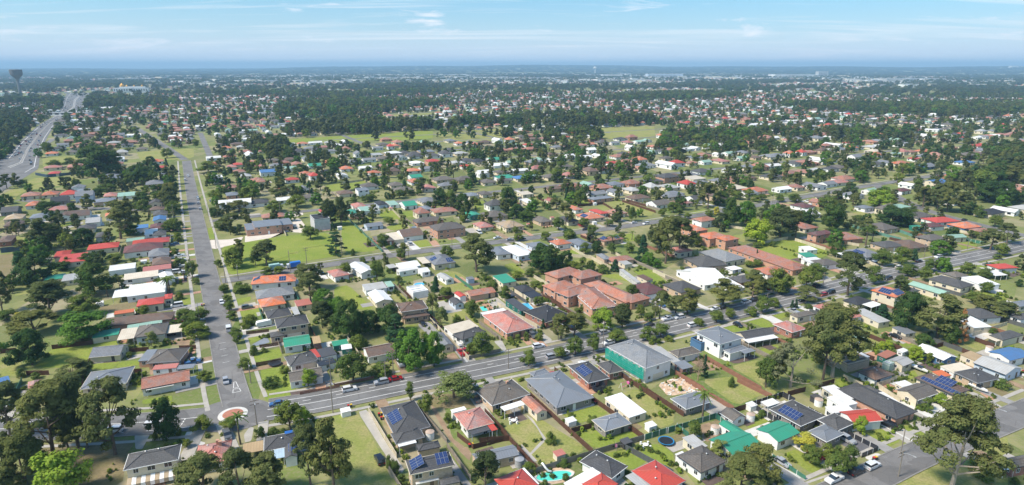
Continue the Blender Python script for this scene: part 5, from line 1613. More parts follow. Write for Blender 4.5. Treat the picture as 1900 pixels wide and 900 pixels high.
for k in range(5):
    b0 = Vector((-520, 640)) + BXV*(k*190)
    road('street', [tuple(b0 + AXV*t) for t in (0, 120, 300)], 7, M_road2, kerb=False, z=.078)
road('street', [(-385, 480), (-330, 455), (-268, 440)], 7, M_road2, kerb=False, z=.079)
road('street', [(-365, 697), (-460, 830), (-668, 1117)], 8, M_road2, kerb=False, z=.077)
mk = MB()                                    # parking ticks and give way bars on the straight street
for k in range(4):
    c = Vector((-101.5, 199.5)) + AXV*(k*6.0)*1.0
    mk.face([(*(c+BXV*0), .11), (*(c+BXV*2.2), .11), (*(c+BXV*2.2+AXV*.15), .11), (*(c+AXV*.15), .11)])
for s0, L_, wd in ((0, 5.2, 0), (0, 5.2, 1)):
    pass
def bar(a, b, wd=.18, z=.112):
    a, b = Vector(a), Vector(b); t = (b-a).normalized(); n = Vector((-t.y, t.x))*wd/2
    mk.face([(*(a-n), z), (*(b-n), z), (*(b+n), z), (*(a+n), z)])
c = Vector((-88.5, 180.5))
for a, b in (((-1.2, -1.5), (1.2, -1.5)), ((-1.2, -1.5), (-.9, .8)), ((1.2, -1.5), (.9, .8)), ((-.9, .8), (.9, .8)), ((-.75, 1.6), (-.3, 6)), ((.75, 1.6), (.3, 6)), ((-.3, 6), (.3, 6)), ((-.75, 1.6), (.75, 1.6))):
    bar(c+BXV*a[0]+AXV*a[1], c+BXV*b[0]+AXV*b[1])
for c0, rz in ((Vector((-70.5, 167.5)), 28), (Vector((-96, 161)), 8)):
    u = Vector((math.cos(R(rz)), math.sin(R(rz)))); v = Vector((-u.y, u.x))
    for k in range(7): bar(c0+v*(-6+k*1.3), c0+v*(-5.2+k*1.3), .3)
for q in ((Vector((-66, 165.5)), 4.6), (Vector((-68.5, 170.2)), 3.2)):
    u = Vector((math.cos(R(28)), math.sin(R(28)))); v = Vector((-u.y, u.x)); L_ = q[1]
    for a, b in (((0, 0), (L_, .3)), ((0, 0), (.6, 1.5)), ((.6, 1.5), (L_, 1.2)), ((L_, .3), (L_, 1.2))): bar(q[0]+u*a[0]+v*a[1], q[0]+u*b[0]+v*b[1])
tag(mk.build('road_marking', M_mark), kind='structure')
apr = [(RB[0]+11.5*math.cos(a*math.pi/18), RB[1]+9.5*math.sin(a*math.pi/18)) for a in range(36)]
sheet('junction', apr, .0975, M_road2); occ_poly(apr)
rbm = MB(); rbm.lathe([(4.2, 0), (4.15, .12), (2.9, .2)], 40, 0); rbm.lathe([(2.9, .2), (2.2, .26), (0.01, .36)], 40, 1)
tag(rbm.build('traffic_island', [PATM['conclight'], plain('island_paving', (.40,.17,.11), .9, .2, 1.5)], loc=(RB[0], RB[1], .097)), 'round cream kerbed traffic island with red paved centre at the junction', 'traffic island')
# highway
hw = [tuple(p) for p in HWL] + [tuple(p) for p in HWR[::-1]]
sheet('highway', hw, .09, M_road); occ_poly(hw)
hm = MB()
def hwpt(s, f):
    def along(P, s):
        d = [0]
        for a, b in zip(P, P[1:]): d.append(d[-1]+math.dist(a, b))
        t = s*d[-1]
        for i in range(len(P)-1):
            if t <= d[i+1]+1e-6: return Vector(P[i]).lerp(Vector(P[i+1]), (t-d[i])/(d[i+1]-d[i]))
        return Vector(P[-1])
    return along(HWL, s).lerp(along(HWR[2:], s), f)
for f in (.12, .47, .53, .88):
    Q = [tuple(hwpt(s/60, f)) for s in range(61)]; strip_mb(hm, Q, .25, -.25, .11)
tag(hm.build('road_marking', M_mark), kind='structure')
md = MB(); strip_mb(md, [tuple(hwpt(s/60, .5)) for s in range(61)], 1.0, -1.0, .16); tag(md.build('median', M_kerb), kind='structure')
# ------------------------------------------------------------------ houses
def lm(x, y): return min(LANDMARKS, key=lambda l: (l[1]-x)**2+(l[2]-y)**2)[0]
win_cache = {}
def window_mesh(w_, h_, near):
    k = (w_, h_, near)
    if k not in win_cache:
        f = MB(); e = .07
        f.box(-w_/2, -.05, 0, w_/2, .06, e); f.box(-w_/2, -.05, h_-e, w_/2, .06, h_); f.box(-w_/2, -.05, e, -w_/2+e, .06, h_-e); f.box(w_/2-e, -.05, e, w_/2, .06, h_-e)
        f.box(-.03, -.045, e, .03, .06, h_-e)
        p = MB() if near else f
        p.face([(-w_/2+e, -.02, e), (w_/2-e, -.02, e), (w_/2-e, -.02, h_-e), (-w_/2+e, -.02, h_-e)], 0 if near else 1)
        win_cache[k] = (f.mesh('window', [M_white] if near else [M_white, M_glass]), p.mesh('pane', M_glass) if near else None)
    return win_cache[k]
dm = MB(); dm.box(-.5, -.06, 0, .5, .06, 2.1); DOOR = [dm.mesh('door', m) for m in (M_white, M_dark, M_wood)]
gm_ = MB(); gm_.box(-2.4, -.06, 0, 2.4, .06, 2.2); GAR = gm_.mesh('garage_door', M_cream)
sp = MB(); sp.box(-.5, -.82, 0, .5, .82, .04, 1); sp.face([(-.47, -.79, .042), (.47, -.79, .042), (.47, .79, .042), (-.47, .79, .042)], 0, [(0, 0), (1, 0), (1, 1.65), (0, 1.65)])
SOLAR = sp.mesh('solar_panel', [M_solar, M_metal])
pm = MB(); pm.box(-.06, -.06, 0, .06, .06, 1); POST = pm.mesh('post', M_white)
vm = MB(); vm.lathe([(.12, 0), (.12, .25), (.26, .3), (.26, .45), (.05, .6)], 10); VENT = vm.mesh('roof_vent', M_metal)
chm = MB(); chm.box(-.35, -.3, 0, .35, .3, 1.5); chm.box(-.42, -.37, 1.5, .42, .37, 1.62); CHIM = chm.mesh('chimney', WALL['ob'])
mesh_cache = {}
def roof_mesh(W, D, h, form, tan):
    b = MB(); x, y = W/2, D/2; th = .2
    if form == 'h':
        if W >= D: r = x-y; rise = y*tan; A, B = (-r, 0, h+rise), (r, 0, h+rise)
        else: r = y-x; rise = x*tan; A, B = (0, -r, h+rise), (0, r, h+rise)
        c = [(-x,-y,h), (x,-y,h), (x,y,h), (-x,y,h)]
        def sl(pts, ax):
            o = pts[0]; s = math.sqrt(1+tan*tan)
            return [((p[0]-o[0]) if ax == 0 else (p[1]-o[1]), (abs(p[1]-o[1]) if ax == 0 else abs(p[0]-o[0]))*s) for p in pts]
        if W >= D: fs = [([c[0], c[1], B, A], 0), ([c[1], c[2], B], 1), ([c[2], c[3], A, B], 0), ([c[3], c[0], A], 1)]
        else: fs = [([c[0], c[1], A], 0), ([c[1], c[2], B, A], 1), ([c[2], c[3], B], 0), ([c[3], c[0], A, B], 1)]
        for pts, ax in fs: b.face(pts, 0, sl(pts, ax))
        for i in range(4):
            p, q = c[i], c[(i+1) % 4]; b.face([(p[0], p[1], h-th), (q[0], q[1], h-th), q, p], 0)
        b.face([(-x,-y,h-th), (-x,y,h-th), (x,y,h-th), (x,-y,h-th)], 0)
        ridges = [(c[0], A), (c[3], A if W >= D else B), (c[1], B if W >= D else A), (c[2], B), (A, B)]
        return b, ridges, rise
    if form in ('gx', 'gy'):
        sw = form == 'gy'
        if sw: x, y = y, x
        rise = y*tan; T = (lambda p: (-p[1], p[0], p[2])) if sw else (lambda p: p)
        s = math.sqrt(1+tan*tan)
        for sg in (-1, 1):
            top = [(-x, sg*y, h), (x, sg*y, h), (x, 0, h+rise), (-x, 0, h+rise)]; bot = [(p[0], p[1], p[2]-.14) for p in top]
            uv = [(0, 0), (2*x, 0), (2*x, y*s), (0, y*s)]
            if sg > 0: b.face([T(p) for p in top[::-1]], 0, uv[::-1]); b.face([T(p) for p in bot], 0, uv)
            else: b.face([T(p) for p in top], 0, uv); b.face([T(p) for p in bot[::-1]], 0, uv[::-1])
            for i, j in ((0, 1), (1, 2), (3, 0)): b.face([T(top[i]), T(top[j]), T(bot[j]), T(bot[i])], 0)
        return b, [(T((-x, 0, h+rise)), T((x, 0, h+rise)))], rise
    # skillion or flat sheet
    k = .05 if form in 's' else (.03 if form == 'v' else 0.0)
    z0, z1 = h, h+k*D
    top = [(-x,-y,z0), (x,-y,z0), (x,y,z1), (-x,y,z1)]; bot = [(p[0], p[1], p[2]-.13) for p in top]
    b.face(top, 0, [(0, 0), (W, 0), (W, D), (0, D)]); b.face(bot[::-1], 0)
    for i in range(4): j = (i+1) % 4; b.face([bot[i], bot[j], top[j], top[i]], 0)
    return b, [], k*D
def wall_mesh(W, D, h, form, rise, inset, tan):
    b = MB(); x, y = max(W/2-inset, .6), max(D/2-inset, .6); zt = h-.1
    if form in ('gx', 'gy'):
        T = (lambda p: (-p[1], p[0], p[2])) if form == 'gy' else (lambda p: p)
        if form == 'gy': x, y = max(D/2-inset*.5, .6), max(W/2-inset, .6)
        else: x = max(W/2-inset*.5, .6)
        zr = h + rise - .16; ze = h + rise - y*tan - .16
        for sg in (-1, 1):
            pts = [(sg*x, -y, 0), (sg*x, y, 0), (sg*x, y, ze), (sg*x, 0, zr), (sg*x, -y, ze)]
            uv = [(p[1], p[2]) for p in pts]
            if sg < 0: pts, uv = pts[::-1], uv[::-1]
            b.face([T(p) for p in pts], 0, uv)
            pts = [(-x, sg*y, 0), (x, sg*y, 0), (x, sg*y, ze), (-x, sg*y, ze)]; uv = [(p[0], p[2]) for p in pts]
            if sg > 0: pts, uv = pts[::-1], uv[::-1]
            b.face([T(p) for p in pts], 0, uv)
    elif form == 'f':
        b.box(-x, -y, 0, x, y, h-.05)
        for q in ((-x-.12, -y-.12, x+.12, -y+.14), (-x-.12, y-.14, x+.12, y+.12), (-x-.12, -y+.14, -x+.14, y-.14), (x-.14, -y+.14, x+.12, y-.14)): b.box(q[0], q[1], 0, q[2], q[3], h+.45)
    elif form == 's': 
        for p0, p1, z0, z1 in (((-x,-y), (x,-y), h, h), ((x,-y), (x,y), h, h+rise), ((x,y), (-x,y), h+rise, h+rise), ((-x,y), (-x,-y), h+rise, h)):
            a0 = z0-.11; a1 = z1-.11
            l = math.dist(p0, p1); b.face([(*p0, 0), (*p1, 0), (*p1, a1), (*p0, a0)], 0, [(0, 0), (l, 0), (l, a1), (0, a0)])
    else: b.box(-x, -y, 0, x, y, zt)
    return b, x, y
def add_volume(root, ox, oy, W, D, form, rf, wl, h, opt, dist, rnd, main):
    near = dist < 265
    steelr = rf in ('rd','gn','lgn','wh','lg','cr','bl','pb') or form in ('s', 'v', 'f') or (rf == 'mg' and rnd.random() < .7)
    tan = (.27 if steelr else .38) * (1.1 if min(W, D) < 7 else 1)
    if min(W, D)/2*tan > 3.0: tan = 6.0/min(W, D)
    mat = ROOF[rf, 's'] if steelr or ROOF[rf, 't'] is None else ROOF[rf, 't']
    rb_, ridges, rise = roof_mesh(W, D, h, form, tan)
    if form == 'f':      # deck of the flat roof with raised plant kerbs
        for k in range(3):
            yy = -D/2+D*(k+.7)/3.4; rb_.box(-W/2+.8, yy, h, W/2-.8, yy+.35, h+.4)
    roof = rb_.build('roof', mat, root, (ox, oy, 0))
    trim = rnd.choice([M_white, M_cream, M_white, M_grey, M_dark])
    if near and form in ('h', 'gx', 'gy') and W > 5:
        x, y = W/2, D/2; gb_ = MB()
        sides = {'h': ((-x-.1,-y-.12,x+.1,-y-.005), (-x-.1,y+.005,x+.1,y+.12), (-x-.12,-y-.005,-x-.005,y+.005), (x+.005,-y-.005,x+.12,y+.005)),
                 'gx': ((-x,-y-.12,x,-y-.005), (-x,y+.005,x,y+.12)), 'gy': ((-x-.12,-y,-x-.005,y), (x+.005,-y,x+.12,y))}[form]
        for q in sides:
            gb_ = MB(); gb_.box(q[0], q[1], h-.17, q[2], q[3], h-.01); gb_.build('gutter', trim, roof)
        rc = MB()
        for a, c in ridges:
            if math.dist(a, c) > .3: rc.tube([(a[0], a[1], a[2]+.02), (c[0], c[1], c[2]+.02)], [.13, .13], 5)
        if ridges: rc.build('ridge_cap', mat, roof)
    solid = not (form == 'v' or wl == 'x')
    if not solid:
        nxp = max(2, int(W/3.2)+1)
        for i in range(nxp):
            for s in ((-1, 1) if W > 3 and D > 2 else (-1,)):
                o = link('post', POST, root, (ox-W/2+.2+(W-.4)*i/max(1, nxp-1), oy+s*(D/2-.2), 0)); o.scale = (1, 1, h-.1)
        return
    inset = .5 if form in ('h', 'gx', 'gy') and min(W, D) > 5 else .18
    wb, x, y = wall_mesh(W, D, h, form, rise, inset, tan)
    wall = wb.build('wall', WALL[wl], root, (ox, oy, 0))
    if form == 'gy': x, y = y, x
    if min(W, D) < 2.2: return
    floors = 2 if h > 4.2 else 1
    sidel = [(0, -y, 0, x), (-x, 0, -90, y), (0, y, 180, x), (x, 0, 90, y)]
    for si, (sx, sy, ang, half) in enumerate(sidel):
        if dist > 420 and si > 1: continue
        sp_ = 3.3 if near else 4.2; n = max(1, int(half*2/sp_)); ux, uy = math.cos(R(ang)), math.sin(R(ang))
        for fl in range(floors):
            for i in range(n):
                t = -half + (i+.5)*2*half/n + rnd.uniform(-.25, .25)
                r = rnd.random(); lx, ly = ox+sx+ux*t, oy+sy+uy*t
                if main and fl == 0 and i == n//2 and si in (0, 2) and n > 1:
                    if si == 0 and W > 9 and rnd.random() < .3 and near: link('garage_door', GAR, root, (lx, ly, .02), R(ang)); continue
                    link('door', rnd.choice(DOOR), root, (lx, ly, .05), R(ang)); continue
                if r < .18: continue
                ww, hh = ((1.8, 1.3) if r < .6 else (1.2, 1.2)) if h > 2.35 else (1.0, .7)
                if 2*half/n < ww+.3: ww = 1.0 if hh == .7 else 1.2
                fm, pn = window_mesh(ww, hh, near)
                o = link('window', fm, root, (lx, ly, (.95 if h > 2.35 else 1.0)+fl*2.7), R(ang))
                if pn: link('pane', pn, o)
    if near and form == 'h' and main and min(W, D) > 6:
        for k in range(rnd.choice((1, 1, 2))):
            vx, vy = rnd.uniform(-W/4, W/4), rnd.uniform(-D/4, D/4)
            z = h + tan*min(W/2-abs(vx), D/2-abs(vy)); link('roof_vent', VENT, root, (ox+vx, oy+vy, z-.1))
        if rnd.random() < .12 and rf in ('rb', 'pk', 'gb'): link('chimney', CHIM, root, (ox+W*.2, oy+D*.15, h+.6))
    # solar arrays
    def panels(face, rows, cols, s0, t0, land=False):
        ang = math.atan(tan); cosr = math.cos(ang)
        a, b_ = (1.0, 1.65) if not land else (1.65, 1.0)
        for r_ in range(rows):
            for c_ in range(cols):
                dn = s0+(r_+.5)*(b_+.03)*cosr; al = t0+(c_+.5)*(a+.03)
                if face == 'N': lx, ly, rz = al, -D/2+dn, 0
                else: lx, ly, rz = -W/2+dn, -al, -math.pi/2
                o = link('solar_panel', SOLAR, root, (ox+lx, oy+ly, h+tan*dn+.1))
                o.rotation_euler = (Matrix.Rotation(rz, 3, 'Z') @ Matrix.Rotation(ang, 3, 'X') @ (Matrix.Rotation(math.pi/2, 3, 'Z') if land else Matrix.Identity(3))).to_euler()
    if opt == 'sol': panels('L', 2 if W > 9 else 3 if W > 8 else 2, 6, .6, -3.0)
    elif opt == 'sol2': panels('L', 2, 4, .6, -2.0); panels('N', 2, 3, .8, W*.12)
    elif opt == 'solrow': panels('L', 1, 13, .4, -D/2+1.5); panels('L', 2, 5, 2.2, D/2-7.5)
    elif opt == 'solb': panels('N', 2, 6, .5, -3.2); panels('L', 2, 5, .5, -2.6)
    elif opt == 'mesh':
        mm = MB()
        nseg = 22
        for i in range(nseg):
            y0, y1 = -D/2+D*i/nseg, -D/2+D*(i+1)/nseg; a0 = -.75+.12*math.sin(i*1.7); a1 = -.75+.12*math.sin((i+1)*1.7)
            for z0, z1 in ((1.7, 3.2), (3.2, 4.6), (4.6, 5.7+.25*math.sin(i*2.3))): mm.face([(-W/2+a0, y0, z0), (-W/2+a0-.06, y0, z1), (-W/2+a1-.06, y1, z1), (-W/2+a1, y1, z0)])
        m_, t_, b_ = newmat('scaffold_mesh'); b_.inputs['Base Color'].default_value = (.0, .30, .22, 1); b_.inputs['Alpha'].default_value = .86; b_.inputs['Roughness'].default_value = .8
        mm.build('scaffold_mesh', m_, root)
        for i in range(8):
            pb_ = MB(); pb_.tube([(-W/2-.6, -D/2+D*i/7, 0), (-W/2-.6, -D/2+D*i/7, 6.2)], [.05, .05], 6); pb_.build('scaffold_pole', M_metal, root)
        for zz_ in (2.0, 4.0, 5.9):
            pb_ = MB(); pb_.tube([(-W/2-.6, -D/2, zz_), (-W/2-.6, D/2, zz_)], [.045, .045], 6); pb_.build('scaffold_rail', M_metal, root)
SPECIAL = {}
HROOT = []; labset = set()
def near_label(fmt, x, y, used=None):
    c = sorted(HROOT, key=lambda q: (q[0]-x)**2+(q[1]-y)**2)[:5]; first = None
    for q in c:
        l = fmt % short(q[3])
        if len(l.split()) > 16: l = ' '.join(l.split()[:16])
        first = first or l
        if l not in labset: labset.add(l); return l
    return first
def short(lab):
    ws = lab.split()
    for stop in ('behind', 'beside', 'inside', 'near', 'by', 'on', 'next', 'at', 'below', 'under', 'among', 'running', 'facing', 'between', 'half', 'along', 'and'):
        if stop in ws[3:]: ws = ws[:ws.index(stop, 3)]
    return ' '.join(ws[:9])
rnd = random.Random(5); root = None
for (wing, cx, cy, W, D, rot, form, rf, wl, h, opt, lab) in HOUSES:
    rf = 'orr' if rf == 'or' else rf
    if not wing:
        base = (cx, cy); rr = R(rot); dist = math.hypot(cx, cy)
        small = W*D < 62 and h < 4
        root = link('garden_shed' if small else ('warehouse' if form == 'f' and h > 6 else 'house'), None, None, (cx, cy, 0), rr)
        if not lab:
            sz = 'small ' if W*D < 62 else ('wide ' if W*D > 200 else '')
            fm = {'h': 'hip', 'gx': 'gable', 'gy': 'gable', 's': 'skillion', 'f': 'flat', 'v': 'flat'}[form]
            lab = f"{sz}{'two-storey ' if h > 4.2 else ''}{WALLN.get(wl, 'open')} {'shed' if small else 'house'} with {ROOFN[rf]} {fm} roof near {lm(cx, cy)}"
        tag(root, lab, 'shed' if small else 'house', 'sheds and outbuildings in the back yards' if small else 'houses of the suburb')
        HROOT.append((cx, cy, max(W, D)/2, lab))
        if 'brick chimney' in lab: SPECIAL['chim'] = (root, W, D, h)
        if 'slate roof and blue' in lab: SPECIAL['sl'] = (root, W, D)
        if 'striped awnings' in lab: SPECIAL['awn'] = (root, W, D)
        ox = oy = 0
        if opt == '' and not small and rnd.random() < .10 and 190 < dist < 420: opt = rnd.choice(('sol', 'sol2')) if min(W, D) > 8 and form == 'h' else ''
    else:
        d = Vector((cx-base[0], cy-base[1])); ox = d.x*math.cos(rr)+d.y*math.sin(rr); oy = -d.x*math.sin(rr)+d.y*math.cos(rr)
        W += .02; h += .013
    add_volume(root, ox, oy, W, D, form, rf, wl, h, opt, dist, rnd, not wing)
    for i in range(3):
        for j in range(3):
            lx, ly = ox+W*(i-1)/3, oy+D*(j-1)/3; occ_disc(base[0]+lx*math.cos(rr)-ly*math.sin(rr), base[1]+lx*math.sin(rr)+ly*math.cos(rr), max(W, D)/5)

DRV = []
# concrete drives from the houses to the kerb
dv = random.Random(14)
for i, (x, y, hw_, lab) in enumerate(HROOT):
    if 'shed' in lab or math.hypot(x, y) > 520: continue
    P, pw = min(((P, w_) for P, w_ in ((P1, 4.1), (P2L, 6), (P2, 6.4), (P3, 4), (P4, 4.4), (P6, 3.5), (P5, 3.7))), key=lambda t: min(math.dist(q, (x, y)) for q in t[0]))
    Q = resample(P, 1.0); q = min(Q, key=lambda q: math.dist(q, (x, y))); d = Vector((x-q[0], y-q[1])); L_ = d.length
    if not 12 < L_ < 34: continue
    d.normalize(); s = Vector((-d.y, d.x))*(1 if dv.random() < .5 else -1); off = s*dv.uniform(3.0, 6.0); a = Vector(q)+d*(pw+.35)+off; e = Vector(q)+d*min(L_-2, L_-hw_*.2)+off; wd = s*dv.uniform(1.3, 1.9)
    DRV.append((*a.lerp(e, .5), math.atan2(d.y, d.x), math.hypot(x, y)))
    mb = MB(); z = .101+.0002*i; mb.face([(*(a-wd), z), (*(e-wd), z), (*(e+wd), z), (*(a+wd), z)]); tag(mb.build('driveway', PATM[dv.choice(('concrete', 'concrete', 'conclight', 'asphaltlight', 'brickpave', 'dirt'))]), kind='structure')

r_, W_, D_ = SPECIAL['awn']; M_tan = plain('awning_tan', (.42,.33,.22), .8, .1)
for k in range(11):
    a = MB(); x0 = -W_/2+.4+k*(W_-.8)/11; x1 = x0+(W_-.8)/11-.04; y0 = -D_/2+.3
    a.face([(x0, y0-1.9, 2.0), (x1, y0-1.9, 2.0), (x1, y0, 2.75), (x0, y0, 2.75)]); a.face([(x0, y0-1.9, .9), (x1, y0-1.9, .9), (x1, y0-1.9, 2.0), (x0, y0-1.9, 2.0)]); a.build('awning', M_white if k % 2 else M_tan, r_)

ap = random.Random(41)
for i, (x, y, hw_, lab) in enumerate(HROOT):
    if math.hypot(x, y) > 620: continue
    for q in range(2):
        if ap.random() < .3: continue
        an = ROT+ap.choice((0, 1, 2, 3))*math.pi/2; u = Vector((math.cos(an), math.sin(an))); v = Vector((-u.y, u.x)); c = Vector((x, y))+u*(hw_*.75+ap.uniform(.5, 3)); lx, ly = ap.uniform(1.5, 4), ap.uniform(2, 7); z = .046+.0001*(2*i+q)
        mb = MB(); mb.face([(*(c-u*lx-v*ly), z), (*(c+u*lx-v*ly), z), (*(c+u*lx+v*ly), z), (*(c-u*lx+v*ly), z)]); tag(mb.build('paving', PATM[ap.choice(('concrete', 'concrete', 'dirt', 'brickpave', 'conclight', 'asphaltlight', 'deck', 'dry'))]), kind='structure')

r_, W_, D_, h_ = SPECIAL['chim']; link('chimney', CHIM, r_, (W_*.12, D_*.22, h_+.7))
r_, W_, D_ = SPECIAL['sl']; a = MB(); a.box(W_*.1, D_/2-1.2, 3.0, W_*.34, D_/2+.2, 3.35); a.build('tarpaulin', M_blue, r_)
for i in range(3):
    for j in range(4):
        o = link('solar_panel', SOLAR, r_, (W_*.22+.2+j*1.05, -D_/2-2.3+i*1.66, 3.25)); o.rotation_euler = (0, R(-16), 0)
# ------------------------------------------------------------------ trees
def leafmat(name, a, b_, dry=None):
    m, t, p = newmat(name); oi = node(t, 'ShaderNodeObjectInfo'); tcx = node(t, 'ShaderNodeTexCoord')
    n1 = noise(t, .45, 3, tcx.outputs['Object']); n2 = noise(t, 3.0, 2, tcx.outputs['Object'])
    c = mixc(t, ramp(t, n1, ((.35, 0.0), (.65, 1.0))), a, b_)
    c = mixc(t, ramp(t, n2, ((.5, 0.0), (.8, .6))), c, mul(a, .55))
    if dry: c = mixc(t, ramp(t, n2, ((.22, .35), (.36, 0.0))), c, dry)
    c = mixc(t, 1.0, c, ramp(t, oi.outputs['Random'], ((0, (.72, .78, .8)), (.5, (1.0, 1.0, 1.0)), (1, (1.28, 1.16, .95)))), 'MULTIPLY')
    t.nodes.remove(p); d = node(t, 'ShaderNodeBsdfDiffuse'); tr = node(t, 'ShaderNodeBsdfTranslucent'); mx = node(t, 'ShaderNodeMixShader'); mx.inputs[0].default_value = .28
    t.links.new(c, d.inputs['Color']); t.links.new(c, tr.inputs['Color']); t.links.new(d.outputs[0], mx.inputs[1]); t.links.new(tr.outputs[0], mx.inputs[2])
    t.links.new(mx.outputs[0], t.nodes['Material Output'].inputs[0]); return m
LEAF = dict(gum=leafmat('leaf_gum', (.115,.145,.050), (.175,.195,.072), (.24,.20,.12)), gumd=leafmat('leaf_gum_dark', (.075,.105,.040), (.125,.150,.058)), rnd=leafmat('leaf_street_tree', (0.106,0.168,0.039), (0.185,0.231,0.060)),
            grn=leafmat('leaf_green', (0.079,0.185,0.032), (0.150,0.265,0.050)), drk=leafmat('leaf_dark', (0.052,0.110,0.032), (0.098,0.150,0.046)), ltg=leafmat('leaf_light', (0.204,0.327,0.039), (0.310,0.398,0.062)),
            ylw=leafmat('leaf_yellow', (0.531,0.460,0.062), (0.600,0.583,0.106)), feat=leafmat('leaf_olive', (0.168,0.221,0.067), (0.248,0.283,0.098)), con=leafmat('leaf_conifer', (0.039,0.102,0.050), (0.071,0.138,0.063)),
            palm=leafmat('leaf_palm', (0.115,0.195,0.050), (0.177,0.256,0.071)), rust=leafmat('leaf_dead', (0.583,0.231,0.088), (0.600,0.354,0.160)), bare=leafmat('twig', (0.336,0.265,0.231), (0.442,0.354,0.300)), pgum=leafmat('leaf_pale_gum', (0.195,0.212,0.106), (0.283,0.275,0.150)))
M_bark = plain('bark', (.14,.105,.08), .95, .3, 1.2); M_barkp = plain('bark_pale', (.33,.28,.23), .9, .2, 1.0)
def leaf_mesh(name, cen, nrm, size, mat, extra=None):
    n = len(cen); r = RNG.normal(size=(n, 3)); u = np.cross(nrm, r); u /= np.linalg.norm(u, axis=1)[:, None]+1e-9; v = np.cross(nrm, u)
    s = size[:, None]; P = np.stack([cen-u*s-v*s*.55, cen+u*s*.25-v*s*.75, cen+u*s+v*s*.5, cen-u*s*.3+v*s*.8], 1).reshape(-1, 3)
    me = bpy.data.meshes.new(name); me.vertices.add(4*n); me.vertices.foreach_set('co', P.astype(np.float32).ravel())
    me.loops.add(4*n); me.loops.foreach_set('vertex_index', np.arange(4*n, dtype=np.int32)); me.polygons.add(n)
    me.polygons.foreach_set('loop_start', np.arange(0, 4*n, 4, dtype=np.int32)); me.materials.append(mat); me.update(); me.validate(); return me
def cloudset(centres, rads, per, flat=.75, up=.35, jit=.75):
    n = len(centres)*per; idx = np.repeat(np.arange(len(centres)), per); d = RNG.normal(size=(n, 3)); d /= np.linalg.norm(d, axis=1)[:, None]
    rr = rads[idx]*(RNG.uniform(.25, 1, n)**.5)*RNG.uniform(.85, 1.12, n); off = d*rr[:, None]; off[:, 2] *= flat
    nr = d+np.array([0, 0, up])+RNG.normal(size=(n, 3))*jit*.5; nr /= np.linalg.norm(nr, axis=1)[:, None]
    return centres[idx]+off, nr
# kind: height, width, base fraction, clumps, clump radius (of width), leaves per clump, leaf size, profile
KIND = dict(gum=(16, 12, .20, 74, .115, 140, .25, 'open'), gumd=(15, 13, .12, 84, .12, 140, .25, 'open'), bgum=(22, 18, .20, 150, .09, 150, .27, 'open'), pgum=(14, 14, .30, 44, .08, 80, .2, 'open'),
            rnd=(6, 6, .22, 34, .16, 120, .15, 'dome'), grn=(10, 10, .14, 60, .125, 140, .2, 'dome'), drk=(11, 11, .10, 62, .125, 150, .22, 'dome'), ltg=(7, 7, .12, 40, .15, 130, .17, 'dome'),
            ylw=(5, 5, .05, 34, .16, 130, .14, 'dome'), feat=(8, 9, .2, 46, .12, 120, .17, 'open'), upr=(7, 3.5, .2, 26, .22, 110, .14, 'tall'), con=(9, 5, .04, 60, .14, 90, .16, 'cone'),
            lay=(11, 8, .05, 60, .12, 90, .18, 'layer'), shrub=(2.4, 3, 0.0, 20, .2, 110, .10, 'dome'), ball=(2.4, 2.4, 0.0, 20, .24, 110, .09, 'ball'), rust=(11, 6, .1, 40, .1, 60, .17, 'cone'), bare=(7, 6, .2, 30, .10, 26, .09, 'open'))
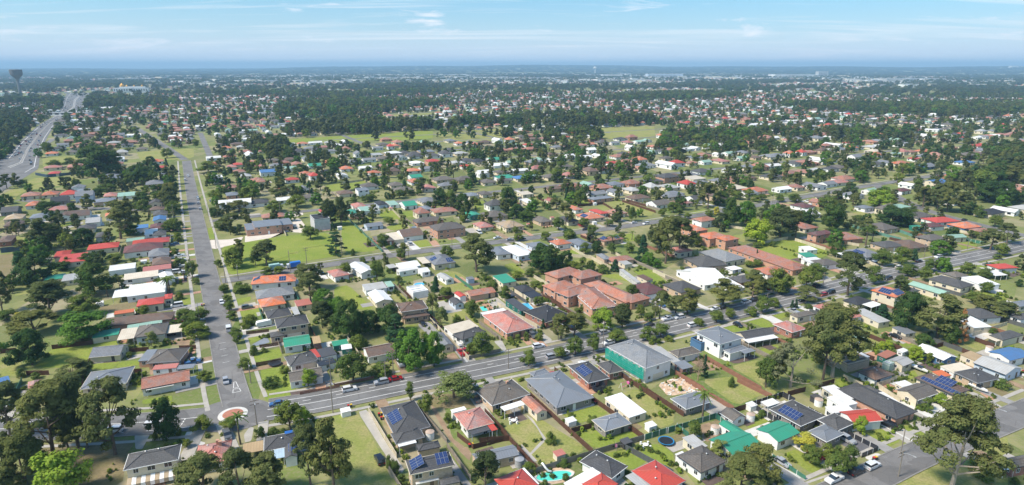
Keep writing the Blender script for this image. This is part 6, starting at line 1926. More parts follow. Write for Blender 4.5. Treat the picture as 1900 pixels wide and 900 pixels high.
def make_tree(kind, seed, lod=1.0):
    h, w_, bf, nc, cr, per, ls, prof = KIND[kind]; rs = np.random.default_rng(seed+hash(kind) % 1 + len(kind)*31)
    nc = max(6, int(nc*(lod**.4))); per = max(10, int(per*(lod**.6))); ls = ls/(lod**.45); z0 = h*bf; hh = h-z0; C = []
    lobes = [(rs.uniform(0, 6.28), rs.uniform(.55, 1), rs.uniform(.3, 1)) for _ in range(6)]
    while len(C) < nc:
        a = rs.uniform(0, 2*math.pi); t = rs.uniform(0, 1)
        if prof == 'open':
            L_ = lobes[rs.integers(0, 6)]; a = L_[0]+rs.normal()*.45; t = min(1, max(0.02, L_[2]+rs.normal()*.17)); rad = L_[1]*(1-abs(t-.42)*.95)*rs.uniform(.3, 1)**.6; q = (a, rad, t)
        elif prof == 'dome': rad = math.sqrt(max(0, 1-((t-.38)/.64)**2))*rs.uniform(.45, 1.0)*(.85+.22*math.sin(a*3+seed)); q = (a, rad, t)
        elif prof == 'ball': rad = math.sqrt(max(0, 1-((t-.5)/.52)**2))*rs.uniform(.7, 1); q = (a, rad, t)
        elif prof == 'tall': rad = math.sin(math.pi*min(1, t*.9+.1))**.6*rs.uniform(.4, 1); q = (a, rad, t)
        elif prof == 'cone': t = rs.uniform(0, 1)**1.35; rad = (1-t)*rs.uniform(.6, 1)+.04; q = (a, rad, t)
        else: k = rs.integers(0, 6); t = (k+.3)/6.2; rad = (1-t*.8)*rs.uniform(.25, 1); q = (a, rad, t)
        edge = w_/2*(1-cr*1.5)
        C.append((q[1]*edge*math.cos(q[0]), q[1]*edge*math.sin(q[0]), z0+cr*w_*.5+q[2]*(hh-cr*w_*1.1)))
    C = np.array(C); cxy = np.hypot(C[:, 0], C[:, 1]); C[:, :2] *= edge/np.percentile(cxy, 94)
    zl, zh = z0+cr*w_*.35, h-cr*w_*.5; C[:, 2] = zl+(C[:, 2]-C[:, 2].min())/(C[:, 2].max()-C[:, 2].min()+1e-6)*(zh-zl); rads = w_*cr*rs.uniform(.7, 1.3, len(C))
    cen, nr = cloudset(C, rads, per, .58 if prof == 'open' else (.4 if prof == 'layer' else .75), .5)
    nr = nr*.75 + (cen-np.array([0, 0, z0+hh*.4]))/np.array([w_/2, w_/2, hh/2])*.35; nr /= np.linalg.norm(nr, axis=1)[:, None]+1e-9
    mat = LEAF.get({'bgum': 'gum', 'upr': 'rnd', 'shrub': 'rnd', 'ball': 'ltg', 'lay': 'con'}.get(kind, kind))
    crown = leaf_mesh('crown', cen, nr, ls*rs.uniform(.6, 1.4, len(cen)), mat)
    tb = MB(); r0 = h*.018+.05; lean = rs.normal(size=2)*h*.02
    top = z0+hh*(.55 if prof in ('open', 'dome') else .85)
    tb.tube([(0, 0, -.2), (lean[0]*.4, lean[1]*.4, top*.35), (lean[0], lean[1], top*.7), (lean[0]*1.2, lean[1]*.6, top)], [r0*1.25, r0, r0*.7, r0*.22], 7)
    order = [max(q, key=lambda k: C[k, 0]**2+C[k, 1]**2) for q in [[k for k in range(len(C)) if C[k, 2] > top*.62 and int((math.atan2(C[k, 1], C[k, 0])+3.1416)/6.2833*nb) == j] for nb in ((11 if kind in ('bgum', 'pgum', 'bare') else 7),) for j in range(nb)] if q] if prof != 'cone' else []
    for k in order:
        c = C[k]
        if c[2] < top*.5: continue
        s = max(.2, min(.75, (c[2]-np.hypot(c[0], c[1])*.8)/top)); b0 = Vector((lean[0]*s, lean[1]*s, top*s)); e = Vector(c); mid = b0.lerp(e, .5)+Vector((0, 0, -.06*h*rs.uniform(0, 1)))
        tb.tube([b0, mid, e], [r0*.5, r0*.32, r0*.08], 5)
    if kind == 'bare':
        for k in range(90):
            c = C[rs.integers(0, len(C))]; e = Vector(c)+Vector(rs.normal(size=3))*.9; tb.tube([Vector(c)*.75+Vector((0, 0, .5)), e], [.05, .02], 3)
    return tb.mesh('trunk', M_barkp if kind in ('pgum', 'bgum') else (LEAF['bare'] if kind == 'bare' else M_bark)), crown
def make_palm(seed):
    rs = np.random.default_rng(seed); tb = MB(); h = 8.0
    tb.tube([(0, 0, -.1), (.1, 0, 2.5), (.15, .1, 5), (.1, .1, h-1.1)], [.28, .2, .17, .2], 8)
    cs_, nn, ss = [], [], []
    for k in range(22):
        a = k*2.4+rs.uniform(-.2, .2); el = rs.uniform(-.1, 1.2); L_ = rs.uniform(2.2, 3.0)
        for j in range(26):
            s = (j+1)/26; r = L_*s*math.cos(el*(1-s*.6)); z = h-1+L_*s*math.sin(el)-1.5*s*s*1.1; d = np.array([math.cos(a), math.sin(a), 0]); side = np.array([-d[1], d[0], 0])
            for q in (-1, 1): cs_.append(d*r+side*q*.16*(1.2-s)+np.array([0, 0, z-.08])); nn.append(np.array([0, 0, 1])+side*q*.5+rs.normal(size=3)*.2); ss.append(.20*(1.15-s*.6))
    nn = np.array(nn); nn /= np.linalg.norm(nn, axis=1)[:, None]
    return tb.mesh('trunk', M_bark), leaf_mesh('crown', np.array(cs_), nn, np.array(ss), LEAF['palm'])
PROTO = {}
for k in KIND: PROTO[k] = [make_tree(k, 10+7*s) for s in range({'gum': 5, 'rnd': 5, 'drk': 3, 'grn': 2, 'shrub': 3, 'gumd': 3, 'con': 2, 'bgum': 2}.get(k, 1))]
PROTO['palm'] = [make_palm(3), make_palm(9)]; KIND['palm'] = (8, 5.6)
TNAME = dict(gum=('gum_tree', 'open crowned gum tree'), gumd=('gum_tree', 'dark dense gum tree'), bgum=('gum_tree', 'huge spreading gum tree'), pgum=('gum_tree', 'sparse white limbed gum tree'), rnd=('street_tree', 'rounded leafy tree'),
             grn=('leafy_tree', 'dense bright green tree'), drk=('dark_tree', 'dense dark green tree'), ltg=('lime_tree', 'light lime green tree'), ylw=('golden_bush', 'golden yellow bushy tree'), feat=('feathery_tree', 'feathery olive green tree'),
             upr=('upright_tree', 'narrow upright tree'), con=('conifer', 'dark conical conifer'), lay=('conifer', 'layered spreading conifer'), shrub=('shrub', 'low green shrub'), ball=('clipped_bush', 'round clipped golden-green bush'),
             rust=('dead_conifer', 'rust coloured dead conifer'), bare=('bare_tree', 'leafless grey-brown tree'), palm=('palm_tree', 'feather leaved palm'))
trnd = random.Random(3)
for i, (k, x, y, h, w_) in enumerate(TREES):
    pr_ = PROTO[k]; tm, cm = pr_[(i*7+3) % len(pr_)]; H0, W0 = KIND[k][0], KIND[k][1]
    h = max(1.0, h); w_ = max(1.0, w_)
    if k not in ('palm', 'con', 'upr', 'rust'): w_ = min(w_, h*1.9); 
    size = ('tall ' if h > 14 else '') if k in ('gum', 'gumd', 'drk', 'con') else ('small ' if h < 4.5 and k in ('rnd',) else '')
    nm, ds = TNAME[k]; lab = near_label(f"{size}{ds} near the %s", x, y)
    r = link(nm, None, None, (x, y, 0), trnd.uniform(0, 6.28)); r.scale = (w_/W0*1.06, w_/W0*1.06, h/H0*1.03)
    tag(r, lab, 'shrub' if k in ('shrub', 'ball') else ('palm' if k == 'palm' else 'tree'), 'shrubs in the yards' if k in ('shrub', 'ball') else 'trees of the streets and yards')
    link('trunk', tm, r); link('crown', cm, r); occ_disc(x, y, w_*.3)
sh = random.Random(8); ns = 0
for (x, y, hw_, lab) in HROOT:
    if math.hypot(x, y) > 400: continue
    for q in range(2 if 'shed' not in lab else 1):
        a = sh.uniform(0, 6.28); r_ = hw_*1.05+sh.uniform(1.5, 6); X, Y = x+r_*math.cos(a), y+r_*math.sin(a)
        if (int(X//4), int(Y//4)) in OCC or sh.random() < .12: continue
        tm, cm = PROTO['shrub'][ns % 3] if sh.random() < .7 else PROTO['rnd'][ns % 5]; ns += 1
        big = tm is not PROTO['shrub'][(ns-1) % 3][0]; s = sh.uniform(.45, 1.05) if not big else sh.uniform(.4, .75)
        r = link('small_tree' if big else 'shrub', None, None, (X, Y, 0), a); r.scale = (s*1.1, s*1.1, s); tag(r, near_label(f"{'small leafy tree' if big else 'low green shrub'} near the %s", X, Y), 'tree' if big else 'shrub', 'trees of the streets and yards' if big else 'shrubs in the yards')
        link('trunk', tm, r); link('crown', cm, r); occ_disc(X, Y, 1)
# ------------------------------------------------------------------ fences
FM = dict(brown=plain('fence_brown', (.105,.048,.030), .85, .3, .8), rust=plain('fence_rust', (.27,.13,.085), .9, .25, .8), timber=plain('fence_timber', (.27,.235,.19), .9, .25, .8), cream=steel('fence_cream', (.62,.55,.41)),
          green=steel('fence_green', (.05,.19,.13)), teal=steel('fence_teal', (.13,.29,.24)), black=steel('fence_black', (.030,.034,.045)), slate=steel('fence_slate', (.10,.11,.12)), blue=steel('fence_blue', (.05,.10,.17)))
FN = dict(brown='dark brown timber paling fence', rust='red-brown boundary fence', timber='weathered grey timber fence', cream='cream steel panel fence', green='dark green steel panel fence', teal='teal steel panel fence', black='black panel fence with white posts', slate='slate grey panel fence', blue='tall dark blue boundary fence')
FP = {}
def fpanel(c):
    if c in FP: return FP[c]
    b = MB(); q = random.Random(len(FP))
    if c in ('brown', 'timber', 'rust'):
        n = 18
        for i in range(n):
            o = q.uniform(0, .03); b.box(i/n+.002, -.02+o*.5, 0, (i+1)/n-.003, .02+o*.5, 1-q.uniform(0, .03))
        b.box(0, .045, .25, 1, .09, .31); b.box(0, .045, .8, 1, .09, .86)
    else:
        n = 10
        for i in range(n): o = .03 if i % 2 else 0; b.box(i/n, -.02+o, .02, (i+1)/n, .01+o, .97)
        b.box(0, -.04, .97, 1, .06, 1.0); b.box(0, -.04, 0, 1, .06, .025)
    p = MB(); p.box(-.06, -.07, 0, .06, .07, 1.03)
    FP[c] = (b.mesh('panel', FM[c]), p.mesh('post', M_white if c in ('black', 'green') else FM[c])); return FP[c]
for c, h, P in FENCES:
    pm_, po_ = fpanel(c); r = link('fence', None, None, (P[0][0], P[0][1], 0))
    mx_, my_ = sum(p[0] for p in P)/len(P), sum(p[1] for p in P)/len(P); nh = min(HROOT, key=lambda q: (q[0]-mx_)**2+(q[1]-my_)**2)
    tag(r, near_label(f"{FN[c]} by the %s", mx_, my_), 'fence', 'boundary fences between the yards')
    o0 = Vector(P[0])
    for a, b in zip(P, P[1:]):
        a, b = Vector(a)-o0, Vector(b)-o0; L_ = (b-a).length; n = max(1, round(L_/2.4)); ang = math.atan2(b.y-a.y, b.x-a.x)
        for i in range(n):
            q = a.lerp(b, i/n); o = link('panel', pm_, r, (q.x, q.y, 0), ang); o.scale = (L_/n, 1, h*random.uniform(.97, 1.03)); s = link('post', po_, r, (q.x, q.y, 0), ang); s.scale = (1, 1, h)
fq = random.Random(31)
for (x, y, hw_, lab) in HROOT:
    d0 = math.hypot(x, y)
    if 'shed' in lab or not 215 < d0 < 520 or fq.random() < .25: continue
    c = fq.choices(('brown', 'timber', 'cream', 'green', 'slate', 'rust'), (4, 4, 4, 1.5, 1, 2))[0]; s = fq.choice((-1, 1)); base = Vector((x, y)) + BXV*(s*(hw_*.8+2.2)); L_ = fq.uniform(14, 26); up = fq.choice((-1, 1)); a = base-AXV*up*3; e = base+AXV*up*L_
    pts = [a.lerp(e, k/8) for k in range(9)]
    if any(math.dist((q[0], q[1]), p) < q[2]*.85+.5 for q in HROOT for p in pts if q[0] != x) or any(math.dist(p, r_) < 8.5 for p in pts for P in (P1, P2, P3, P4, P5, P6) for r_ in resample(P, 4)): continue
    pm_, po_ = fpanel(c); r = link('fence', None, None, (a.x, a.y, 0)); tag(r, near_label(f"{FN[c]} by the %s", a.x, a.y), 'fence', 'boundary fences between the yards'); v = (e-a); n = max(2, round(v.length/4.8)); an = math.atan2(v.y, v.x)
    for k in range(n):
        o = link('panel', pm_, r, (v.x*k/n, v.y*k/n, 0), an); o.scale = (v.length/n, 1, 1.7)
# ------------------------------------------------------------------ poles and lamps
pl = MB(); pl.tube([(0, 0, -.2), (0, 0, 1)], [.17, .12], 8); PL = pl.mesh('shaft', plain('pole_wood', (.23,.20,.165), .9, .2, 1))
xa = MB(); xa.box(-1.25, -.06, 0, 1.25, .06, .13); XA = xa.mesh('crossarm', M_wood)
ins = MB(); ins.lathe([(.05, 0), (.09, .06), (.05, .14), (.0, .2)], 8); INS = ins.mesh('insulator', M_grey)
la = MB(); la.tube([(0, 0, 0), (0, -1.2, .55), (0, -2.6, .75)], [.06, .05, .05], 6); LA = la.mesh('lamp_arm', M_metal)
lh = MB(); lh.box(-.14, -.75, -.07, .14, 0, .07); LH = lh.mesh('lamp_head', M_grey)
wires = {}
for i, (k, x, y, h) in enumerate(POLES):
    h = min(11, max(7.5, h)); r = link('street_lamp' if k == 'lamp' else 'power_pole', None, None, (x, y, 0), ROT + (0 if math.hypot(x+120, y-260) > 90 else R(0)))
    nh = min(HROOT, key=lambda q: (q[0]-x)**2+(q[1]-y)**2)
    tag(r, near_label(f"{'grey street lamp with curved arm' if k == 'lamp' else 'timber power pole with crossarms'} by the %s", x, y), 'lamp' if k == 'lamp' else 'power pole', 'poles along the streets')
    s = link('shaft', PL, r); s.scale = (1, 1, h)
    if k == 'pole':
        for z in (h-.5, h-1.6):
            o = link('crossarm', XA, r, (0, .16, z)); o.rotation_euler = (0, 0, R(90) if x < -110 else 0)
            for q in (-1.1, -.4, .4, 1.1): link('insulator', INS, o, (q, 0, .13))
    if k == 'lamp' or i % 3 == 0:
        o = link('lamp_arm', LA, r, (0, 0, h-.7)); link('lamp_head', LH, o, (0, -2.5, .74))
M_wire = plain('wire', (.05,.05,.05), .6)
def wire(P, h, n=3):
    for a, b in zip(P, P[1:]):
        mb = MB(); a3, b3 = Vector((*a, h)), Vector((*b, h)); t = (b3-a3).normalized(); s = Vector((-t.y, t.x, 0))
        for q in range(n):
            o = s*(q-(n-1)/2)*.8; mb.tube([a3.lerp(b3, k/6)+o-Vector((0, 0, 1.1*(1-(2*k/6-1)**2))) for k in range(7)], [.022]*7, 3, cap=False)
        tag(mb.build('power_line', M_wire), f"thin black power lines sagging over the street near {lm((a[0]+b[0])/2, (a[1]+b[1])/2)}", 'power line', 'power lines along the streets')
pp = [(p[1], p[2]) for p in POLES]
wire([pp[3], pp[4], pp[5], pp[6]], 8.3); wire([pp[10], pp[11], pp[15]], 9.6); wire([pp[23], pp[1], (-5, 205), pp[18]], 9.0, 2); wire([pp[8], pp[9], pp[10]], 8.0, 2)
# ------------------------------------------------------------------ vehicles
def carmat(n, c):
    m, t, b = newmat('car_paint_'+n); b.inputs['Base Color'].default_value = (*c, 1); b.inputs['Roughness'].default_value = .3; b.inputs['Coat Weight'].default_value = .6; b.inputs['Metallic'].default_value = .15; return m
CM = {n: carmat(n, c) for n, c in dict(white=(.78,.78,.78), silver=(.40,.41,.43), black=(.018,.018,.022), red=(.42,.015,.02), blue=(.05,.13,.30), grey=(.13,.135,.14)).items()}
M_lamp = plain('headlamp', (.75,.77,.8), .2, .03); M_tail = plain('tail_lamp', (.35,.01,.01), .3, .03)
def prof_mesh(name, prof, wd, mat, taper=0.0, zmid=None):
    b = MB(); bm = bmesh.new()
    for s in (-1, 1):
        vs = [bm.verts.new((x, s*(wd/2-(taper if zmid is not None and z > zmid else 0)), z)) for x, z in prof]
        if s < 0: A = vs
        else: B = vs
    bm.faces.new(A); bm.faces.new(B[::-1])
    for i in range(len(prof)): j = (i+1) % len(prof); bm.faces.new([A[j], A[i], B[i], B[j]])
    bmesh.ops.recalc_face_normals(bm, faces=bm.faces[:]); bmesh.ops.bevel(bm, geom=bm.edges[:], offset=.05, segments=2, affect='EDGES', clamp_overlap=True)
    me = bpy.data.meshes.new(name); bm.to_mesh(me); bm.free(); me.materials.append(mat); return me
wb_ = MB(); wb_.lathe([(.0, -.1), (.2, -.1), (.2, -.09), (.33, -.1), (.33, .1), (.0, .1)], 14); WH = wb_.mesh('wheel', M_black)
rim_ = MB(); rim_.lathe([(.0, -.115), (.19, -.112)], 12); RIM = rim_.mesh('rim', M_metal)
def cardef(L_, wd, hood, base, roofz, x0, x1, x2, x3):
    body = prof_mesh('body', [(-L_/2, .25), (L_/2, .25), (L_/2, .62), (L_/2-.15, hood), (x3+.05, base), (x0-.05, base), (-L_/2+.05, base-.04), (-L_/2, .6)], wd, CM['white'])
    cabin = prof_mesh('window', [(x0, base-.03), (x3, base-.03), (x2, roofz), (x1, roofz)], wd-.06, M_glass, .13, base+.05)
    roof_ = prof_mesh('roof', [(x1-.06, roofz-.06), (x2+.06, roofz-.06), (x2-.05, roofz+.05), (x1+.05, roofz+.05)], wd-.27, CM['white'])
    return body, cabin, roof_, L_, wd
CD = dict(sedan=cardef(4.6, 1.8, .82, .92, 1.42, -1.75, -1.1, .35, 1.15), hatch=cardef(4.1, 1.76, .85, .95, 1.48, -1.95, -1.7, .3, 1.1), suv=cardef(4.75, 1.9, 1.0, 1.1, 1.72, -2.2, -1.95, .35, 1.15),
          van=cardef(5.0, 1.95, 1.1, 1.2, 2.05, -2.4, -2.3, .9, 1.75), ute=cardef(5.3, 1.9, 1.02, 1.1, 1.75, -.6, -.45, .55, 1.3))
hl_ = MB(); hl_.box(-.03, -.2, -.08, .03, .2, .08); HL = hl_.mesh('headlight', M_lamp); TL = hl_.mesh('tail_light', M_tail)
CN = dict(sedan='sedan', hatch='hatchback', suv='wagon', van='van', ute='utility')
def setmat(o, m): o.material_slots[0].link = 'OBJECT'; o.material_slots[0].material = m
def car(kind, colr, x, y, ang, lab, z=.1):
    b, c, rf_, L_, wd = CD[kind]; r = link('parked_car', None, None, (x, y, z), ang); tag(r, lab, 'car', 'cars along the streets and driveways')
    setmat(link('body', b, r), CM[colr]); link('window', c, r); setmat(link('roof', rf_, r), CM[colr])
    for sx in (-L_*.3, L_*.3):
        for s in (-1, 1):
            o = link('wheel', WH, r, (sx, s*(wd/2-.09), .33)); o.rotation_euler = (R(90)*s, 0, 0); link('rim', RIM, o)
    for s in (-1, 1): link('headlight', HL, r, (L_/2-.01, s*(wd/2-.32), .68)); link('tail_light', TL, r, (-L_/2+.01, s*(wd/2-.3), .72))
    return r
def snap_dir(x, y, d):
    best = min(((math.dist((x, y), q), i, P) for P in (P1, P2L, P2, P3, P4, P5, P6) for i, q in enumerate(P)), key=lambda t: t[0])
    if best[0] < 12:
        i, P = best[1], best[2]; a, b = P[max(0, i-1)], P[min(len(P)-1, i+1)]; ang = math.atan2(b[1]-a[1], b[0]-a[0])
        want = ROT if d == 'B' else ROT+math.pi/2
        if abs(math.cos(ang-want)) > .8: return ang, True
    return (ROT if d == 'B' else ROT+math.pi/2), best[0] < 7
dc = random.Random(17)
CARXY = [(q[3], q[4]) for q in CARS]
for x, y, an, dd in DRV:
    if dc.random() > .42 or any(math.dist((x, y), q) < 9 for q in CARXY): continue
    k, c = dc.choice(('sedan', 'hatch', 'suv', 'suv', 'ute')), dc.choice(('white', 'silver', 'grey', 'black', 'white', 'blue', 'red'))
    car(k, c, x, y, an+dc.choice((0, math.pi)), near_label(f"{c} {CN[k]} parked on drive by the %s", x, y), .16)
for k, c, d, x, y in CARS:
    ang, onroad = snap_dir(x, y, d); nh = min(HROOT, key=lambda q: (q[0]-x)**2+(q[1]-y)**2)
    where = f"{'on road' if onroad else 'on drive'} by the {short(nh[3])}"
    if random.random() < .4: ang += math.pi
    if k in CD: car(k, c, x, y, ang, near_label(f"{c} {CN[k]} parked {'on road' if onroad else 'on drive'} by the %s", x, y))
    elif k == 'truck':
        r = link('truck', None, None, (x, y, .1), ang); tag(r, f"{'bright blue tray' if c == 'blue' else 'pale green and white box'} truck parked on the cross street by the park", 'truck')
        bx_ = MB(); bx_.box(-3.6, -1.2, .9, 1.4, 1.2, 3.3); bx_.build('cargo_box', plain('truck_blue', (.02,.16,.55), .4, .05) if c == 'blue' else plain('truck_mint', (.35,.55,.52), .4, .05), r)
        cab = link('cab', prof_mesh('cab', [(1.55, .6), (3.4, .6), (3.4, 1.6), (3.1, 2.6), (1.55, 2.7)], 2.3, CM['white']), r)
        ws = MB(); ws.face([(3.42, -1.0, 1.65), (3.42, 1.0, 1.65), (3.15, .95, 2.45), (3.15, -.95, 2.45)]); ws.build('windscreen', M_glass, cab)
        ch = MB(); ch.box(-3.6, -.5, .55, 3.2, .5, .9); ch.build('chassis', M_dark, r)
        for sx in (-2.6, -1.5, 2.5):
            for s in (-1, 1): o = link('wheel', WH, r, (sx, s*1.05, .45)); o.rotation_euler = (R(90)*s, 0, 0); o.scale = (1.4, 1.4, 1.6)
    elif k == 'caravan':
        r = link('caravan', None, None, (x, y, .1), ang); tag(r, 'white touring caravan parked in front of the two-storey tan brick house', 'caravan')
        link('body', prof_mesh('body', [(-2.9, .5), (2.7, .5), (3.0, 1.2), (2.6, 2.3), (-2.5, 2.6), (-2.9, 2.2)], 2.3, M_white), r)
        for sx in (-1.4, .6): o = link('window', window_mesh(1.2, .7, True)[1], r, (sx, -1.17, 1.4))
        for s in (-1, 1): o = link('wheel', WH, r, (-.2, s*1.0, .33)); o.rotation_euler = (R(90)*s, 0, 0)
    else:
        r = link('boat', None, None, (x, y, .5), ang); tag(r, 'white upturned boat on lawn beside the cream cement roofed house' if y < 188 else 'white boat on a trailer in front of the dark hip roofed house', 'boat')
        hb = MB(); ring = []
        for i in range(11):
            t = -2.7+5.4*i/10; wv_ = .95*(1-max(0, (t+.5)/3.4)**2.2 if t > -.5 else 1); ring.append([(t, -wv_, .9), (t, -wv_*.7, .35), (t, 0, .1+.5*max(0, t/2.7)**3), (t, wv_*.7, .35), (t, wv_, .9)])
        for a, b in zip(ring, ring[1:]):
            for q in range(4): hb.face([a[q], a[q+1], b[q+1], b[q]])
        for a, b in zip(ring, ring[1:]): hb.face([a[0], b[0], b[4], a[4]])
        hb.build('hull', M_white, r); cb = MB(); cb.box(-.5, -.6, .9, .9, .6, 1.5); cb.build('cabin', M_glass, r)
tb_ = MB(); tb_.box(-2.2, -.88, .25, 2.2, .88, .95, 0); tb_.box(-1.6, -.8, .95, 1.0, .8, 1.4, 1); tb_.box(-1.4, -.75, 1.4, .8, .75, 1.5, 0)
TC = {n: tb_.mesh('traffic_car', [CM[n], M_glass]) for n in CM}
hr_ = random.Random(9)
for i in range(150):
    s = hr_.random()**1.2*.96+.02; lane = hr_.choice((.18, .24, .30, .36, .42, .60, .66, .72, .78)); p, q = hwpt(s, lane), hwpt(min(1, s+.01), lane); n = hr_.choice(('white', 'white', 'silver', 'black', 'red', 'grey', 'blue', 'white'))
    o = link('traffic_car', TC[n], None, (p.x, p.y, .1), math.atan2(q.y-p.y, q.x-p.x)); tag(o, f"{n} car in the traffic on the wide highway", 'car', 'cars in the highway traffic')
# ------------------------------------------------------------------ yard things
for i, (x, y) in enumerate(P_TRAMP):
    r = link('trampoline', None, None, (x, y, 0)); tag(r, ('dark netted trampoline behind the red-orange brick house', 'blue rimmed round trampoline by the cream shed', 'black trampoline on the lawn of the dark slate roofed house')[i], 'trampoline')
    a = MB(); a.lathe([(1.9, .8), (2.2, .84), (2.2, .78)], 24); a.build('rim', M_dark if i != 1 else plain('rim_blue', (.02,.2,.42), .5), r); b = MB(); b.lathe([(.01, .76), (1.9, .8)], 24); b.build('mat', M_black, r)
    for k in range(6):
        c = MB(); an = k*math.pi/3; c.tube([(2.1*math.cos(an), 2.1*math.sin(an), 0), (2.1*math.cos(an), 2.1*math.sin(an), 2.4 if i == 0 else .85)], [.04, .04], 6); c.build('leg', M_dark, r)
    if i == 0:
        b = MB(); b.lathe([(2.1, .85), (2.1, 2.3)], 24); m_, t_, p_ = newmat('safety_net'); p_.inputs['Base Color'].default_value = (.02, .03, .05, 1); p_.inputs['Alpha'].default_value = .7; b.build('net', m_, r)
for i, (x, y) in enumerate(P_TANK):
    r = link('water_tank', None, None, (x, y, 0)); nh = min(HROOT, key=lambda q: (q[0]-x)**2+(q[1]-y)**2)
    tag(r, near_label(f"{'slate grey' if i == 0 else 'pale'} round water tank by the %s", x, y), 'water tank', 'water tanks')
    a = MB(); a.lathe([(1.2, 0), (1.2, .6), (1.16, .65), (1.2, .7), (1.2, 1.3), (1.16, 1.35), (1.2, 1.4), (1.2, 2.1)], 20); a.build('tank', M_grey if i == 0 else M_white, r); b = MB(); b.lathe([(1.25, 2.1), (1.25, 2.15), (.3, 2.45), (.01, 2.45)], 20); b.build('lid', M_grey if i == 0 else plain('tank_lid', (.5,.38,.3), .7), r)
bb = MB(); bb.box(-.28, -.33, .08, .28, .33, .95); BB = bb.mesh('bin', M_dark); bl_ = MB(); bl_.box(-.31, -.37, .95, .31, .37, 1.03)
for i, (x, y) in enumerate(P_BINS):
    nh = min(HROOT, key=lambda q: (q[0]-x)**2+(q[1]-y)**2)
    for k in range(2):
        r = link('wheelie_bin', None, None, (x+k*.75, y+k*.35, .02), ROT); cn, cm_ = (('red', M_red), ('yellow', M_yel))[k]
        tag(r, near_label(f"bin with {cn} lid by the %s", x, y), 'bin', 'wheelie bins'); link('body', BB, r); link('lid', bl_.mesh('lid', cm_), r)
for x, y in P_SWING:
    r = link('swing_set', None, None, (x, y, 0), ROT); tag(r, 'pink and white swing set with slide on the back lawn', 'swing set')
    for s in (-1, 1):
        for q in (-1, 1): a = MB(); a.tube([(s*1.6, q*.9, 0), (s*1.5, 0, 2.2)], [.05, .05], 6); a.build('leg', M_white, r)
    a = MB(); a.tube([(-1.5, 0, 2.2), (1.5, 0, 2.2)], [.05, .05], 6); a.build('top_bar', M_pink, r)
    for s in (-.6, .5): a = MB(); a.box(s-.25, -.15, .6, s+.25, .15, .68); a.box(s-.24, -.01, .68, s-.22, .01, 2.2); a.box(s+.22, -.01, .68, s+.24, .01, 2.2); a.build('swing_seat', M_pink, r)
    a = MB(); a.face([(1.6, -.3, 1.5), (1.6, .3, 1.5), (3.2, .3, .2), (3.2, -.3, .2)]); a.box(1.2, -.5, 1.2, 1.7, .5, 1.9); a.build('slide', M_pink, r)
for i, (x, y) in enumerate(P_TABLE):
    r = link('garden_setting', None, None, (x, y, .02), ROT); tag(r, ('white garden table with chairs on a small paved square', 'white outdoor table and chairs by the trampoline')[i], 'garden table')
    a = MB(); a.lathe([(.01, .74), (.8, .74), (.8, .7)], 16); a.build('table_top', M_white, r); a = MB(); a.tube([(0, 0, 0), (0, 0, .7)], [.06, .06], 6); a.build('leg', M_white, r)
    for k in range(4):
        c, s = 1.25*math.cos(k*1.57+.4), 1.25*math.sin(k*1.57+.4); a = MB(); a.box(c-.25, s-.25, .4, c+.25, s+.25, .46); a.box(c*1.16-.22, s*1.16-.22, 0, c*1.16+.22, s*1.16+.22, .9); a.build('chair', M_white, r)
for x, y in P_LINE:
    r = link('clothes_line', None, None, (x, y, 0)); tag(r, 'rotary clothes line hung with dark washing on the lawn', 'clothes line')
    a = MB(); a.tube([(0, 0, 0), (0, 0, 2.1)], [.05, .05], 6); a.build('pole', M_metal, r)
    for k in range(4): a = MB(); an = k*math.pi/2; a.tube([(0, 0, 2.0), (1.5*math.cos(an), 1.5*math.sin(an), 2.2)], [.03, .02], 5); a.build('arm', M_metal, r)
    for k in range(3): a = MB(); a.box(-.9+k*.7, .4-.02*k, 1.1, -.4+k*.7, .44-.02*k, 2.05); a.build('washing', (M_black, M_pink, M_black)[k], r)
gs = random.Random(23); MORE = []
for (x, y, hw_, lab) in HROOT:
    if 'shed' in lab or not 175 < math.hypot(x, y) < 520: continue
    for q in range(2):
        a = gs.uniform(0, 6.28); X, Y = x+(hw_+5)*math.cos(a)+gs.uniform(-3, 3), y+(hw_+5)*math.sin(a)+gs.uniform(-3, 3)
        if gs.random() < .5 and all((int((X+i)//4), int((Y+j)//4)) not in OCC for i in (-1.5, 1.5) for j in (-1.5, 1.5)): MORE.append((X, Y, gs.choice(('white', 'dark', 'pink', 'white')))); occ_disc(X, Y, 2)
MORE.append((-49.5, 165.5, 'white'))  # stand-in for a white box van, reusing the garden store shape and label
for x, y, c in P_GSHED+MORE:
    r = link('garden_shed', None, None, (x, y, 0), ROT); nh = min(HROOT, key=lambda q: (q[0]-x)**2+(q[1]-y)**2)
    tag(r, near_label(f"tiny {dict(white='white', dark='dark', pink='cream')[c]} garden store by the %s", x, y), 'shed', 'sheds and outbuildings in the back yards'); mt = {'white': M_white, 'dark': M_dark, 'pink': M_cream}[c]
    a = MB(); a.box(-1.3, -1.0, 0, 1.3, 1.0, 1.75); a.build('wall', mt, r); a = MB(); a.face([(-1.45, -1.15, 1.76), (1.45, -1.15, 1.76), (1.45, 1.15, 2.0), (-1.45, 1.15, 2.0)]); a.face([(-1.45, -1.15, 1.7), (-1.45, 1.15, 1.94), (1.45, 1.15, 1.94), (1.45, -1.15, 1.7)]); a.build('roof', ROOF['wh', 's'] if c == 'white' else (ROOF['dg', 's'] if c == 'dark' else ROOF['pk', 's']), r)
